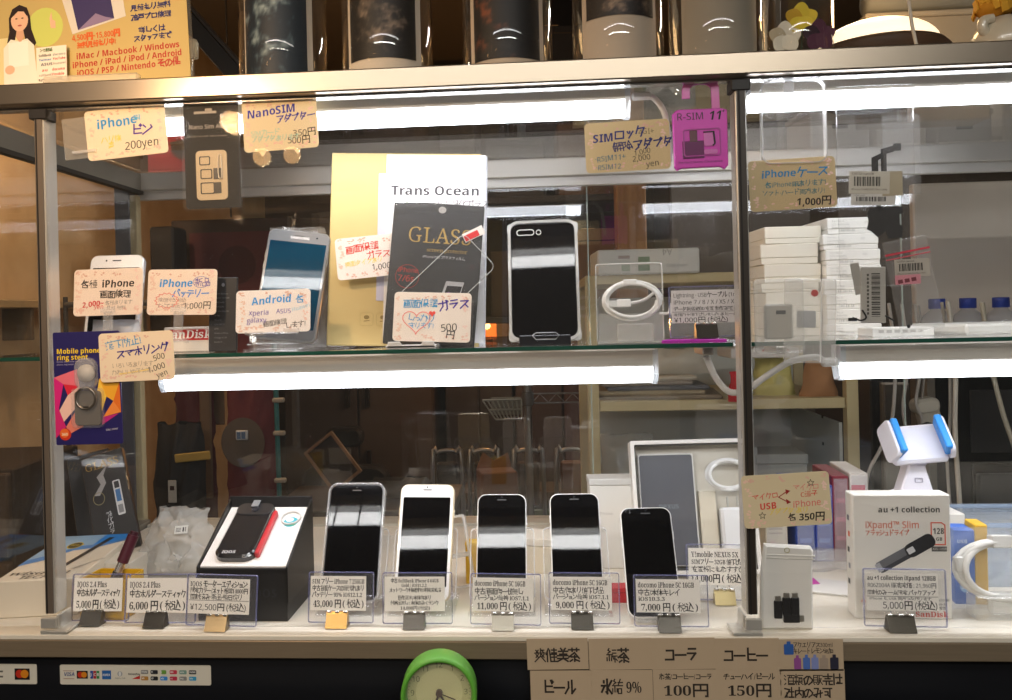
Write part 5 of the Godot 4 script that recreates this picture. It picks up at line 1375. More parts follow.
	part(t, "rim", box(Vector3(0.17, 0.012, 0.10), 0.003, Vector3(0.02, 0.0062, 0)), mat("d6d4cc", 0.4))
	part(t, "slot", box(Vector3(0.010, 0.002, 0.002), 0.0, Vector3(0.012, 0.0075, 0.0500)), mat("2a2a2a", 0.5))

func barcode_label(t: Node3D, at: Vector3, size: Vector2, roll: float, col: String) -> void:
	var b := part(t, "barcode_label", box(Vector3(size.x, size.y, 0.0004)), mat(col, 0.6), at, Vector3(0, 0, roll))
	var st := begin()
	var x := -size.x * 0.38
	var k := 0
	while x < size.x * 0.28:
		var w: float = [0.0010, 0.0005, 0.0014, 0.0007][k % 4]
		patch(st, x, -size.y * 0.16, w, size.y * 0.42, "2b2824")
		x += w + [0.0007, 0.0010, 0.0005][k % 3]
		k += 1
	write(st, "128T5A nano06", -size.x * 0.44, size.y * 0.46, size.y * 0.14, "3a352f", {})
	write(st, "iPhone CHARGING flex cable", -size.x * 0.44, -size.y * 0.24, size.y * 0.12, "4a453f", {})
	part(b, "lettering", printed(st), ink(), Vector3(0, 0, 0.0003))

# ---------- lower compartment, between the two posts ----------
func lower_left() -> void:
	# flat printed box lying at the far left
	var t := thing("gift_box", "flat cream and blue printed box reading wisdom TECH, lying at the left", "box", Vector3(-0.5555, 0.0002, -0.146), Vector3(0, 9, 0))
	part(t, "carton", box(Vector3(0.096, 0.044, 0.200), 0.0012, Vector3(0, 0.022, 0)), mat("ddd3c0", 0.6))
	var st := begin()
	var bx := Vector2(0.096, 0.200)
	var q := func(a: Array, col: String, z: float) -> void:
		var poly := PackedVector2Array()
		for p in a: poly.append(Vector2((p[0] - 0.5) * bx.x, (p[1] - 0.5) * bx.y))
		dab(st, poly, Color(col), z)
	q.call([[0, 0.30], [0.25, 0.42], [0.45, 0.62], [0.7, 0.66], [1, 0.82], [1, 1], [0, 1]], "4f86c8", 0.0)
	q.call([[0, 0.42], [0.25, 0.55], [0.45, 0.72], [0.62, 0.74], [0.62, 1], [0, 1]], "8fb2d2", 0.0001)
	q.call([[0.62, 0.74], [0.85, 0.80], [1, 0.90], [1, 1], [0.62, 1]], "2f86d8", 0.0001)
	q.call([[0.55, 0.12], [0.62, 0.12], [0.80, 0.92], [0.72, 0.92]], "2b2a2c", 0.0002)
	dab(st, ellipse(0.0095, 0.016, 24, -0.012, 0.048), Color("c9b23a"), 0.0002)
	dab(st, ellipse(0.0080, 0.0135, 24, -0.012, 0.048), Color("4a4320"), 0.0003)
	write(st, "No.1", -0.018, 0.054, 0.008, "c9b23a", {"font": "sans-bold", "z": 0.0004})
	write(st, "wisdom", -0.045, -0.062, 0.019, "2a2624", {"font": "serif", "slant": 0.3, "z": 0.0002})
	write(st, "TECH", -0.026, -0.080, 0.016, "2a2624", {"font": "sans", "slant": 0.2, "z": 0.0002})
	write(st, "wisdom TECH", 0.022, -0.06, 0.008, "5a5450", {"turn": 60.0, "z": 0.0002})
	part(t, "print", printed(st), ink(), Vector3(0, 0.0443, 0), Vector3(-90, 0, 0))
	# two black packages leaning together
	for i in 2:
		t = thing("black_glass_pack", ["black GLASS package with white smoke print leaning behind the flat printed box", "plain edge of a second black package behind the GLASS one"][i], "package", [Vector3(-0.5479, 0.0145, -0.2620), Vector3(-0.5821, 0.0110, -0.2750)][i], Vector3(-17, 6, [16.0, 14.0][i]))
		part(t, "carton", box(Vector3(0.062, 0.150, 0.010), 0.0012, Vector3(0, 0.075, 0)), gloss("17161a", 0.35))
		if i == 0:
			st = begin()
			write(st, "GLASS", -0.026, 0.142, 0.016, "a98d4e", {"font": "serif"})
			dab(st, PackedVector2Array([Vector2(-0.020, 0.090), Vector2(-0.008, 0.104), Vector2(-0.012, 0.116), Vector2(0.006, 0.130), Vector2(-0.002, 0.116), Vector2(0.000, 0.104), Vector2(-0.012, 0.088)]), Color("9a9a9c"))
			var ringp := []
			for k in 21: ringp.append(Vector2(-0.014 + 0.008 * cos(TAU * k / 20), 0.084 + 0.009 * sin(TAU * k / 20)))
			pen_line(st, ringp, 0.0009, "8d8560")
			dab(st, rrect(0.011, 0.052, 0.002, 3, 0.014, 0.078), Color("d8d8d8"))
			patch(st, 0.0105, 0.072, 0.007, 0.018, "4a7ab0", 0.0001)
			patch(st, 0.0105, 0.092, 0.007, 0.010, "3a3a3c", 0.0001)
			patch(st, 0.0105, 0.055, 0.007, 0.012, "8a8a8c", 0.0001)
			for k in 5: write(st, ["強", "化", "ガ", "ラ", "ス"][k], -0.008, 0.062 - 0.0085 * k, 0.0080, "c9c9cc", {"thick": 0.1})
			patch(st, 0.010, 0.012, 0.014, 0.010, "c8432a")
			write(st, "9H", 0.012, 0.021, 0.008, "f0e8e0", {"font": "sans-bold", "z": 0.0001})
			part(t, "print", printed(st), ink(), Vector3(0, 0, 0.0053))
	# white bag of small parts
	t = thing("parts_bag", "crumpled white plastic bag of small parts with a tiny code label", "bag", Vector3(-0.4430, 0.0, -0.2050), Vector3(-18, 0, 0))
	part(t, "film_bag", crumpled(0.122, 0.088, 0.056, 0.018, 21, 34, 28, 0.60), film("d6d3cc", 0.42, 0.3))
	part(t, "white_contents", crumpled(0.084, 0.036, 0.032, 0.012, 24, 22, 12, 0.8), mat("cfccc6", 0.7), Vector3(-0.004, 0.004, 0))
	var lb := part(t, "code_label", box(Vector3(0.018, 0.011, 0.0006)), mat("dedbd4", 0.6), Vector3(0.018, 0.058, 0.034), Vector3(-14, 0, 4))
	st = begin()
	for k in 12: patch(st, -0.007 + (k % 4) * 0.0017, -0.003 + (k / 4) * 0.0020, 0.0011, 0.0013, "3a3836")
	patch(st, 0.002, -0.003, 0.002, 0.006, "3a3836")
	patch(st, 0.0055, -0.003, 0.001, 0.006, "5a5855")
	part(lb, "code_print", printed(st), ink(), Vector3(0, 0, 0.0004))
	t = thing("low_white_box", "low white open box behind the yellow tray", "box", Vector3(-0.5095, 0.0, -0.1650))
	part(t, "carton", box(Vector3(0.075, 0.036, 0.05), 0.001, Vector3(0, 0.018, 0)), mat("d9d2c4", 0.6))
	# yellow tray and the stick in it
	t = thing("yellow_tray", "small bright yellow plastic tray behind the 5,000 yen sign", "tray", Vector3(-0.4538, 0.0, -0.0620), Vector3(0, -4, 0))
	st = begin()
	add_frame(st, rrect(0.058, 0.046, 0.004, 4), rrect(0.054, 0.042, 0.003, 4), 0.0, 0.046)
	add_prism(st, rrect(0.058, 0.046, 0.004, 4), 0.0, 0.003)
	part(t, "tray", done(st), mat("d6a81c", 0.4), Vector3.ZERO, Vector3(-90, 0, 0))
	t = thing("vapour_stick", "slim stick with a maroon cap and silver collar standing in the yellow tray", "stick", Vector3(-0.4665, 0.0032, -0.0680))
	var d := (Vector3(-0.4447, 0.0894, -0.0850) - Vector3(-0.4662, 0.0277, -0.0680))
	var a := Vector3(0.0, 0.006, 0.0)
	var dir := d.normalized()
	part(t, "dark_body", tube([a, a + dir * 0.038], 0.0062, 16), mat("3a3434", 0.35))
	part(t, "silver_collar", tube([a + dir * 0.028, a + dir * 0.056], 0.0052, 16), mat("d8d6d2", 0.25, 0.8))
	part(t, "maroon_cap", tube([a + dir * 0.050, a + dir * 0.084], 0.0068, 16), mat("4a1626", 0.4))
	part(t, "cap_end", tube([a + dir * 0.084, a + dir * 0.088], 0.0050, 16), mat("3a1020", 0.4))
	price_sign("typed sign for a used holder stick, 5,000 yen, at the left post", Vector3(-0.4537, 0.0000, -0.0262), Vector3(-8, 0, 0), Vector2(0.0580, 0.0371), [["IQOS 2.4 Plus", 0.06, 0.06, 0.24, 0.62], ["中古ホルダースティック", 0.06, 0.33, 0.22, 0.9], ["5,000 円 ( 税込 )", 0.06, 0.63, 0.30, 0.9]], "6d6a64", {"clip_x": -0.004, "up": 0.033})
	price_sign("typed sign for a used holder stick, 6,000 yen, by the crumpled bag", Vector3(-0.3796, 0.0000, -0.0205), Vector3(-8, 0, 0), Vector2(0.0727, 0.0381), [["IQOS 2.4 Plus", 0.04, 0.06, 0.24, 0.50], ["中古ホルダースティック", 0.04, 0.34, 0.22, 0.92], ["6,000 円 ( 税込 )", 0.04, 0.63, 0.31, 0.92]], "4a4640", {"up": 0.034})
	# the black boxed kit
	var bw := 0.106
	t = thing("boxed_kit", "black open box showing a black and red device in white lining", "boxed device", Vector3(-0.2849, 0.0, -0.0360), Vector3(0, -1, 0))
	var fr := 0.060
	var rr := 0.108
	var dp := 0.104
	st = begin()
	add_prism(st, PackedVector2Array([Vector2(0, 0), Vector2(dp, 0), Vector2(dp, rr), Vector2(0.004, fr - 0.003), Vector2(0.004, fr), Vector2(0, fr)]), -bw / 2, bw / 2, 0.0, Transform3D(Basis(Vector3.UP, PI / 2), Vector3(0, 0, 0)))
	part(t, "black_box", done(st), mat("151415", 0.5))
	for sx: float in [-1.0, 1.0]:
		st = begin()
		add_prism(st, PackedVector2Array([Vector2(0, 0.02), Vector2(dp, 0.02), Vector2(dp, rr + 0.010), Vector2(0.0, fr + 0.002)]), -0.0012, 0.0012, 0.0, Transform3D(Basis(Vector3.UP, PI / 2), Vector3(sx * bw / 2, 0, 0)))
		part(t, "side_wall", done(st), mat("1a1919", 0.45))
	part(t, "rear_wall", box(Vector3(bw + 0.002, 0.034, 0.002), 0.0004, Vector3(0, rr - 0.004, -dp)), mat("1c1b1b", 0.45))
	var slope := rad_to_deg(atan2(rr - fr, dp))
	var L := sqrt((rr - fr) * (rr - fr) + dp * dp) - 0.006
	var lining := part(t, "white_lining", box(Vector3(bw - 0.004, 0.003, L), 0.0005, Vector3(0, 0.0016, -L / 2 - 0.004)), mat("ece9e6", 0.5), Vector3(0, fr - 0.002, 0), Vector3(slope, 0, 0))
	part(lining, "device", prism(rrect(0.050, L - 0.010, 0.014, 6, -0.013, L / 2 + 0.006), 0.002, 0.012, 0.003), gloss("1e1e21", 0.22), Vector3.ZERO, Vector3(-90, 0, 0))
	part(lining, "red_side", box(Vector3(0.0055, 0.009, L - 0.030), 0.0015, Vector3(0.0135, 0.0075, -L / 2 - 0.002)), mat("c0262f", 0.4))
	part(lining, "device_cap", prism(rrect(0.046, 0.022, 0.010, 6, -0.013, L - 0.012), 0.0118, 0.0135, 0.0006), mat("242427", 0.4), Vector3.ZERO, Vector3(-90, 0, 0))
	part(lining, "lens", prism(ellipse(0.0045, 0.0045, 16, -0.012, L - 0.014), 0.0135, 0.0146), gloss("31343c", 0.2), Vector3.ZERO, Vector3(-90, 0, 0))
	part(lining, "holder_slot", frame(ellipse(0.0125, 0.0125, 24, 0.034, L - 0.020), ellipse(0.0110, 0.0110, 24, 0.034, L - 0.020), 0.002, 0.006), mat("cfccc8", 0.5), Vector3.ZERO, Vector3(-90, 0, 0))
	st = begin()
	dab(st, ellipse(0.0092, 0.0092, 20, 0.035, L - 0.026), Color("3fb4c8"))
	dab(st, PackedVector2Array([Vector2(0.030, L - 0.033), Vector2(0.041, L - 0.033), Vector2(0.0438, L - 0.026), Vector2(0.036, L - 0.027)]), Color("37a86a"), 0.0001)
	dab(st, ellipse(0.005, 0.004, 12, 0.033, L - 0.022), Color("e8f4f4"), 0.0002)
	part(lining, "round_sticker", printed(st), ink(), Vector3(0, 0.0034, 0), Vector3(-90, 0, 0))
	part(lining, "silver_tab", box(Vector3(0.009, 0.001, 0.012), 0.0, Vector3(-0.014, 0.0150, -L + 0.004)), mat("a9b0b8", 0.3, 0.5))
	st = begin()
	write(st, "IQOS", -0.028, 0.022, 0.007, "c9c9cc", {"font": "sans-bold"})
	part(lining, "device_lettering", printed(st), ink(), Vector3(0, 0.0123, 0), Vector3(-90, 0, 0))
	st = begin()
	write(st, "IQOS", 0.008, 0.040, 0.014, "2c2c30", {"font": "sans-bold"})
	part(t, "box_lettering", printed(st), ink(), Vector3(0, 0, 0.0004))
	price_sign("typed sign for the black boxed kit, 12,500 yen", Vector3(-0.3048, 0.0000, -0.0120), Vector3(-6, 0, -1.5), Vector2(0.0704, 0.0386), [["IQOS モーターエディション", 0.02, 0.05, 0.20, 0.94], ["限定カラー/ネット相場14000円", 0.03, 0.25, 0.17, 0.94], ["開封済み·新品·箱日焼り", 0.03, 0.43, 0.17, 0.86], ["rule", 0.62], ["¥12,500円 (税込)", 0.03, 0.68, 0.24, 0.92, "sans"]], "9a8562", {"up": 0.036})
	# the row of phones for sale
	var black := {"body": mat("8f9092", 0.3, 0.7), "face": mirror("0b0b0d"), "screen": mirror("060608"), "ring": mat("26262a", 0.3)}
	var white6 := {"body": mat("d9c9a8", 0.3, 0.6), "face": gloss("efeeec"), "screen": mirror("060608"), "chin": 0.0165}
	var five := {"body": gloss("f0efec", 0.35), "face": mirror("0b0b0d"), "screen": mirror("060608"), "corner": 0.0105, "chin": 0.016, "thick": 0.009, "side": 0.007, "ring": mat("26262a", 0.3)}
	t = phone("black smartphone in a clear case above the 43,000 yen sign", Vector3(-0.1656, 0.0125, -0.0620), Vector3(-25.2, -1, 0), 0.067, 0.138, black)
	part(t, "clear_case", frame(rrect(0.0705, 0.1415, 0.0115, 6, 0, 0.069), rrect(0.0672, 0.1382, 0.0095, 6, 0, 0.069), -0.001, 0.0088), pane("f2f2f2", 0.25, 0.06))
	phone("white faced smartphone with gold sides above the 14,000 yen sign", Vector3(-0.0803, 0.0125, -0.0620), Vector3(-26.3, -2, -0.5), 0.067, 0.138, white6)
	phone("white rimmed smartphone with a yellow box just behind it", Vector3(0.0133, 0.0125, -0.0620), Vector3(-26.3, -1, 0), 0.0592, 0.1244, five)
	phone("white rimmed smartphone in front of the tall white carton", Vector3(0.1016, 0.0125, -0.0620), Vector3(-26.4, -1, 0.5), 0.0592, 0.1244, five)
	phone("white rimmed smartphone standing lowest, above the 7,000 yen sign", Vector3(0.1847, 0.0035, -0.0340), Vector3(-31, -1, 1.0), 0.0592, 0.1244, five)
	var names := ["clear cased black phone", "white faced phone with gold sides", "white rimmed phone near the yellow box", "white rimmed phone before the tall carton"]
	var xs := [-0.1656, -0.0803, 0.0133, 0.1016]
	for i in 4:
		stand("clear acrylic stand under the %s" % names[i], Vector3(xs[i], 0.0002, -0.072), 0, 0.078, 31, 0.085, 0.012)
	t = thing("phone_stand", "low clear stand under the phone for 7,000 yen", "phone stand", Vector3(0.1873, 0.0002, -0.0450), Vector3.ZERO, "clear acrylic phone stands")
	part(t, "foot", box(Vector3(0.050, 0.0025, 0.070), 0.0005, Vector3(0, 0.0013, -0.025)), pane("eef2f4", 0.1, 0.03))
	part(t, "lip", box(Vector3(0.044, 0.010, 0.0025), 0.0005, Vector3(0, 0.005, 0.013)), pane("eef2f4", 0.2, 0.05))
	price_sign("typed sign for the black phone, 43,000 yen", Vector3(-0.1701, 0.0000, -0.0216), Vector3(-7, 0, -0.5), Vector2(0.0636, 0.0375), [["SIM フリー iPhone 7 256GB", 0.03, 0.05, 0.19, 0.94], ["中古背面ケースの跡汚れあり", 0.03, 0.26, 0.17, 0.94], ["バッテリー 93% iOS12.1.2", 0.03, 0.45, 0.17, 0.90], ["43,000 円 ( 税込 )", 0.05, 0.66, 0.27, 0.92]], "b08d52", {"up": 0.036})
	price_sign("typed sign in small print for the white faced phone, 14,000 yen", Vector3(-0.0823, 0.0000, -0.0192), Vector3(-7, 0, 0), Vector2(0.0678, 0.0373), [["中古 SoftBank iPhone 6 64GB", 0.10, 0.04, 0.14, 0.80], ["Gold / iOS11.2.2", 0.28, 0.18, 0.13, 0.42], ["ネットワーク利用制限O判定支払済", 0.08, 0.32, 0.13, 0.86], ["動作正常/本体傷あり", 0.22, 0.54, 0.13, 0.56], ["付属品無し : 本体のみ·Cランク", 0.10, 0.69, 0.13, 0.80], ["14,000円 (税込)", 0.26, 0.84, 0.13, 0.50]], "4f4b45", {"up": 0.036})
	price_sign("typed sign for an unscratched phone, 11,000 yen", Vector3(0.0162, 0.0000, -0.0168), Vector3(-7, 0, -1), Vector2(0.0673, 0.0359), [["docomo iPhone 5C 16GB", 0.03, 0.05, 0.22, 0.84], ["中古/画面傷一切無し", 0.03, 0.30, 0.20, 0.80], ["バージョン維持 iOS7.1.1", 0.03, 0.51, 0.17, 0.90], ["11,000 円 ( 税込 )", 0.07, 0.70, 0.27, 0.90]], "8d877a", {"up": 0.036})
	price_sign("typed sign for a scratched reduced phone, 9,000 yen", Vector3(0.1032, 0.0000, -0.0202), Vector3(-7, 0, -0.5), Vector2(0.0668, 0.0356), [["docomo iPhone 5C 16GB", 0.03, 0.05, 0.22, 0.90], ["中古/傷あり値下げ品", 0.03, 0.30, 0.20, 0.84], ["バージョン維持 iOS7.1.1", 0.03, 0.51, 0.17, 0.92], ["9,000 円 ( 税込 )", 0.07, 0.70, 0.27, 0.90]], "3a362f", {"up": 0.036})
	price_sign("typed sign for the lowest phone, 7,000 yen", Vector3(0.1966, 0.0000, -0.0122), Vector3(-7, 0, -0.5), Vector2(0.0689, 0.0350), [["docomo iPhone 5C 16GB", 0.03, 0.05, 0.22, 0.88], ["中古/本体キレイ", 0.03, 0.29, 0.20, 0.66], ["iOS10.3.3", 0.03, 0.50, 0.17, 0.42], ["7,000 円 ( 税込 )", 0.07, 0.69, 0.28, 0.90]], "4a463f", {"up": 0.036})
	# odds and ends between the phones
	t = thing("plastic_offcuts", "heap of clear plastic scraps between the two tallest phones", "plastic scraps", Vector3(-0.1433, 0.0, -0.1600), Vector3(-10, 0, 0))
	part(t, "clear_scrap", crumpled(0.05, 0.06, 0.035, 0.010, 41, 10, 10, 0.7), film("eceae4", 0.12, 0.1))
	t = thing("clear_holder_frame", "clear bent plastic holder leaning beside the white faced phone", "holder", Vector3(-0.0398, 0.0, -0.1500), Vector3(-12, -18, 14))
	part(t, "bent_sheet", frame(rrect(0.036, 0.090, 0.004, 4, 0, 0.045), rrect(0.030, 0.084, 0.003, 4, 0, 0.045), -0.002, 0.002), pane("f2f0ea", 0.4, 0.1))
	part(t, "cross_bar", box(Vector3(0.032, 0.006, 0.004), 0.001, Vector3(0, 0.040, 0)), pane("f2f0ea", 0.4, 0.1))
	t = thing("yellow_box", "small yellow box behind the phone for 11,000 yen", "box", Vector3(-0.0224, 0.0, -0.1750))
	part(t, "carton", box(Vector3(0.030, 0.050, 0.02), 0.001, Vector3(0, 0.025, 0)), mat("d8a81e", 0.5))
	part(t, "lid_edge", box(Vector3(0.031, 0.004, 0.021), 0.0008, Vector3(0, 0.051, 0)), mat("e0b42c", 0.5))
	t = thing("small_white_box", "small white box with a narrow dark seam behind the phone for 9,000 yen", "box", Vector3(0.0664, 0.0, -0.2300), Vector3(0, -12, 0))
	part(t, "base", box(Vector3(0.056, 0.036, 0.05), 0.001, Vector3(0, 0.018, 0)), mat("ddd3bd", 0.6))
	part(t, "lid", box(Vector3(0.058, 0.010, 0.052), 0.001, Vector3(0, 0.0415, 0)), mat("e2dccf", 0.6))
	t = thing("phone_carton", "tall white phone carton standing behind the phone for 9,000 yen", "carton", Vector3(0.1648, 0.0, -0.2450), Vector3(0, 2, 0))
	part(t, "base", box(Vector3(0.076, 0.112, 0.035), 0.001, Vector3(0, 0.056, 0)), mat("e2dfd8", 0.5))
	part(t, "lid", box(Vector3(0.078, 0.009, 0.037), 0.001, Vector3(0, 0.1168, 0)), mat("cfcdc8", 0.5))
	part(t, "dark_slot", prism(rrect(0.006, 0.026, 0.003, 4, 0.024, 0.072), 0.0174, 0.0182), mat("2b2b2d", 0.4))
	st = begin()
	write(st, "iPhone", -0.026, 0.078, 0.006, "b9b6b0", {})
	write(st, "LTE", -0.026, 0.054, 0.005, "b9b6b0", {})
	part(t, "lettering", printed(st), ink(), Vector3(0, 0, 0.0180))
	t = thing("red_box", "small bright red box between the two rightmost phones for sale", "box", Vector3(0.1571, 0.0, -0.1050))
	part(t, "carton", box(Vector3(0.036, 0.018, 0.02), 0.001, Vector3(0, 0.009, 0)), mat("d8303a", 0.5))
	part(t, "lid_seam", box(Vector3(0.0364, 0.0012, 0.0204), 0.0, Vector3(0, 0.0125, 0)), mat("b8242e", 0.5))
	# open phone kit leaning at the back
	t = thing("open_phone_kit", "white open kit box with a grey screened phone, charger and cable", "boxed phone", Vector3(0.2634, 0.001, -0.2050), Vector3(-13, 0, 0.8))
	var kw := 0.158
	var kh := 0.172
	st = begin()
	add_frame(st, rrect(kw, kh, 0.002, 2, 0, kh / 2), rrect(kw - 0.010, kh - 0.010, 0.001, 2, 0, kh / 2), -0.004, 0.026)
	part(t, "tray_wall", done(st), mat("e6e3dd", 0.5))
	part(t, "tray_floor", box(Vector3(kw - 0.008, kh - 0.008, 0.003), 0.0, Vector3(0, kh / 2, -0.002)), mat("d9d4c8", 0.6))
	part(t, "rim_line", frame(rrect(kw - 0.010, kh - 0.010, 0.001, 2, 0, kh / 2), rrect(kw - 0.014, kh - 0.014, 0.001, 2, 0, kh / 2), 0.010, 0.022), mat("55534f", 0.6))
	var kp := part(t, "kit_phone", prism(rrect(0.074, 0.146, 0.004, 4, -0.032, 0.082), 0.004, 0.012, 0.001), mat("dedcd8", 0.4))
	part(kp, "kit_screen", prism(rrect(0.070, 0.142, 0.003, 4, -0.032, 0.082), 0.0119, 0.0124), gloss("5d5f66", 0.25))
	st = begin()
	write(st, "nexus", -0.045, 0.092, 0.010, "76838c", {})
	part(kp, "screen_lettering", printed(st), ink(), Vector3(0, 0, 0.0127))
	part(t, "blue_tab", prism(ellipse(0.006, 0.006, 14, 0.004, 0.016), 0.012, 0.014), mat("2fa0d0", 0.5))
	part(t, "divider", box(Vector3(0.022, 0.090, 0.010), 0.001, Vector3(0.020, 0.060, 0.006)), mat("d3ccba", 0.6))
	st = begin()
	coil(st, Vector3(0.048, 0.125, 0.014), 0.028, 0.020, 3, 0.0026, 9)
	part(t, "white_cable", done(st), mat("e6e6e4", 0.45))
	part(t, "charger", box(Vector3(0.036, 0.062, 0.020), 0.003, Vector3(0.052, 0.052, 0.012)), mat("e6e8ea", 0.45))
	for px: float in [0.045, 0.058]: part(t, "plug_prong", box(Vector3(0.002, 0.014, 0.005), 0.0003, Vector3(px, 0.090, 0.012)), mat("c9c9c4", 0.3, 0.6))
	part(t, "pale_blue_band", box(Vector3(0.038, 0.014, 0.021), 0.001, Vector3(0.052, 0.014, 0.012)), mat("b8d4e4", 0.5))
	price_sign("typed sign for the open phone kit, half behind the 7,000 yen one", Vector3(0.2679, 0.0, -0.0950), Vector3(-7, 0, -1), Vector2(0.0684, 0.0425), [["Y!mobile NEXUS 5X", 0.05, 0.06, 0.20, 0.80], ["SIMフリー 32GB 値下げ品", 0.05, 0.28, 0.17, 0.90], ["充電機にもおすすめ", 0.05, 0.48, 0.17, 0.90], ["14,000円 ( 税込 )", 0.03, 0.68, 0.26, 0.94]], "c9b98a", {"up": 0.042, "clip_x": 0.006})

# ---------- lower compartment, right of the second post ----------
func lower_right() -> void:
	var s := Vector2(0.0903, 0.0557)
	var t := card("pink bordered card with arrows for micro USB adapters, 350 yen each", Vector3(0.3186, 0.1447, 0.0080), s, Vector3(0, 0, 3.0), "d9c9a4")
	lettering(t, s, [["マイクロ", 0.11, 0.36, 0.12, "d8423a", FELT, 3.0], ["USB", 0.18, 0.50, 0.17, "d8423a", MARKER, 2.0], ["マイクロ", 0.58, 0.22, 0.12, "e08a80", FELT, 2.0], ["C端子", 0.66, 0.35, 0.12, "d8423a", FELT, 2.0], ["iPhone", 0.56, 0.50, 0.17, "e0706a", FELT, 3.0], ["アダプタ あり", 0.28, 0.64, 0.12, "e8cf5a", FELT], ["各", 0.50, 0.75, 0.15, "2a221c", FELT], ["350円", 0.62, 0.74, 0.18, "2a221c", MARKER]])
	var st := begin()
	for y: float in [0.0085, -0.0015]:
		pen(st, Vector2(-0.008, 0.0035), Vector2(0.000, y), 0.0009, Color("9a2a26"))
		dab(st, PackedVector2Array([Vector2(0.0045, y + (0.001 if y > 0 else -0.001)), Vector2(-0.0005, y + 0.0028), Vector2(0.0, y - 0.0028)]), Color("9a2a26"))
	for c in [Vector2(-0.026, -0.015), Vector2(0.026, 0.0165)]:
		var star := []
		for i in 11: star.append(c + (0.0036 if i % 2 == 0 else 0.0016) * Vector2(sin(TAU * i / 10), cos(TAU * i / 10)))
		pen_line(st, star, 0.0005, "4a463a")
	part(t, "drawn_arrows", printed(st), ink(), Vector3(0, 0, 0.0002))
	# white zip bag of adapters
	t = thing("adapter_bag", "white frosted zip bag with small black adapters standing at the post", "bag", Vector3(0.3229, 0.0004, -0.0160))
	part(t, "frosted_bag", prism(PackedVector2Array([Vector2(-0.028, 0), Vector2(0.027, 0), Vector2(0.028, 0.070), Vector2(0.0295, 0.084), Vector2(0.027, 0.0885), Vector2(-0.022, 0.0915), Vector2(-0.0235, 0.078), Vector2(-0.026, 0.060)]), -0.004, 0.003, 0.0022), mat("e6e3dc", 0.45))
	part(t, "zip_seam", box(Vector3(0.051, 0.0016, 0.0012), 0.0003, Vector3(0.002, 0.0800, 0.0032)), mat("dddad3", 0.4), Vector3.ZERO, Vector3(0, 0, -2))
	part(t, "zip_seam", box(Vector3(0.051, 0.0012, 0.0012), 0.0003, Vector3(0.002, 0.0765, 0.0032)), mat("c9c6be", 0.4), Vector3.ZERO, Vector3(0, 0, -2))
	part(t, "hang_hole", frame(ellipse(0.0030, 0.0030, 16, 0.001, 0.0855), ellipse(0.0022, 0.0022, 16, 0.001, 0.0855), 0.003, 0.0036), mat("b8b08a", 0.4))
	for k in [[-0.010, 0.022, 0], [-0.001, 0.0255, 0], [0.008, 0.0255, 0], [0.004, 0.0125, 1]]:
		var ad := part(t, "black_adapter", box(Vector3(0.0085, 0.019, 0.003) if k[2] == 0 else Vector3(0.017, 0.009, 0.003), 0.0008, Vector3(k[0], k[1], 0.0040)), mat("17171a", 0.45))
		part(ad, "steel_plug", box(Vector3(0.0060, 0.0055, 0.0022) if k[2] == 0 else Vector3(0.0050, 0.0065, 0.0022), 0.0004, Vector3(k[0] + (0.0 if k[2] == 0 else 0.0105), k[1] + (0.0118 if k[2] == 0 else 0.0), 0.0040)), mat("a9a59b", 0.3, 0.7))
	# a row of upright slim boxes
	var cols := [["cfc5b0", "brown lettered cream"], ["2f4a9a", "blue"], ["34499c", "deep blue"], ["7d2434", "maroon"], ["d8d2cc", "white and red striped"]]
	var wd := [0.030, 0.026, 0.024, 0.022, 0.024]
	for i in 5:
		t = thing("slim_box", "upright slim %s box in the row behind the zip bag" % cols[i][1], "box", Vector3([0.3813, 0.4201, 0.4454, 0.4694, 0.4946][i], 0.0, -0.30), Vector3(0, [0, 0, 0, -2, -3][i], 0), "slim boxes in a row")
		var hh: float = [0.098, 0.104, 0.104, 0.116, 0.120][i]
		part(t, "carton", box(Vector3(wd[i], hh, 0.09), 0.0012, Vector3(0, hh / 2, 0)), mat(cols[i][0], 0.4))
		part(t, "clear_front", box(Vector3(wd[i] - 0.004, hh - 0.006, 0.001), 0.0, Vector3(0, hh / 2, 0.0458)), pane("e8ecf4", 0.12, 0.06))
		st = begin()
		if i == 0:
			dab(st, PackedVector2Array([Vector2(-0.006, 0.078), Vector2(0.008, 0.078), Vector2(0.001, 0.064)]), Color("7a2a24"))
			for k in 3: patch(st, -0.010, 0.050 - 0.006 * k, 0.018, 0.0022, "a3978a")
		elif i == 4:
			patch(st, -0.010, 0.070, 0.018, 0.034, "c03048")
		else:
			for k in 3: patch(st, -wd[i] * 0.3, hh * (0.25 + 0.22 * k), wd[i] * 0.6, 0.006, ["5d76c0", "5d76c0", "a8485a"][i - 1])
		part(t, "print", printed(st), ink(), Vector3(0, 0, 0.0452))
	t = thing("clear_wrapper", "flat crumpled clear wrapper in front of the slim boxes", "wrapper", Vector3(0.4422, 0.0, -0.2100), Vector3(-70, 0, 0))
	part(t, "film", crumpled(0.07, 0.05, 0.01, 0.006, 51, 10, 8, 0.8), film("e0dcd6", 0.3, 0.2))
	t = thing("folded_leaflet", "white folded leaflet with a magenta corner lying left of the flash drive box", "leaflet", Vector3(0.4175, 0.0005, -0.1400), Vector3(0, -14, 0))
	st = begin()
	add_prism(st, PackedVector2Array([Vector2(-0.028, -0.020), Vector2(0.030, -0.024), Vector2(0.034, 0.030), Vector2(-0.022, 0.034)]), 0.0, 0.002)
	part(t, "sheet", done(st), mat("d6d2cc", 0.6), Vector3.ZERO, Vector3(-90, 0, 0))
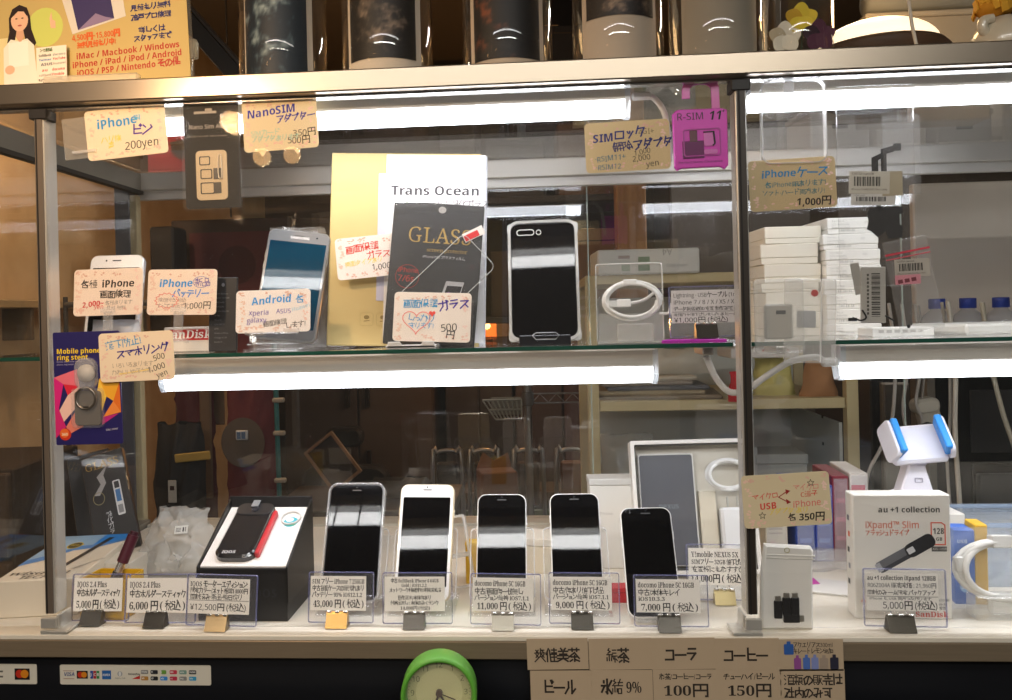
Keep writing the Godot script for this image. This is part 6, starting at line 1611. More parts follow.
	part(t, "magenta_corner", prism(PackedVector2Array([Vector2(-0.029, 0.006), Vector2(-0.016, 0.012), Vector2(-0.022, 0.034), Vector2(-0.027, 0.034)]), 0.002, 0.0026), mat("c83aa0", 0.5), Vector3.ZERO, Vector3(-90, 0, 0))
	# flash drive box
	var w := 0.1031
	var h := 0.1375
	t = thing("flash_drive_box", "white flash drive box lettered iXpand Slim in orange", "box", Vector3(0.4577, 0.0, -0.0450), Vector3(0, -1.5, 0))
	part(t, "carton", box(Vector3(w, h, 0.024), 0.0012, Vector3(0, h / 2, -0.012)), mat("e6e2da", 0.5))
	st = begin()
	write(st, "au +1 collection", -w * 0.24, h * 0.915, 0.0088, "4a4845", {"font": "sans-bold", "squeeze": 1.0})
	write(st, "iXpand™ Slim", -w * 0.38, h * 0.80, 0.0105, "d86a4a", {"squeeze": 0.92})
	write(st, "フラッシュドライブ", -w * 0.38, h * 0.72, 0.0070, "d86a4a", {"thick": 0.1, "squeeze": 0.78})
	# printed picture of the drive
	var M2 := Transform2D(deg_to_rad(30), Vector2(0.004, h * 0.53))
	var bar := func(x0: float, y0: float, x1: float, y1: float, r: float, col: String, z: float) -> void:
		var q := PackedVector2Array()
		for p in rrect(x1 - x0, y1 - y0, r, 4, (x0 + x1) / 2, (y0 + y1) / 2): q.append(M2 * p)
		dab(st, q, Color(col), z)
	bar.call(-0.034, -0.0065, 0.006, 0.0065, 0.0012, "6a6b70", 0.0)
	bar.call(-0.034, -0.0065, 0.006, -0.002, 0.0010, "3e3f44", 0.0001)
	bar.call(-0.036, -0.0045, -0.030, 0.0055, 0.0006, "a9aab0", 0.0001)
	bar.call(0.000, -0.0078, 0.034, 0.0078, 0.006, "2a2a2d", 0.0001)
	bar.call(0.002, -0.003, 0.010, 0.0035, 0.0008, "d8d8da", 0.0002)
	var chip := PackedVector2Array([Vector2(w * 0.30, h * 0.60), Vector2(w * 0.44, h * 0.60), Vector2(w * 0.44, h * 0.755), Vector2(w * 0.405, h * 0.775), Vector2(w * 0.30, h * 0.775)])
	for i in chip.size(): pen(st, chip[i], chip[(i + 1) % chip.size()], 0.0012, Color("d8553a"))
	write(st, "128", w * 0.315, h * 0.745, 0.0092, "4a4845", {"font": "sans-bold", "squeeze": 0.8})
	write(st, "GB", w * 0.345, h * 0.665, 0.0052, "4a4845", {"font": "sans-bold"})
	patch(st, w * 0.30, h * 0.545, w * 0.155, h * 0.040, "5a5855")
	write(st, "iOS · USB3.0", w * 0.31, h * 0.58, 0.0036, "d8d6d0", {"z": 0.0002})
	patch(st, w * 0.34, h * 0.20, w * 0.09, h * 0.13, "dedad2")
	for i in 3: write(st, ["microSD 用", "iPhone 用", "USB 充電"][i], w * 0.29, h * 0.17 - 0.0045 * i, 0.0036, "5a5855", {})
	write(st, "SanDisk", w * 0.12, h * 0.075, 0.0085, "cf4a36", {"font": "serif-bold"})
	write(st, "iPhone のデータを", -w * 0.44, h * 0.16, 0.0040, "d86a4a", {})
	part(t, "print", printed(st), ink(), Vector3(0, 0, 0.0004))
	st = begin()
	for i in 5: patch(st, -0.006 + 0.002 * (i % 2), h * (0.25 + 0.13 * i), 0.006, 0.006, ["4a4845", "8a8a90", "4a4845", "d86a4a", "6a6a70"][i])
	part(t, "side_print", printed(st), ink(), Vector3(-w / 2 - 0.0004, 0, -0.012), Vector3(0, -90, 0))
	price_sign("typed sign on the flash drive box, 5,000 yen", Vector3(0.4433, 0.0000, -0.0138), Vector3(-4, 0, -1.0), Vector2(0.0749, 0.0391), [["au +1 collection iXpand 128GB", 0.02, 0.03, 0.17, 0.95, "sans-bold"], ["R06Z004A 販売定価 : 21,960円", 0.02, 0.24, 0.15, 0.95, "sans"], ["開封のみ 一点限定 バックアップ", 0.02, 0.44, 0.14, 0.94, "sans"], ["rule", 0.62], ["iPhone と USB 両方つながります", 0.04, 0.63, 0.09, 0.86, "sans"], ["5,000円 (税込)", 0.22, 0.72, 0.25, 0.76, "sans"]], "4a453c", {"up": 0.040, "clip_w": 0.028, "clip_x": -0.004})
	# white car mount on a carton
	t = thing("plain_carton", "plain white carton hidden behind the flash drive box, carrying the car mount", "carton", Vector3(0.5350, 0.0, -0.2000))
	part(t, "base", box(Vector3(0.090, 0.074, 0.085), 0.001, Vector3(0, 0.037, 0)), mat("d9d5cc", 0.6))
	part(t, "lid", box(Vector3(0.092, 0.014, 0.087), 0.001, Vector3(0, 0.0812, 0)), mat("dedad2", 0.6))
	t = thing("car_mount", "white car phone mount with blue grip pads above the flash drive box", "phone mount", Vector3(0.5331, 0.0884, -0.1850))
	var wm := mat("e4e2ea", 0.4)
	part(t, "suction_base", lathe([Vector2(0, 0), Vector2(0.038, 0), Vector2(0.039, 0.006), Vector2(0.034, 0.016), Vector2(0.024, 0.022), Vector2(0, 0.023)], 32), wm)
	st = begin()
	add_prism(st, PackedVector2Array([Vector2(-0.022, 0.018), Vector2(0.022, 0.018), Vector2(0.013, 0.048), Vector2(0.011, 0.058), Vector2(-0.010, 0.058), Vector2(-0.012, 0.048)]), -0.010, 0.010, 0.002)
	part(t, "neck", done(st), wm)
	part(t, "latch", frame(rrect(0.010, 0.006, 0.001, 2, 0.002, 0.038), rrect(0.008, 0.004, 0.0008, 2, 0.002, 0.038), 0.010, 0.0112), mat("a9a7b4", 0.5))
	part(t, "ball_joint", box(Vector3(0.022, 0.012, 0.018), 0.003, Vector3(0.003, 0.060, 0)), wm)
	var cr := part(t, "cradle", box(Vector3(0.066, 0.052, 0.010), 0.003), wm, Vector3(0.000, 0.082, 0.006), Vector3(-38, -6, 6))
	for sx: float in [-1.0, 1.0]:
		var arm := part(cr, "grip_arm", prism(rrect(0.030, 0.050, 0.008, 5), -0.003, 0.003, 0.0012), wm, Vector3(sx * 0.034, 0, 0.014), Vector3(0, sx * 90 - sx * 14, 0))
		part(cr, "blue_pad", box(Vector3(0.008, 0.046, 0.022), 0.0015), mat("2f8fe2", 0.5), Vector3(sx * 0.0278, 0, 0.0215), Vector3(0, -sx * 12, 0))
	# charging cable on a clear stand at the right edge
	t = thing("cable_stand", "low clear acrylic stand under the thick white cable loop", "stand", Vector3(0.5673, 0.0, -0.0550))
	part(t, "front_box", box(Vector3(0.072, 0.026, 0.022), 0.0015, Vector3(0, 0.0135, 0.006)), pane("e6e6e0", 0.2, 0.05))
	part(t, "inner_block", box(Vector3(0.050, 0.018, 0.010), 0.0015, Vector3(0.012, 0.012, 0.0)), pane("f2f2ee", 0.4, 0.1))
	part(t, "back_sheet", prism(rrect(0.094, 0.092, 0.004, 3, 0, 0.046), -0.0225, -0.020), pane("e8eef6", 0.10, 0.03), Vector3(0, 0.001, 0), Vector3(-6, 0, 0))
	t = thing("usb_cable", "thick white cable loop tied with a paper band at the right edge", "cable", Vector3(0.5690, 0.0493, -0.0600), Vector3(-12, 0, 0))
	st = begin()
	coil(st, Vector3.ZERO, 0.048, 0.032, 3, 0.0034, 7)
	part(t, "coil", done(st), mat("e2e0da", 0.45))
	part(t, "paper_band", box(Vector3(0.022, 0.014, 0.012), 0.001, Vector3(0.002, 0.031, 0.004)), mat("dedcd6", 0.5))
	part(t, "printed_tag", box(Vector3(0.018, 0.014, 0.001), 0.0, Vector3(0.022, 0.031, 0.011)), mat("3a3836", 0.5))
	part(t, "cord_clip", box(Vector3(0.010, 0.018, 0.010), 0.002, Vector3(-0.044, 0.010, 0.004)), mat("d6d4ce", 0.5), Vector3.ZERO, Vector3(0, 0, 4))
	t = thing("blue_yellow_box", "bright blue and yellow box behind the thick cable loop", "box", Vector3(0.5542, 0.0, -0.1050), Vector3(0, -6, 0))
	part(t, "blue_carton", box(Vector3(0.022, 0.086, 0.03), 0.001, Vector3(-0.006, 0.043, 0)), mat("2a63c0", 0.45))
	part(t, "yellow_end", box(Vector3(0.014, 0.092, 0.028), 0.001, Vector3(0.0122, 0.046, 0)), mat("e0b020", 0.45))
	st = begin()
	dab(st, ellipse(0.006, 0.006, 16, -0.006, 0.020), Color("8fb8e8"))
	dab(st, PackedVector2Array([Vector2(-0.010, 0.018), Vector2(-0.002, 0.018), Vector2(-0.006, 0.025)]), Color("e8f0f8"), 0.0001)
	write(st, "USB", -0.014, 0.076, 0.006, "cfe0f4", {"font": "sans-bold"})
	part(t, "print", printed(st), ink(), Vector3(0, 0, 0.0154))
	t = thing("plastic_tub", "pale blue clear tub behind the thick cable loop", "tub", Vector3(0.6437, 0.0, -0.2000))
	st = begin()
	add_frame(st, rrect(0.13, 0.10, 0.02, 5), rrect(0.126, 0.096, 0.018, 5), 0.0, 0.075)
	part(t, "wall", done(st), pane("c9d8ea", 0.25, 0.1), Vector3.ZERO, Vector3(-90, 0, 0))
	part(t, "rim", frame(rrect(0.136, 0.106, 0.022, 5), rrect(0.126, 0.096, 0.018, 5), 0.073, 0.078), pane("b8cbe4", 0.5, 0.1), Vector3.ZERO, Vector3(-90, 0, 0))
	part(t, "tub_floor", prism(rrect(0.126, 0.096, 0.018, 5), 0.0, 0.002), pane("c9d8ea", 0.3, 0.1), Vector3.ZERO, Vector3(-90, 0, 0))

# ---------- below the showcase ----------
func slip_paper(label: String, at: Vector3, size: Vector2, roll: float, lines: Array) -> void:
	var t := thing("menu_slip", label, "menu slip", at, Vector3(0, 0, roll), "drink menu slips")
	part(t, "paper", box(Vector3(size.x, size.y, 0.0005)), mat("b39f84", 0.8))
	var st := begin()
	for l in lines: fit(st, size, l[0], l[1], l[2], l[3], l[4], "2f2822", {"font": "serif-bold", "thick": 0.13})
	part(t, "lettering", printed(st), ink(), Vector3(0, 0, 0.0005))

func below() -> void:
	# payment stickers on the black panel
	var t := thing("payment_sticker", "short cream sticker with one overlapping circles card logo, at the left edge", "sticker", Vector3(-0.5544, -0.0532, -0.0143))
	var s := Vector2(0.0689, 0.0230)
	part(t, "vinyl", prism(rrect(s.x, s.y, 0.002, 3), -0.0004, 0.0), mat("e0d6c2", 0.5))
	var st := begin()
	patch(st, 0.008, -0.0065, 0.018, 0.013, "1c1714")
	dab(st, ellipse(0.0048, 0.0048, 18, 0.0140, 0.0003), Color("c8301c"), 0.0001)
	dab(st, ellipse(0.0048, 0.0048, 18, 0.0200, 0.0003), Color("e0861c"), 0.0002)
	patch(st, -0.026, -0.004, 0.020, 0.002, "6a6258")
	patch(st, -0.026, 0.002, 0.020, 0.002, "6a6258")
	part(t, "print", printed(st), ink(), Vector3(0, 0, 0.0002))
	t = thing("payment_sticker", "long cream sticker with a row of tiny payment card logos", "sticker", Vector3(-0.4038, -0.0534, -0.0143))
	s = Vector2(0.1772, 0.0227)
	part(t, "vinyl", prism(rrect(s.x, s.y, 0.002, 3), -0.0004, 0.0), mat("e0d6c2", 0.5))
	st = begin()
	var c0 := -s.x / 2
	patch(st, c0 + 0.004, 0.0040, 0.013, 0.0006, "a05a3a")
	write(st, "VISA", c0 + 0.0045, 0.0037, 0.0058, "2a3a7a", {"font": "sans-bold", "slant": 0.15})
	patch(st, c0 + 0.004, -0.0050, 0.013, 0.0006, "a05a3a")
	patch(st, c0 + 0.0200, -0.0045, 0.013, 0.009, "1c1714")
	dab(st, ellipse(0.0034, 0.0034, 16, c0 + 0.0243, 0.0), Color("c8301c"), 0.0001)
	dab(st, ellipse(0.0034, 0.0034, 16, c0 + 0.0287, 0.0), Color("e0861c"), 0.0002)
	for i in 3:
		patch(st, c0 + 0.0360 + 0.0037 * i, -0.0045, 0.0033, 0.009, ["2a4a9a", "b82a38", "2f8a4a"][i])
		write(st, "JCB"[i], c0 + 0.0363 + 0.0037 * i, 0.0028, 0.0045, "f0ece4", {"font": "sans-bold", "z": 0.0001})
	patch(st, c0 + 0.0500, -0.0050, 0.0105, 0.010, "2a64a8")
	write(st, "AMEX", c0 + 0.0505, 0.0020, 0.0036, "f0ece4", {"font": "sans-bold", "z": 0.0001, "squeeze": 0.9})
	dab(st, ellipse(0.0030, 0.0030, 16, c0 + 0.0710, 0.0012), Color("a9a6a4"))
	dab(st, ellipse(0.0014, 0.0028, 12, c0 + 0.0710, 0.0012), Color("dedad4"), 0.0001)
	write(st, "Diners Club", c0 + 0.0650, -0.0024, 0.0024, "6a6662", {})
	write(st, "UnionPay", c0 + 0.0805, 0.0028, 0.0032, "2a2a2a", {"font": "sans-bold"})
	dab(st, PackedVector2Array([Vector2(c0 + 0.085, -0.0045), Vector2(c0 + 0.0945, -0.0045), Vector2(c0 + 0.0945, -0.0005)]), Color("c8302a"))
	for r in 2:
		for i in 6:
			var x := c0 + 0.100 + 0.0112 * i
			var y := 0.0035 - 0.0072 * r
			var col: String = [["8a8680", "2a2a2e", "6a9a3a", "c8384a", "7a9a8a", "3a3634"], ["b8813a", "2a2a2a", "3a8ad0", "c03048", "8a8680", "3a9ac0"]][r][i]
			dab(st, rrect(0.0086 if i != 2 or r else 0.006, 0.0046, 0.0012, 3, x, y), Color(col))
			write(st, [["PiTaPa", "iD", "Q", "RED", "nana", "PASMO"], ["WA", "QP", "edy", "au", "iPay", "kita"]][r][i], x - 0.0036, y + 0.0016, 0.0026, "f2eee6", {"font": "sans-bold", "z": 0.0001, "squeeze": 0.8})
	part(t, "print", printed(st), ink(), Vector3(0, 0, 0.0002))
	# green alarm clock standing on a small ledge
	t = thing("alarm_clock", "round bright green clock with a cream face standing before the black panel", "clock", Vector3(-0.0449, -0.0310, 0.0750), Vector3(-4, 4, 0))
	var R := 0.0379
	var prof := [Vector2(0, -0.030), Vector2(R * 0.92, -0.028), Vector2(R, -0.020), Vector2(R, 0.006), Vector2(R * 0.97, 0.010), Vector2(R * 0.90, 0.010), Vector2(R * 0.86, 0.004), Vector2(R * 0.85, -0.006), Vector2(0, -0.006)]
	part(t, "green_case", lathe(prof, 48), mat("5fa83a", 0.4), Vector3.ZERO, Vector3(90, 0, 0))
	part(t, "dial", prism(ellipse(R * 0.85, R * 0.85, 48), -0.0058, -0.0050), mat("c9bf86", 0.6))
	st = begin()
	dab(st, ellipse(R * 0.62, R * 0.62, 40), Color("d8cf96"))
	for i in 12:
		var a := TAU * (i + 1) / 12
		var n := str(i + 1)
		var em := R * 0.20
		write(st, n, R * 0.71 * sin(a) - wide(n, em) / 2, R * 0.71 * cos(a) + em * 0.55, em, "6a6a3a", {"z": 0.0001})
	for i in 60:
		var a := TAU * i / 60
		pen(st, R * 0.80 * Vector2(sin(a), cos(a)), R * 0.83 * Vector2(sin(a), cos(a)), 0.0004, Color("6a6a3a"))
	part(t, "dial_print", printed(st), ink(), Vector3(0, 0, -0.0048))
	var hands := [[200.0, R * 0.42, 0.0022], [150.0, R * 0.62, 0.0018], [112.0, R * 0.50, 0.0008]]
	for i in 3:
		part(t, ["hour_hand", "minute_hand", "second_hand"][i], box(Vector3(hands[i][2], hands[i][1], 0.0008), 0.0, Vector3(0, hands[i][1] * 0.42, 0)), mat("3a2a22", 0.4), Vector3(0, 0, -0.0035 + 0.001 * i), Vector3(0, 0, -hands[i][0]))
	part(t, "hand_hub", prism(ellipse(R * 0.09, R * 0.09, 18), -0.0045, 0.0), mat("4a3226", 0.4))
	part(t, "cover_glass", prism(ellipse(R * 0.86, R * 0.86, 40), 0.004, 0.0052), pane("f4f6f0", 0.04))
	part(t, "foot", box(Vector3(0.014, 0.010, 0.018), 0.003, Vector3(-0.016, -R - 0.001, -0.008)), mat("4d8a30", 0.4))
	part(t, "foot", box(Vector3(0.014, 0.010, 0.018), 0.003, Vector3(0.016, -R - 0.001, -0.008)), mat("4d8a30", 0.4))
	t = thing("counter_ledge", "dark wooden ledge under the green clock, below the black panel", "ledge", Vector3(-0.02, -0.0310 - R - 0.0075, 0.07))
	part(t, "board", box(Vector3(1.1, 0.02, 0.12), 0.002, Vector3(0, -0.010, 0)), mat("2a2119", 0.6))
	part(t, "support", box(Vector3(1.0, 0.30, 0.02), 0.0, Vector3(0, -0.170, -0.03)), mat("1e1814", 0.7))
	# drink menu slips taped in two rows
	var z := 0.0085
	var za := 0.0092
	var W1 := 0.0652
	var H1 := 0.0331
	slip_paper("brown lit paper slip naming barley tea, top left of the menu", Vector3(0.0751, -0.0180, 0.0085), Vector2(W1, H1), 1.0, [["爽健美茶", 0.12, 0.30, 0.46, 0.74]])
	slip_paper("paper slip naming green tea in the top row", Vector3(0.1414, -0.0177, 0.0085), Vector2(0.0660, H1), 1.0, [["緑茶", 0.28, 0.30, 0.48, 0.36]])
	slip_paper("paper slip naming cola in the top row", Vector3(0.2075, -0.0169, 0.0085), Vector2(0.0667, H1), 1.0, [["コーラ", 0.20, 0.28, 0.48, 0.52]])
	slip_paper("paper slip naming coffee in the top row", Vector3(0.2740, -0.0171, 0.0085), Vector2(0.0663, H1), 0.5, [["コーヒー", 0.12, 0.30, 0.46, 0.70]])
	slip_paper("paper slip naming beer, bottom left of the menu", Vector3(0.0780, -0.0522, 0.0085), Vector2(W1, H1), 0.5, [["ビール", 0.20, 0.30, 0.46, 0.54]])
	slip_paper("paper slip naming a 9 percent lemon drink", Vector3(0.1427, -0.0512, 0.0085), Vector2(0.0649, H1), 0.5, [["氷結 9%", 0.16, 0.28, 0.50, 0.66]])
	slip_paper("paper slip pricing tea, coffee and cola at 100 yen", Vector3(0.2089, -0.0503, 0.0085), Vector2(0.0667, H1), 0.5, [["お茶/コーヒー/コーラ", 0.10, 0.12, 0.20, 0.82], ["100円", 0.16, 0.42, 0.46, 0.70]])
	slip_paper("paper slip pricing beer at 150 yen", Vector3(0.2754, -0.0498, 0.0085), Vector2(0.0663, H1), 0.5, [["チューハイ/ビール", 0.10, 0.12, 0.20, 0.80], ["150円", 0.16, 0.42, 0.46, 0.68]])
	slip_paper("paper slip saying alcohol is sold to staff only, bottom right of the menu", Vector3(0.3406, -0.0493, 0.0085), Vector2(0.0660, H1), 0.5, [["酒類の販売は", 0.06, 0.14, 0.36, 0.90], ["社内のみ可", 0.06, 0.56, 0.34, 0.74]])
	t = thing("menu_slip", "paper slip with printed bottles, top right of the menu", "menu slip", Vector3(0.3398, -0.0179, 0.0085), Vector3(0, 0, 0.5), "drink menu slips")
	s = Vector2(0.0660, H1)
	part(t, "paper", box(Vector3(s.x, s.y, 0.0005)), mat("b39f84", 0.8))
	st = begin()
	fit(st, s, "アクエリアス300ml", 0.22, 0.08, 0.18, 0.62, "2f2822", {"thick": 0.1})
	fit(st, s, "キレートレモン追加", 0.22, 0.27, 0.18, 0.62, "2f2822", {"thick": 0.1})
	for b in [[-0.42, 0.02, 0.15, 0.42, "2f5aa0"], [-0.27, -0.44, 0.11, 0.44, "8a4a8a"], [-0.13, -0.44, 0.11, 0.46, "4a6ab0"], [0.0, -0.44, 0.11, 0.46, "7a86b8"], [0.13, -0.44, 0.13, 0.44, "9a8a7a"], [0.29, -0.44, 0.13, 0.46, "2a2a3a"]]:
		dab(st, rrect(b[2] * s.x, b[3] * s.y * 0.8, 0.001, 3, (b[0] + b[2] / 2) * s.x, (b[1] + b[3] * 0.4) * s.y), Color(b[4]), 0.0001)
		dab(st, rrect(b[2] * s.x * 0.4, b[3] * s.y * 0.25, 0.0004, 2, (b[0] + b[2] / 2) * s.x, (b[1] + b[3] * 0.88) * s.y), Color(b[4]), 0.0001)
	part(t, "print", printed(st), ink(), Vector3(0, 0, 0.0005))

# ---------- the shop behind the showcase ----------
func panel_thing(called: String, label: String, category: String, at: Vector3, size: Vector3, col: String, turn := Vector3.ZERO, group := "") -> Node3D:
	var t := thing(called, label, category, at, turn, group)
	part(t, "board", box(size, 0.003, Vector3(0, size.y / 2, 0)), mat(col, 0.7))
	return t

func shop_behind() -> void:
	var cream := mat("c9b98c", 0.55)
	# beige steel shelving
	var z := -0.72
	var xl := 0.1691
	var xr := 0.6598
	var ytop := 0.4177
	var ymid := 0.1716
	var t := thing("steel_shelving", "cream steel shelving unit behind the right half of the showcase", "shelving", Vector3((xl + xr) / 2, -0.9495, z - 0.17))
	var hw := (xr - xl) / 2
	for sx: float in [-1.0, 1.0]:
		for sz: float in [-1.0, 1.0]:
			part(t, "upright", box(Vector3(0.022, ytop + 0.95, 0.022), 0.001, Vector3(sx * hw, (ytop + 0.95) / 2, sz * 0.16)), cream)
	part(t, "top_board", box(Vector3(hw * 2 + 0.02, 0.018, 0.34), 0.001, Vector3(0, ytop + 0.95 - 0.009, 0)), cream)
	part(t, "middle_board", box(Vector3(hw * 2 - 0.024, 0.020, 0.33), 0.001, Vector3(0, ymid + 0.95 - 0.010, 0)), cream)
	part(t, "lower_board", box(Vector3(hw * 2 - 0.024, 0.020, 0.33), 0.001, Vector3(0, ymid + 0.95 - 0.42, 0)), cream)
	part(t, "grey_back", box(Vector3(hw * 2 - 0.02, ytop + 0.90, 0.006), 0.0, Vector3(0, (ytop + 0.90) / 2 + 0.01, -0.158)), mat("c3c8c2", 0.5))
	part(t, "grey_side", box(Vector3(0.006, ymid + 0.9, 0.30), 0.0, Vector3(hw - 0.016, (ymid + 0.9) / 2, 0)), mat("b5bab5", 0.5))
	for i in 5: part(t, "bolt_hole", box(Vector3(0.002, 0.006, 0.006), 0.0, Vector3(hw - 0.0195, ymid + 0.95 - 0.05 - 0.055 * i, 0.06)), mat("2a2a28", 0.6))
	# on the shelving
	t = thing("paper_ream", "white wrapped ream of A4 paper with green print on the cream shelving", "paper ream", Vector3(0.2787, ytop + 0.0002, -0.7000), Vector3(0, 3, 0))
	part(t, "wrapped_ream", box(Vector3(0.1954, 0.0479, 0.12), 0.003, Vector3(0, 0.0239, -0.06)), mat("d8d8d0", 0.5))
	var st := begin()
	patch(st, -0.020, 0.006, 0.022, 0.012, "6d8a6a")
	patch(st, -0.020, 0.023, 0.022, 0.010, "7a947a")
	patch(st, -0.052, 0.006, 0.016, 0.012, "a9b8a4")
	patch(st, -0.058, 0.030, 0.022, 0.006, "b0a49c")
	write(st, "A4", 0.045, 0.032, 0.016, "9a9a94", {"turn": 180.0})
	write(st, "Copy paper", 0.034, 0.020, 0.008, "9a9a94", {})
	part(t, "print", printed(st), ink(), Vector3(0, 0, 0.0006))
	t = thing("envelope_pile", "pile of folded brown and white envelopes on the middle cream board", "envelopes", Vector3(0.2875, ymid + 0.0002, -0.7200))
	for i in 5: part(t, "envelope", box(Vector3(0.24 - 0.02 * i, 0.009, 0.16), 0.003, Vector3(-0.01 * (i % 2) * 2 + 0.01, 0.0046 + 0.0092 * i, -0.10)), mat(["8a7c68", "a39478", "6a6a6c", "9a8f80", "c5bba6"][i], 0.7), Vector3.ZERO, Vector3(0, 3 * (i - 2), 0))
	t = thing("white_sack", "white rolled paper sack on top of the envelope pile", "sack", Vector3(0.3361, ymid + 0.0465, -0.7200))
	part(t, "rolled_sack", crumpled(0.16, 0.050, 0.07, 0.010, 61, 14, 8, 0.85), mat("c9c2b0", 0.8), Vector3(0, 0, -0.09))
	t = thing("red_pouch", "small bright red pouch on the middle cream board", "pouch", Vector3(0.4402, ymid + 0.0002, -0.6600))
	part(t, "pouch", crumpled(0.040, 0.055, 0.03, 0.006, 62, 8, 8, 0.8), mat("c81e26", 0.5), Vector3(0, 0, -0.03))
	t = thing("yellow_bag", "pale yellow plastic bag on the middle cream board", "bag", Vector3(0.5321, ymid + 0.0002, -0.7200))
	part(t, "film_bag", crumpled(0.09, 0.075, 0.05, 0.012, 63, 12, 10, 0.7), mat("c9bf72", 0.6), Vector3(0, 0, -0.08))
	t = thing("kraft_bag", "brown kraft paper bag at the right end of the middle board", "paper bag", Vector3(0.6093, ymid + 0.0002, -0.7000))
	part(t, "paper_bag", crumpled(0.075, 0.070, 0.05, 0.008, 64, 10, 10, 0.6), mat("a87a50", 0.85), Vector3(0, 0, -0.06))
	t = thing("flat_carton", "flat white carton with a red edge stripe above the kraft bag", "carton", Vector3(0.5034, ymid + 0.078, -0.7400))
	part(t, "carton", box(Vector3(0.13, 0.020, 0.12), 0.002, Vector3(0.0, 0.010, -0.06)), mat("d8d4cc", 0.6))
	part(t, "red_stripe", box(Vector3(0.05, 0.004, 0.001), 0.0, Vector3(0.02, 0.015, 0.0006)), mat("c05a54", 0.6))
	var ylow := ymid - 0.42 + 0.01
	t = thing("bubble_bag", "clear bubble wrapped parcel low in the cream shelving", "parcel", Vector3(0.2388, ylow + 0.0002, -0.7800))
	part(t, "box_inside", box(Vector3(0.11, 0.20, 0.10), 0.004, Vector3(0, 0.10, -0.04)), mat("565854", 0.6))
	part(t, "film_bag", crumpled(0.13, 0.33, 0.12, 0.016, 65, 14, 18, 0.8), film("cfd2cc", 0.25, 0.2), Vector3(0, 0, -0.04))
	t = thing("apple_box", "white box with a small red mark inside the cream shelving", "box", Vector3(0.4413, ylow + 0.0002, -0.8000))
	part(t, "carton", box(Vector3(0.12, 0.305, 0.10), 0.002, Vector3(0, 0.1525, -0.05)), mat("b9bab6", 0.5))
	st = begin()
	dab(st, ellipse(0.010, 0.009, 16, 0.006, 0.275), Color("b01f2a"))
	part(t, "red_mark", printed(st), ink(), Vector3(0, 0, 0.0006))
	t = thing("grey_carton", "pale grey carton inside the cream shelving right of the post", "carton", Vector3(0.5482, ylow + 0.0002, -0.8000))
	part(t, "carton", box(Vector3(0.10, 0.27, 0.10), 0.002, Vector3(0, 0.135, -0.05)), mat("a3a6a2", 0.6))
	part(t, "lid", box(Vector3(0.104, 0.02, 0.104), 0.002, Vector3(0, 0.280, -0.05)), mat("abaea9", 0.6))
	# timber post and pole
	t = thing("timber_post", "bare pine timber post rising behind the showcase", "post", Vector3(0.3211, -0.9495, -1.3500))
	part(t, "timber", box(Vector3(0.0784, 2.498, 0.07), 0.003, Vector3(0, 1.249, 0)), grainy("8a6238", "a97c4a", Vector3(9, 0.8, 9), 0.7, 0.0, 11))
	t = thing("wire_rack", "chrome wire rack with a tall ribbed pole", "wire rack", Vector3(0.0322, -0.9495, -1.4500))
	var chrome := mat("9a9c9c", 0.3, 0.8)
	part(t, "pole", tube([Vector3(0, 0, 0), Vector3(0, 1.30, 0)], 0.011, 12), chrome)
	var ry := 0.1053 + 0.95
	var xe := 0.2368 - 0.0390
	for dy: float in [0.013, -0.013]: part(t, "shelf_wire", tube([Vector3(0.012, ry + dy, 0), Vector3(xe, ry + dy, 0)], 0.0025, 6), chrome)
	var zig := []
	for i in 9: zig.append(Vector3(lerpf(0.012, xe, i / 8.0), ry + (0.012 if i % 2 else -0.012), 0))
	part(t, "zigzag_wire", tube(zig, 0.0018, 6), chrome)
	part(t, "pole_collar", lathe([Vector2(0.016, ry - 0.02), Vector2(0.018, ry), Vector2(0.016, ry + 0.02)], 14), mat("6a6a6a", 0.4, 0.5))
	part(t, "far_pole", tube([Vector3(xe, 0, 0), Vector3(xe, 1.30, 0)], 0.011, 12), chrome)
	t = thing("white_basket", "pale plastic mesh basket hanging beside the wire rack", "basket", Vector3(-0.0380, 0.0578, -1.4200))
	st = begin()
	var bw := 0.0535
	for i in 9:
		var k := i / 8.0
		add_tube(st, [Vector3(lerpf(-bw * 0.35, bw, k), 0, 0.05), Vector3(lerpf(-bw, bw, k), 0.0535, 0.05)], 0.0022, 5)
	for y: float in [0.0, 0.5, 1.0]: add_tube(st, [Vector3(lerpf(-bw * 0.35, -bw, y), y * 0.0535, 0.05), Vector3(bw, y * 0.0535, 0.05)], 0.003, 5)
	part(t, "mesh", done(st), mat("8d8f86", 0.5))
	part(t, "rear_wall", box(Vector3(bw * 1.6, 0.0507, 0.004), 0.001, Vector3(bw * 0.15, 0.0254, -0.05)), mat("6e7068", 0.6))
	# stools with chrome hoops
	var hoops := ["far left of the row", "second from the left", "behind the ribbed pole", "beside the cream shelving"]
	var hx := [-0.2637, -0.1324, 0.0225, 0.1730]
	var hy := -0.1310
	for i in 4:
		t = thing("hoop_chair", "dark chair with a chrome hooped back, %s" % hoops[i], "chair", Vector3(hx[i], -0.9495, -2.0), Vector3.ZERO, "hoop backed chairs")
		var ph := hy + 0.9495
		var cw: float = 0.0528
		part(t, "hoop_back", tube(smooth_path([Vector3(-cw, 0.0, 0), Vector3(-cw, ph - 0.06, 0), Vector3(-cw + 0.02, ph - 0.008, 0), Vector3(-cw + 0.045, ph, 0), Vector3(cw - 0.045, ph, 0), Vector3(cw - 0.02, ph - 0.008, 0), Vector3(cw, ph - 0.06, 0), Vector3(cw, 0.0, 0)], 4), 0.0075, 8), chrome)
		part(t, "back_pad", box(Vector3(cw * 2 - 0.03, 0.16, 0.025), 0.008, Vector3(0, ph - 0.12, 0)), mat(["1d1d20", "242220", "3a2c20", "6a4a30"][i], 0.7))
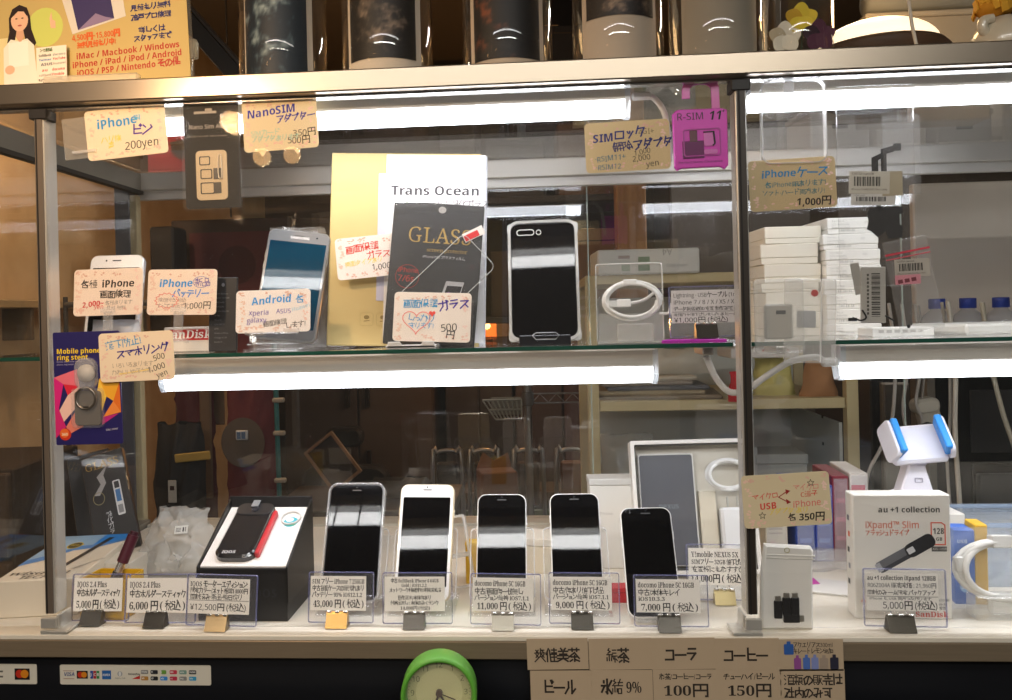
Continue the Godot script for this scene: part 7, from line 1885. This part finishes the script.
		part(t, "seat", box(Vector3(cw * 2 + 0.02, 0.05, 0.36), 0.015, Vector3(0, 0.45, -0.19)), mat("232225", 0.7))
		for sx: float in [-1.0, 1.0]: part(t, "leg", tube([Vector3(sx * cw, 0.43, -0.34), Vector3(sx * cw, 0.0, -0.36)], 0.0075, 8), chrome)
	t = thing("headrest_chair", "black office chair with a small padded headrest", "chair", Vector3(-0.6879, -0.9495, -2.2500))
	var oy := -0.1144 + 0.9495
	part(t, "headrest", prism(rrect(0.14, 0.075, 0.03, 5, 0, oy), -0.03, 0.03, 0.01), mat("141416", 0.7))
	part(t, "headrest_stem", box(Vector3(0.03, 0.12, 0.02), 0.004, Vector3(0, oy - 0.08, 0)), mat("1a1a1c", 0.6))
	part(t, "backrest", prism(rrect(0.34, 0.46, 0.06, 5, 0, oy - 0.34), -0.03, 0.03, 0.01), mat("1a1a1d", 0.75))
	part(t, "seat", box(Vector3(0.42, 0.07, 0.42), 0.02, Vector3(0, 0.46, 0.22)), mat("1a1a1d", 0.75))
	part(t, "column", tube([Vector3(0, 0.06, 0.22), Vector3(0, 0.43, 0.22)], 0.025, 12), mat("2a2a2c", 0.4))
	for i in 5: part(t, "foot", tube([Vector3(0, 0.07, 0.22), Vector3(0.28 * cos(TAU * i / 5), 0.02, 0.22 + 0.28 * sin(TAU * i / 5))], 0.02, 8), mat("2a2a2c", 0.5))
	# wardrobe
	t = thing("brown_wardrobe", "brown two door wardrobe far behind the phones", "wardrobe", Vector3(-0.7348, -0.9495, -2.7500))
	var ww := 0.6737
	part(t, "carcass", box(Vector3(ww, 1.75, 0.45), 0.004, Vector3(0, 0.875, -0.2)), grainy("3a2f26", "463a2e", Vector3(3, 0.6, 3), 0.7, 0.0, 13))
	for i in 2:
		var dr := part(t, "door", box(Vector3(ww * 0.5 - 0.01, 1.70, 0.02), 0.003, Vector3((i - 0.5) * ww * 0.5, 0.87, 0.035)), mat(["372d25", "463a2e"][i], 0.65))
		part(dr, "handle", box(Vector3(0.02, 0.10, 0.02), 0.003, Vector3((i - 0.5) * 0.09, 0.95, 0.055)), mat("1f1a16", 0.4, 0.4))
		part(dr, "lower_handle", box(Vector3(0.02, 0.10, 0.02), 0.003, Vector3((i - 0.5) * 0.09, 0.66, 0.055)), mat("1f1a16", 0.4, 0.4))
	# dark cupboards across the upper background
	for i in 3:
		t = thing("tall_cupboard", "%s tall cupboard against the rear wall" % ["very dark narrow", "dark red edged", "dark grey"][i], "cupboard", Vector3([-0.1969, 0.1712, 0.95][i], -0.9495, -2.95))
		var cw2: float = [0.30, 0.42, 0.60][i]
		part(t, "carcass", box(Vector3(cw2, 2.1, 0.45), 0.004, Vector3(0, 1.05, 0)), mat(["1c1917", "2b2320", "38322d"][i], 0.6))
		part(t, "door", box(Vector3(cw2 * 0.48, 2.04, 0.016), 0.003, Vector3(-cw2 * 0.25, 1.05, 0.233)), mat(["2a2523", "332723", "403932"][i], 0.5))
		part(t, "door", box(Vector3(cw2 * 0.48, 2.04, 0.016), 0.003, Vector3(cw2 * 0.25, 1.05, 0.233)), mat(["262220", "38221f", "3b342e"][i], 0.5))
	# stacked boxes in the upper middle
	var yb := 0.3195
	t = thing("hanging_rack", "dark open rack fixed under the ceiling behind the bumper cased phone", "rack", Vector3(0.1211, yb, -1.6200))
	var rw := 0.24
	for sx: float in [-1.0, 1.0]: part(t, "side_panel", box(Vector3(0.02, 1.549 - yb, 0.30), 0.002, Vector3(sx * rw, (1.549 - yb) / 2, -0.1)), mat("2a231d", 0.6))
	for i in 3: part(t, "shelf_board", box(Vector3(rw * 2, 0.02, 0.29), 0.002, Vector3(0, 0.010 + 0.36 * i, -0.1)), mat("33291f", 0.6))
	part(t, "back_board", box(Vector3(rw * 2, 1.549 - yb, 0.01), 0.0, Vector3(0, (1.549 - yb) / 2, -0.245)), mat("1f1a17", 0.7))
	for i in 5:
		t = thing("cardboard_box", "%s cardboard box in the dark hanging rack" % ["brown lower left", "tan lower right", "brown upper right", "grey upper left", "black topmost"][i], "cardboard box", Vector3(0.1211 + [-0.11, 0.11, 0.11, -0.11, 0.0][i], yb + 0.0202 + [0.0, 0.0, 0.36, 0.36, 0.72][i], -1.70), Vector3(0, [3, -4, 2, -3, 5][i], 0))
		var bs: Vector3 = [Vector3(0.18, 0.20, 0.18), Vector3(0.20, 0.26, 0.18), Vector3(0.19, 0.22, 0.18), Vector3(0.18, 0.18, 0.18), Vector3(0.24, 0.16, 0.18)][i]
		part(t, "carton", box(bs, 0.003, Vector3(0, bs.y / 2, 0)), mat(["4a3826", "7a5836", "6a4c30", "3f3a35", "241f1c"][i], 0.8))
		part(t, "tape", box(Vector3(0.04, 0.002, bs.z), 0.0, Vector3(0, bs.y + 0.001, 0)), mat("a98a5a", 0.5))
		part(t, "flap_seam", box(Vector3(bs.x * 0.98, 0.004, 0.002), 0.0, Vector3(0, bs.y * 0.86, bs.z / 2)), mat("3a2c1e", 0.8))
	# a warm lit doorway: a hung panel, its warm light painted in as orange
	t = thing("warm_doorway_panel", "small hung panel painted orange for a warm lit doorway, seen low between folder and cased phone", "doorway panel", Vector3(-0.0870, 0.2021, -2.4500))
	part(t, "painted_glow_panel", box(Vector3(0.15, 0.20, 0.10), 0.003, Vector3(0, 0.10, -0.05)), mat("b06a34", 0.7))
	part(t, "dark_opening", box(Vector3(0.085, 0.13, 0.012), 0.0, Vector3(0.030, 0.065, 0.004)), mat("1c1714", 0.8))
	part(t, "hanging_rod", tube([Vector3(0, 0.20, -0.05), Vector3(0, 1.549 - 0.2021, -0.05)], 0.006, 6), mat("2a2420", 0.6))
	t = thing("small_lamp", "tiny warm lamp beside the orange doorway", "lamp", Vector3(-0.1263, 0.3038, -2.2500))
	part(t, "glowing_bulb", lathe([Vector2(0, -0.014), Vector2(0.010, -0.009), Vector2(0.014, 0), Vector2(0.010, 0.009), Vector2(0, 0.014)], 14), glow("ffb060", 4.0))
	part(t, "stem", tube([Vector3(0, 0.010, 0), Vector3(0, 1.24, 0)], 0.004, 6), mat("2a2420", 0.6))
	var lo := OmniLight3D.new()
	lo.name = "lamp_light"
	lo.light_color = Color("ffb060")
	lo.light_energy = 0.10
	lo.light_size = 0.02
	lo.omni_range = 4.0
	lo.omni_attenuation = 2.0
	lo.shadow_enabled = true
	t.add_child(lo)
	# red cloth and bags hanging at the left
	var rail_y := 0.2166
	t = thing("clothes_rail", "thin rail with a teal upright and white clips behind the left shelf light", "clothes rail", Vector3(-0.5811, -0.9495, -1.1200))
	part(t, "teal_upright", tube([Vector3(0, 0, 0), Vector3(-0.012, rail_y + 1.15, 0)], 0.006, 10), mat("2f6f70", 0.5))
	part(t, "cross_rail", tube([Vector3(-0.55, rail_y + 1.13, 0), Vector3(0.02, rail_y + 1.13, 0)], 0.008, 10), mat("4a4a48", 0.4))
	part(t, "far_upright", tube([Vector3(-0.55, 0, 0), Vector3(-0.55, rail_y + 1.15, 0)], 0.006, 10), mat("3a3a38", 0.5))
	for py in [0.1461, 0.0637, -0.0536]: part(t, "white_clip", box(Vector3(0.030, 0.012, 0.014), 0.003, Vector3(-0.002, py + 0.95, 0.006)), mat("a39a8a", 0.5))
	t = thing("red_apron", "dull red quilted cloth hanging from the rail", "cloth", Vector3(-0.6622, -0.20, -1.1300))
	part(t, "cloth", crumpled(0.1308, rail_y + 0.36, 0.035, 0.010, 71, 14, 26, 0.86), mat("632a30", 0.85))
	part(t, "round_patch", prism(ellipse(0.055, 0.062, 28, 0.0, 0.0), 0.0, 0.002), mat("5d5148", 0.7), Vector3(-0.010, 0.0439 + 0.20, 0.026))
	var sp := part(t, "socket_plate", box(Vector3(0.030, 0.024, 0.008), 0.002), mat("c3c6c9", 0.5), Vector3(-0.010, 0.0628 + 0.20, 0.032))
	part(sp, "blue_window", box(Vector3(0.010, 0.017, 0.001), 0.0, Vector3(-0.007, 0, 0.0045)), mat("5d7698", 0.4))
	part(sp, "blue_window", box(Vector3(0.010, 0.017, 0.001), 0.0, Vector3(0.005, 0, 0.0045)), mat("5d7698", 0.4))
	t = thing("dark_red_coat", "dark red coat hanging behind the crumpled parts bag", "coat", Vector3(-0.8200, -0.22, -1.1600))
	part(t, "cloth", crumpled(0.1128, rail_y + 0.30, 0.05, 0.014, 72, 12, 24, 0.8), mat("4a1d24", 0.9))
	part(t, "tan_lining", box(Vector3(0.030, 0.40, 0.010), 0.004, Vector3(-0.7470 - -0.7904, 0.32, 0.030)), mat("6a5440", 0.8))
	t = thing("black_bag", "bulky black nylon bag with a white tag at the left", "bag", Vector3(-0.7989, -0.9495, -1.0200))
	part(t, "bag_cloth", crumpled(0.15, 0.1004 + 0.95, 0.10, 0.022, 73, 16, 30, 0.8), mat("18171a", 0.7))
	var tg := part(t, "white_tag", box(Vector3(0.020, 0.052, 0.002), 0.001), mat("b9b3a8", 0.6), Vector3(0.012, -0.0451 + 0.95, 0.066))
	part(tg, "tag_mark", box(Vector3(0.010, 0.010, 0.001), 0.0, Vector3(0, 0.008, 0.0014)), mat("3a2420", 0.6))
	part(t, "yellow_ribbon", box(Vector3(0.085, 0.020, 0.006), 0.002), mat("b5964a", 0.7), Vector3(0.055, 0.0319 + 0.95, 0.050), Vector3(0, 0, 5))
	t = thing("photo_card", "portrait card in red pinned on tan board under the left shelf light", "photo card", Vector3(-0.8158, 0.1375, -1.1900))
	part(t, "tan_board", box(Vector3(0.1301, 0.1197, 0.006), 0.002), mat("6b5642", 0.8))
	part(t, "red_print", box(Vector3(0.0520, 0.0884, 0.002), 0.0, Vector3(0.012, 0.006, 0.0045)), mat("6b2c30", 0.7))
	part(t, "dark_print", prism(ellipse(0.016, 0.024, 16, 0.012, 0.010), 0.0056, 0.0064), mat("2b2226", 0.7))
	t = thing("leaning_frame", "dark picture in a thin wooden frame leaning on its corner", "picture frame", Vector3(-0.5472, -0.0777, -1.5000), Vector3(-8, 0, 38))
	part(t, "wood_frame", frame(rrect(0.105, 0.150, 0.001, 1), rrect(0.088, 0.133, 0.001, 1), -0.006, 0.008), mat("6d5138", 0.6))
	part(t, "dark_picture", box(Vector3(0.09, 0.135, 0.004)), mat("201c1a", 0.3))
	t = thing("side_table", "low dark table under the leaning picture frame", "table", Vector3(-0.4989, -0.9495, -1.5000))
	var ty := -0.1816 + 0.9495
	part(t, "table_top", box(Vector3(0.52, 0.03, 0.34), 0.003, Vector3(0.06, ty - 0.015, 0)), mat("3a332c", 0.6))
	for i in 4: part(t, "leg", box(Vector3(0.03, ty - 0.03, 0.03), 0.002, Vector3(0.06 + (0.23 if i % 2 else -0.23), (ty - 0.03) / 2, 0.14 if i < 2 else -0.14)), mat("2b2620", 0.6))
	t = thing("cable_heap", "heap of black cables and plastic on the low dark table", "cables", Vector3(-0.3497, -0.9495 + ty + 0.0005, -1.5000))
	part(t, "black_heap", crumpled(0.22, 0.055, 0.12, 0.016, 74, 14, 8, 0.7), mat("1c1b1b", 0.6))
	part(t, "grey_plastic", crumpled(0.10, 0.040, 0.06, 0.010, 75, 10, 8, 0.7), mat("3b3a38", 0.4), Vector3(0.06, 0.0, 0.06))
	t = thing("tall_brown_carton", "torn orange brown carton standing on the floor behind the phones", "carton", Vector3(-0.0566, -0.9495, -1.3600), Vector3(0, 14, 0))
	var ch := -0.0800 + 0.9495
	part(t, "carton", box(Vector3(0.10, ch, 0.08), 0.003, Vector3(0, ch / 2, 0)), mat("6d4226", 0.8))
	part(t, "torn_flap", prism(PackedVector2Array([Vector2(-0.05, 0), Vector2(0.05, 0), Vector2(0.040, 0.04), Vector2(0.0, 0.02), Vector2(-0.03, 0.045)]), -0.038, -0.034), mat("7a4c2c", 0.8), Vector3(0, ch, 0))
	t = thing("bench_board", "long low bench board with a green cloth edge behind the phones", "bench", Vector3(0.1441, -0.9495, -2.5500))
	var by := -0.4005 + 0.9495
	part(t, "bench_top", box(Vector3(0.80, 0.05, 0.20), 0.004, Vector3(0, by, 0)), mat("4a3c2c", 0.7))
	part(t, "green_cloth", box(Vector3(0.78, 0.05, 0.02), 0.004, Vector3(0, by - 0.075, 0.09)), mat("4d5a48", 0.8))
	for sx: float in [-1.0, 1.0]: part(t, "trestle", box(Vector3(0.04, by - 0.025, 0.18), 0.003, Vector3(sx * 0.34, (by - 0.025) / 2, 0)), mat("3a2f24", 0.7))
	# maroon posters above, at the left
	t = thing("maroon_poster", "large maroon poster on a dark board behind the battery card", "poster", Vector3(-0.8836, 0.5308, -1.6200))
	part(t, "board", box(Vector3(0.3820, 0.2692, 0.01), 0.003), mat("3a2f2b", 0.7))
	part(t, "maroon_print", box(Vector3(0.2943, 0.2066, 0.003), 0.0, Vector3(0.015, -0.01, 0.0065)), mat("55242a", 0.7))
	part(t, "dark_emblem", prism(ellipse(0.06, 0.06, 20, 0.02, -0.01), 0.0078, 0.0090), mat("421a20", 0.7))
	part(t, "hanging_wire", tube([Vector3(0, 0.14, 0), Vector3(0, 1.549 - 0.5308, 0)], 0.003, 6), mat("2a2622", 0.6))
	t = thing("black_speaker", "black box speaker left of the maroon poster", "speaker", Vector3(-1.0312, 0.4194, -1.5000))
	part(t, "case", box(Vector3(0.0719, 0.2098, 0.10), 0.006, Vector3(0, 0.1049, 0)), mat("17161a", 0.6))
	part(t, "cone", prism(ellipse(0.022, 0.022, 20, 0, 0.0659), 0.05, 0.056), mat("232226", 0.5))
	part(t, "wall_arm", box(Vector3(0.03, 0.03, 0.05), 0.004, Vector3(0, 0.10, -0.07)), mat("222226", 0.5))
	t = thing("red_banner", "red banner with a black star high behind the nano card", "banner", Vector3(-0.8852, 0.8078, -1.2500))
	part(t, "cloth", box(Vector3(0.1662, 0.1609, 0.004), 0.001), mat("8a1f28", 0.8))
	part(t, "black_mark", prism(PackedVector2Array([Vector2(-0.02, 0.02), Vector2(0.03, 0.03), Vector2(0.035, -0.01), Vector2(0.01, -0.03), Vector2(-0.015, -0.012)]), 0.002, 0.004), mat("141214", 0.7))
	part(t, "top_rod", tube([Vector3(-0.06, 0.0831, 0), Vector3(0.06, 0.0831, 0)], 0.006, 8), mat("5a4a3a", 0.6))
	part(t, "hanging_wire", tube([Vector3(0, 0.02, 0), Vector3(0, 1.549 - 0.8078, 0)], 0.003, 6), mat("2a2622", 0.6))
	# dark slanting beam above, and the brown rear panel
	t = thing("slanting_beam", "dark slanting beam above the left end of the showcase", "beam", Vector3(-0.5999, 0.9230, -0.7500), Vector3(0, 0, -50))
	part(t, "beam", box(Vector3(0.34, 0.036, 0.05), 0.002), mat("191614", 0.6))
	part(t, "beam_cap", box(Vector3(0.34, 0.006, 0.054), 0.001, Vector3(0, 0.021, 0)), mat("2b2622", 0.5))
	# right side: dark equipment, cords, panel and bottles
	t = thing("black_equipment_rack", "black equipment rack with a glass front at the right", "equipment rack", Vector3(1.0404, -0.9495, -1.1500))
	var ex := 0.3959
	var ey := 0.1833 + 0.95
	part(t, "case", box(Vector3(ex, ey, 0.4), 0.004, Vector3(0.02, ey / 2, -0.2)), mat("1b1b1d", 0.4))
	part(t, "grey_panel", box(Vector3(ex * 0.40, 0.15, 0.006), 0.002, Vector3(ex * 0.33, ey - 0.12, 0.003)), mat("4d4d4e", 0.35))
	part(t, "glass_front", box(Vector3(ex * 0.40, 0.26, 0.006), 0.002, Vector3(ex * 0.33, ey - 0.35, 0.003)), gloss("101012", 0.2))
	part(t, "unit", box(Vector3(ex * 0.36, 0.085, 0.02), 0.004, Vector3(ex * 0.33, ey - 0.285, 0.012)), mat("5d5d5c", 0.5))
	part(t, "unit_vent", box(Vector3(ex * 0.12, 0.050, 0.004), 0.001, Vector3(ex * 0.42, ey - 0.29, 0.023)), mat("262628", 0.5))
	part(t, "beige_side", box(Vector3(0.06, ey * 0.98, 0.03), 0.003, Vector3(-ex * 0.32, ey * 0.49, 0.012)), mat("6a6258", 0.6))
	var tones := ["b0aaa0", "a8a298", "a39d93", "b5afa4", "bdb6a8", "b0a894", "8f8a82"]
	var where := ["curving left of the car mount", "just left of the blue grip pads", "dropping to the white handset", "straight, right of the car mount", "straight with a grey plug, right of the car mount", "slanting at the far right", "thin and dark beside the handset"]
	var tabs := [
		[Vector3(0.6894, 0.2502, -0.6000), Vector3(0.6818, 0.1447, -0.6000), Vector3(0.6601, 0.0921, -0.6000), Vector3(0.6386, 0.0483, -0.6000), Vector3(0.6316, -0.0311, -0.6000)],
		[Vector3(0.7203, 0.2485, -0.6200), Vector3(0.7098, 0.1685, -0.6200), Vector3(0.7140, 0.1238, -0.6200), Vector3(0.7227, 0.0524, -0.6200), Vector3(0.7245, -0.0189, -0.6200)],
		[Vector3(0.7517, 0.2467, -0.6400), Vector3(0.7412, 0.1711, -0.6400), Vector3(0.7510, 0.1385, -0.6400), Vector3(0.7430, 0.0935, -0.6400)],
		[Vector3(0.7714, 0.2497, -0.5800), Vector3(0.7707, 0.1460, -0.5800), Vector3(0.7641, 0.0769, -0.5800), Vector3(0.7697, -0.0442, -0.5800)],
		[Vector3(0.7715, 0.2508, -0.5600), Vector3(0.7688, 0.1315, -0.5600), Vector3(0.7718, 0.0463, -0.5600), Vector3(0.7763, -0.0475, -0.5600)],
		[Vector3(0.8501, 0.2470, -0.6000), Vector3(0.8683, 0.1594, -0.6000), Vector3(0.8839, 0.1068, -0.6000), Vector3(0.8994, 0.0543, -0.6000)],
		[Vector3(0.7678, 0.2453, -0.6600), Vector3(0.7605, 0.1577, -0.6600), Vector3(0.7733, 0.0991, -0.6600)]]
	for i in tabs.size():
		var o: Vector3 = tabs[i][0]
		t = thing("charging_cable", "hanging pale cable, %s" % where[i], "cable", o, Vector3.ZERO, "cords hanging behind the showcase")
		var pts := []
		for p in tabs[i]: pts.append(p - o)
		pts.insert(0, Vector3(0, 0.10, -0.02))
		part(t, "cable", tube(smooth_path(pts), [0.0032, 0.003, 0.003, 0.0028, 0.0042, 0.0042, 0.002][i], 8), mat(tones[i], 0.55))
		if i == 4: part(t, "plug", box(Vector3(0.014, 0.02, 0.012), 0.003, pts[-1]), mat("7d7a74", 0.5))
	t = thing("cord_hanger", "grey rail the pale cords hang from behind the glass shelf", "rail", Vector3(0.7857, 0.2857, -0.6400))
	part(t, "rail", box(Vector3(0.36, 0.016, 0.14), 0.002, Vector3(0.06, 0.0, 0.02)), mat("8f8a80", 0.5))
	part(t, "bracket", box(Vector3(0.016, 1.14, 0.016), 0.002, Vector3(0.22, -0.55, 0.0)), mat("6d6962", 0.5))
	t = thing("white_handset", "white bar scanner handset hanging behind the car mount", "handset", Vector3(0.7674, 0.1503, -0.6600), Vector3(0, 0, 8))
	part(t, "head", prism(rrect(0.044, 0.028, 0.012, 5, 0, 0.012), -0.014, 0.014, 0.004), mat("b9b2a2", 0.5))
	part(t, "grip", prism(PackedVector2Array([Vector2(-0.016, 0.010), Vector2(0.020, 0.010), Vector2(0.024, -0.030), Vector2(0.022, -0.055), Vector2(-0.010, -0.055), Vector2(-0.014, -0.02)]), -0.010, 0.010, 0.003), mat("b3ac9c", 0.5))
	t = thing("power_adapter", "grey power adapter with a black strap behind the blue grip pad", "adapter", Vector3(0.7338, 0.1088, -0.6000), Vector3(0, 0, 22))
	part(t, "block", box(Vector3(0.036, 0.034, 0.02), 0.003), mat("7f7d78", 0.5))
	part(t, "strap", box(Vector3(0.050, 0.009, 0.022), 0.003, Vector3(0, 0.020, 0)), mat("1b1b1c", 0.6))
	t = thing("pale_partition", "pale grey beige partition panel behind the blue capped bottles", "partition", Vector3(0.9796, 0.305, -0.93))
	part(t, "panel", box(Vector3(0.50, 0.30, 0.02), 0.003, Vector3(0.14, 0.15, 0)), grainy("ebe2d5", "f3ebdf", Vector3(2, 2, 2), 0.6, 0.0, 17))
	part(t, "post", box(Vector3(0.03, 1.253, 0.03), 0.002, Vector3(0.38, -0.628, 0)), mat("6d675c", 0.6))
	part(t, "post", box(Vector3(0.03, 1.253, 0.03), 0.002, Vector3(-0.10, -0.628, 0)), mat("6d675c", 0.6))
	t = thing("bottle_ledge", "white ledge carrying the blue capped bottles", "ledge", Vector3(0.9481, 0.2913, -0.82))
	part(t, "board", box(Vector3(0.34, 0.014, 0.14), 0.002, Vector3(0.05, -0.007, 0)), mat("b5b0a4", 0.6))
	for sx: float in [-1.0, 1.0]: part(t, "leg", box(Vector3(0.016, 1.25, 0.016), 0.001, Vector3(0.05 + sx * 0.15, -0.639, 0)), mat("7d776b", 0.6))
	var bo := [0.8571, 0.9165, 0.9794]
	for i in 3:
		t = thing("water_bottle", "clear bottle with a blue cap, %s" % ["left one, half behind the zip bag", "middle one of the three", "right one at the picture edge"][i], "bottle", Vector3(bo[i], 0.2913 + 0.0002, -0.80), Vector3.ZERO, "blue capped bottles")
		part(t, "bottle", lathe([Vector2(0, 0.001), Vector2(0.028, 0.001), Vector2(0.030, 0.006), Vector2(0.030, 0.022), Vector2(0.024, 0.034), Vector2(0.013, 0.043), Vector2(0.012, 0.052)], 20), pane("dfe6f2", 0.22, 0.05))
		part(t, "blue_cap", lathe([Vector2(0.0, 0.066), Vector2(0.0145, 0.066), Vector2(0.0152, 0.064), Vector2(0.0152, 0.046), Vector2(0, 0.046)], 20), mat("2a48b8", 0.45))
	# pale boxes piled high at the right, seen over the rear rail
	var py0 := 0.6946
	t = thing("high_shelf", "high pale shelf board above the partition at the right", "shelf", Vector3(0.9680, py0, -1.10))
	part(t, "board", box(Vector3(0.72, 0.016, 0.26), 0.002, Vector3(0.04, -0.008, 0)), mat("a8a194", 0.6))
	for sx: float in [-1.0, 1.0]: part(t, "hanger", box(Vector3(0.014, 1.50 - py0, 0.014), 0.001, Vector3(0.04 + sx * 0.33, (1.50 - py0) / 2, -0.10)), mat("6b655a", 0.6))
	for i in 5:
		t = thing("storage_box", "pale storage box on the high shelf, %s" % ["first from the left", "second from the left", "third from the left", "fourth from the left", "rightmost"][i], "storage box", Vector3(0.9680 + [-0.22, -0.08, 0.05, 0.18, 0.31][i], py0 + 0.0002, -1.08), Vector3(0, [2, -3, 1, 4, -2][i], 0))
		var bs: Vector3 = [Vector3(0.13, 0.09, 0.16), Vector3(0.11, 0.12, 0.15), Vector3(0.12, 0.07, 0.16), Vector3(0.10, 0.13, 0.15), Vector3(0.11, 0.10, 0.16)][i]
		part(t, "box_body", box(bs, 0.004, Vector3(0, bs.y / 2, 0)), mat(["cfc9be", "dcd6ca", "c3bfb8", "d3ccbf", "d9d3c8"][i], 0.7))
		part(t, "box_lid", box(Vector3(bs.x + 0.006, 0.014, bs.z + 0.006), 0.003, Vector3(0, bs.y + 0.007, 0)), mat(["bdb7ac", "d3cdc2", "b0aca6", "ded7ca", "c5bfb4"][i], 0.7))
		part(t, "handle_slot", box(Vector3(0.035, 0.010, 0.004), 0.001, Vector3(0, bs.y * 0.62, bs.z / 2)), mat("4a4640", 0.7))
	# things along the left wall
	t = thing("wall_rail_shelf", "beige wall shelf along the left wall, seen through the side glass", "wall shelf", Vector3(-1.245, 0.40, -1.5))
	part(t, "board", box(Vector3(0.10, 0.02, 1.2), 0.002), mat("a8916a", 0.6))
	part(t, "bracket", box(Vector3(0.08, 0.08, 0.012), 0.002, Vector3(0, -0.05, 0.4)), mat("6a5a44", 0.6))
	part(t, "bracket", box(Vector3(0.08, 0.08, 0.012), 0.002, Vector3(0, -0.05, -0.4)), mat("6a5a44", 0.6))
	t = thing("dark_crate", "dark wooden crate standing by the left wall", "crate", Vector3(-1.12, -0.9495, -0.75), Vector3(0, 8, 0))
	for i in 6: part(t, "plank", box(Vector3(0.30, 0.16, 0.02), 0.003, Vector3(0, 0.085 + 0.17 * i, 0.16)), mat("4a3826", 0.75))
	part(t, "crate_body", box(Vector3(0.30, 1.02, 0.30), 0.003, Vector3(0, 0.51, -0.005)), mat("3a2c1e", 0.75))
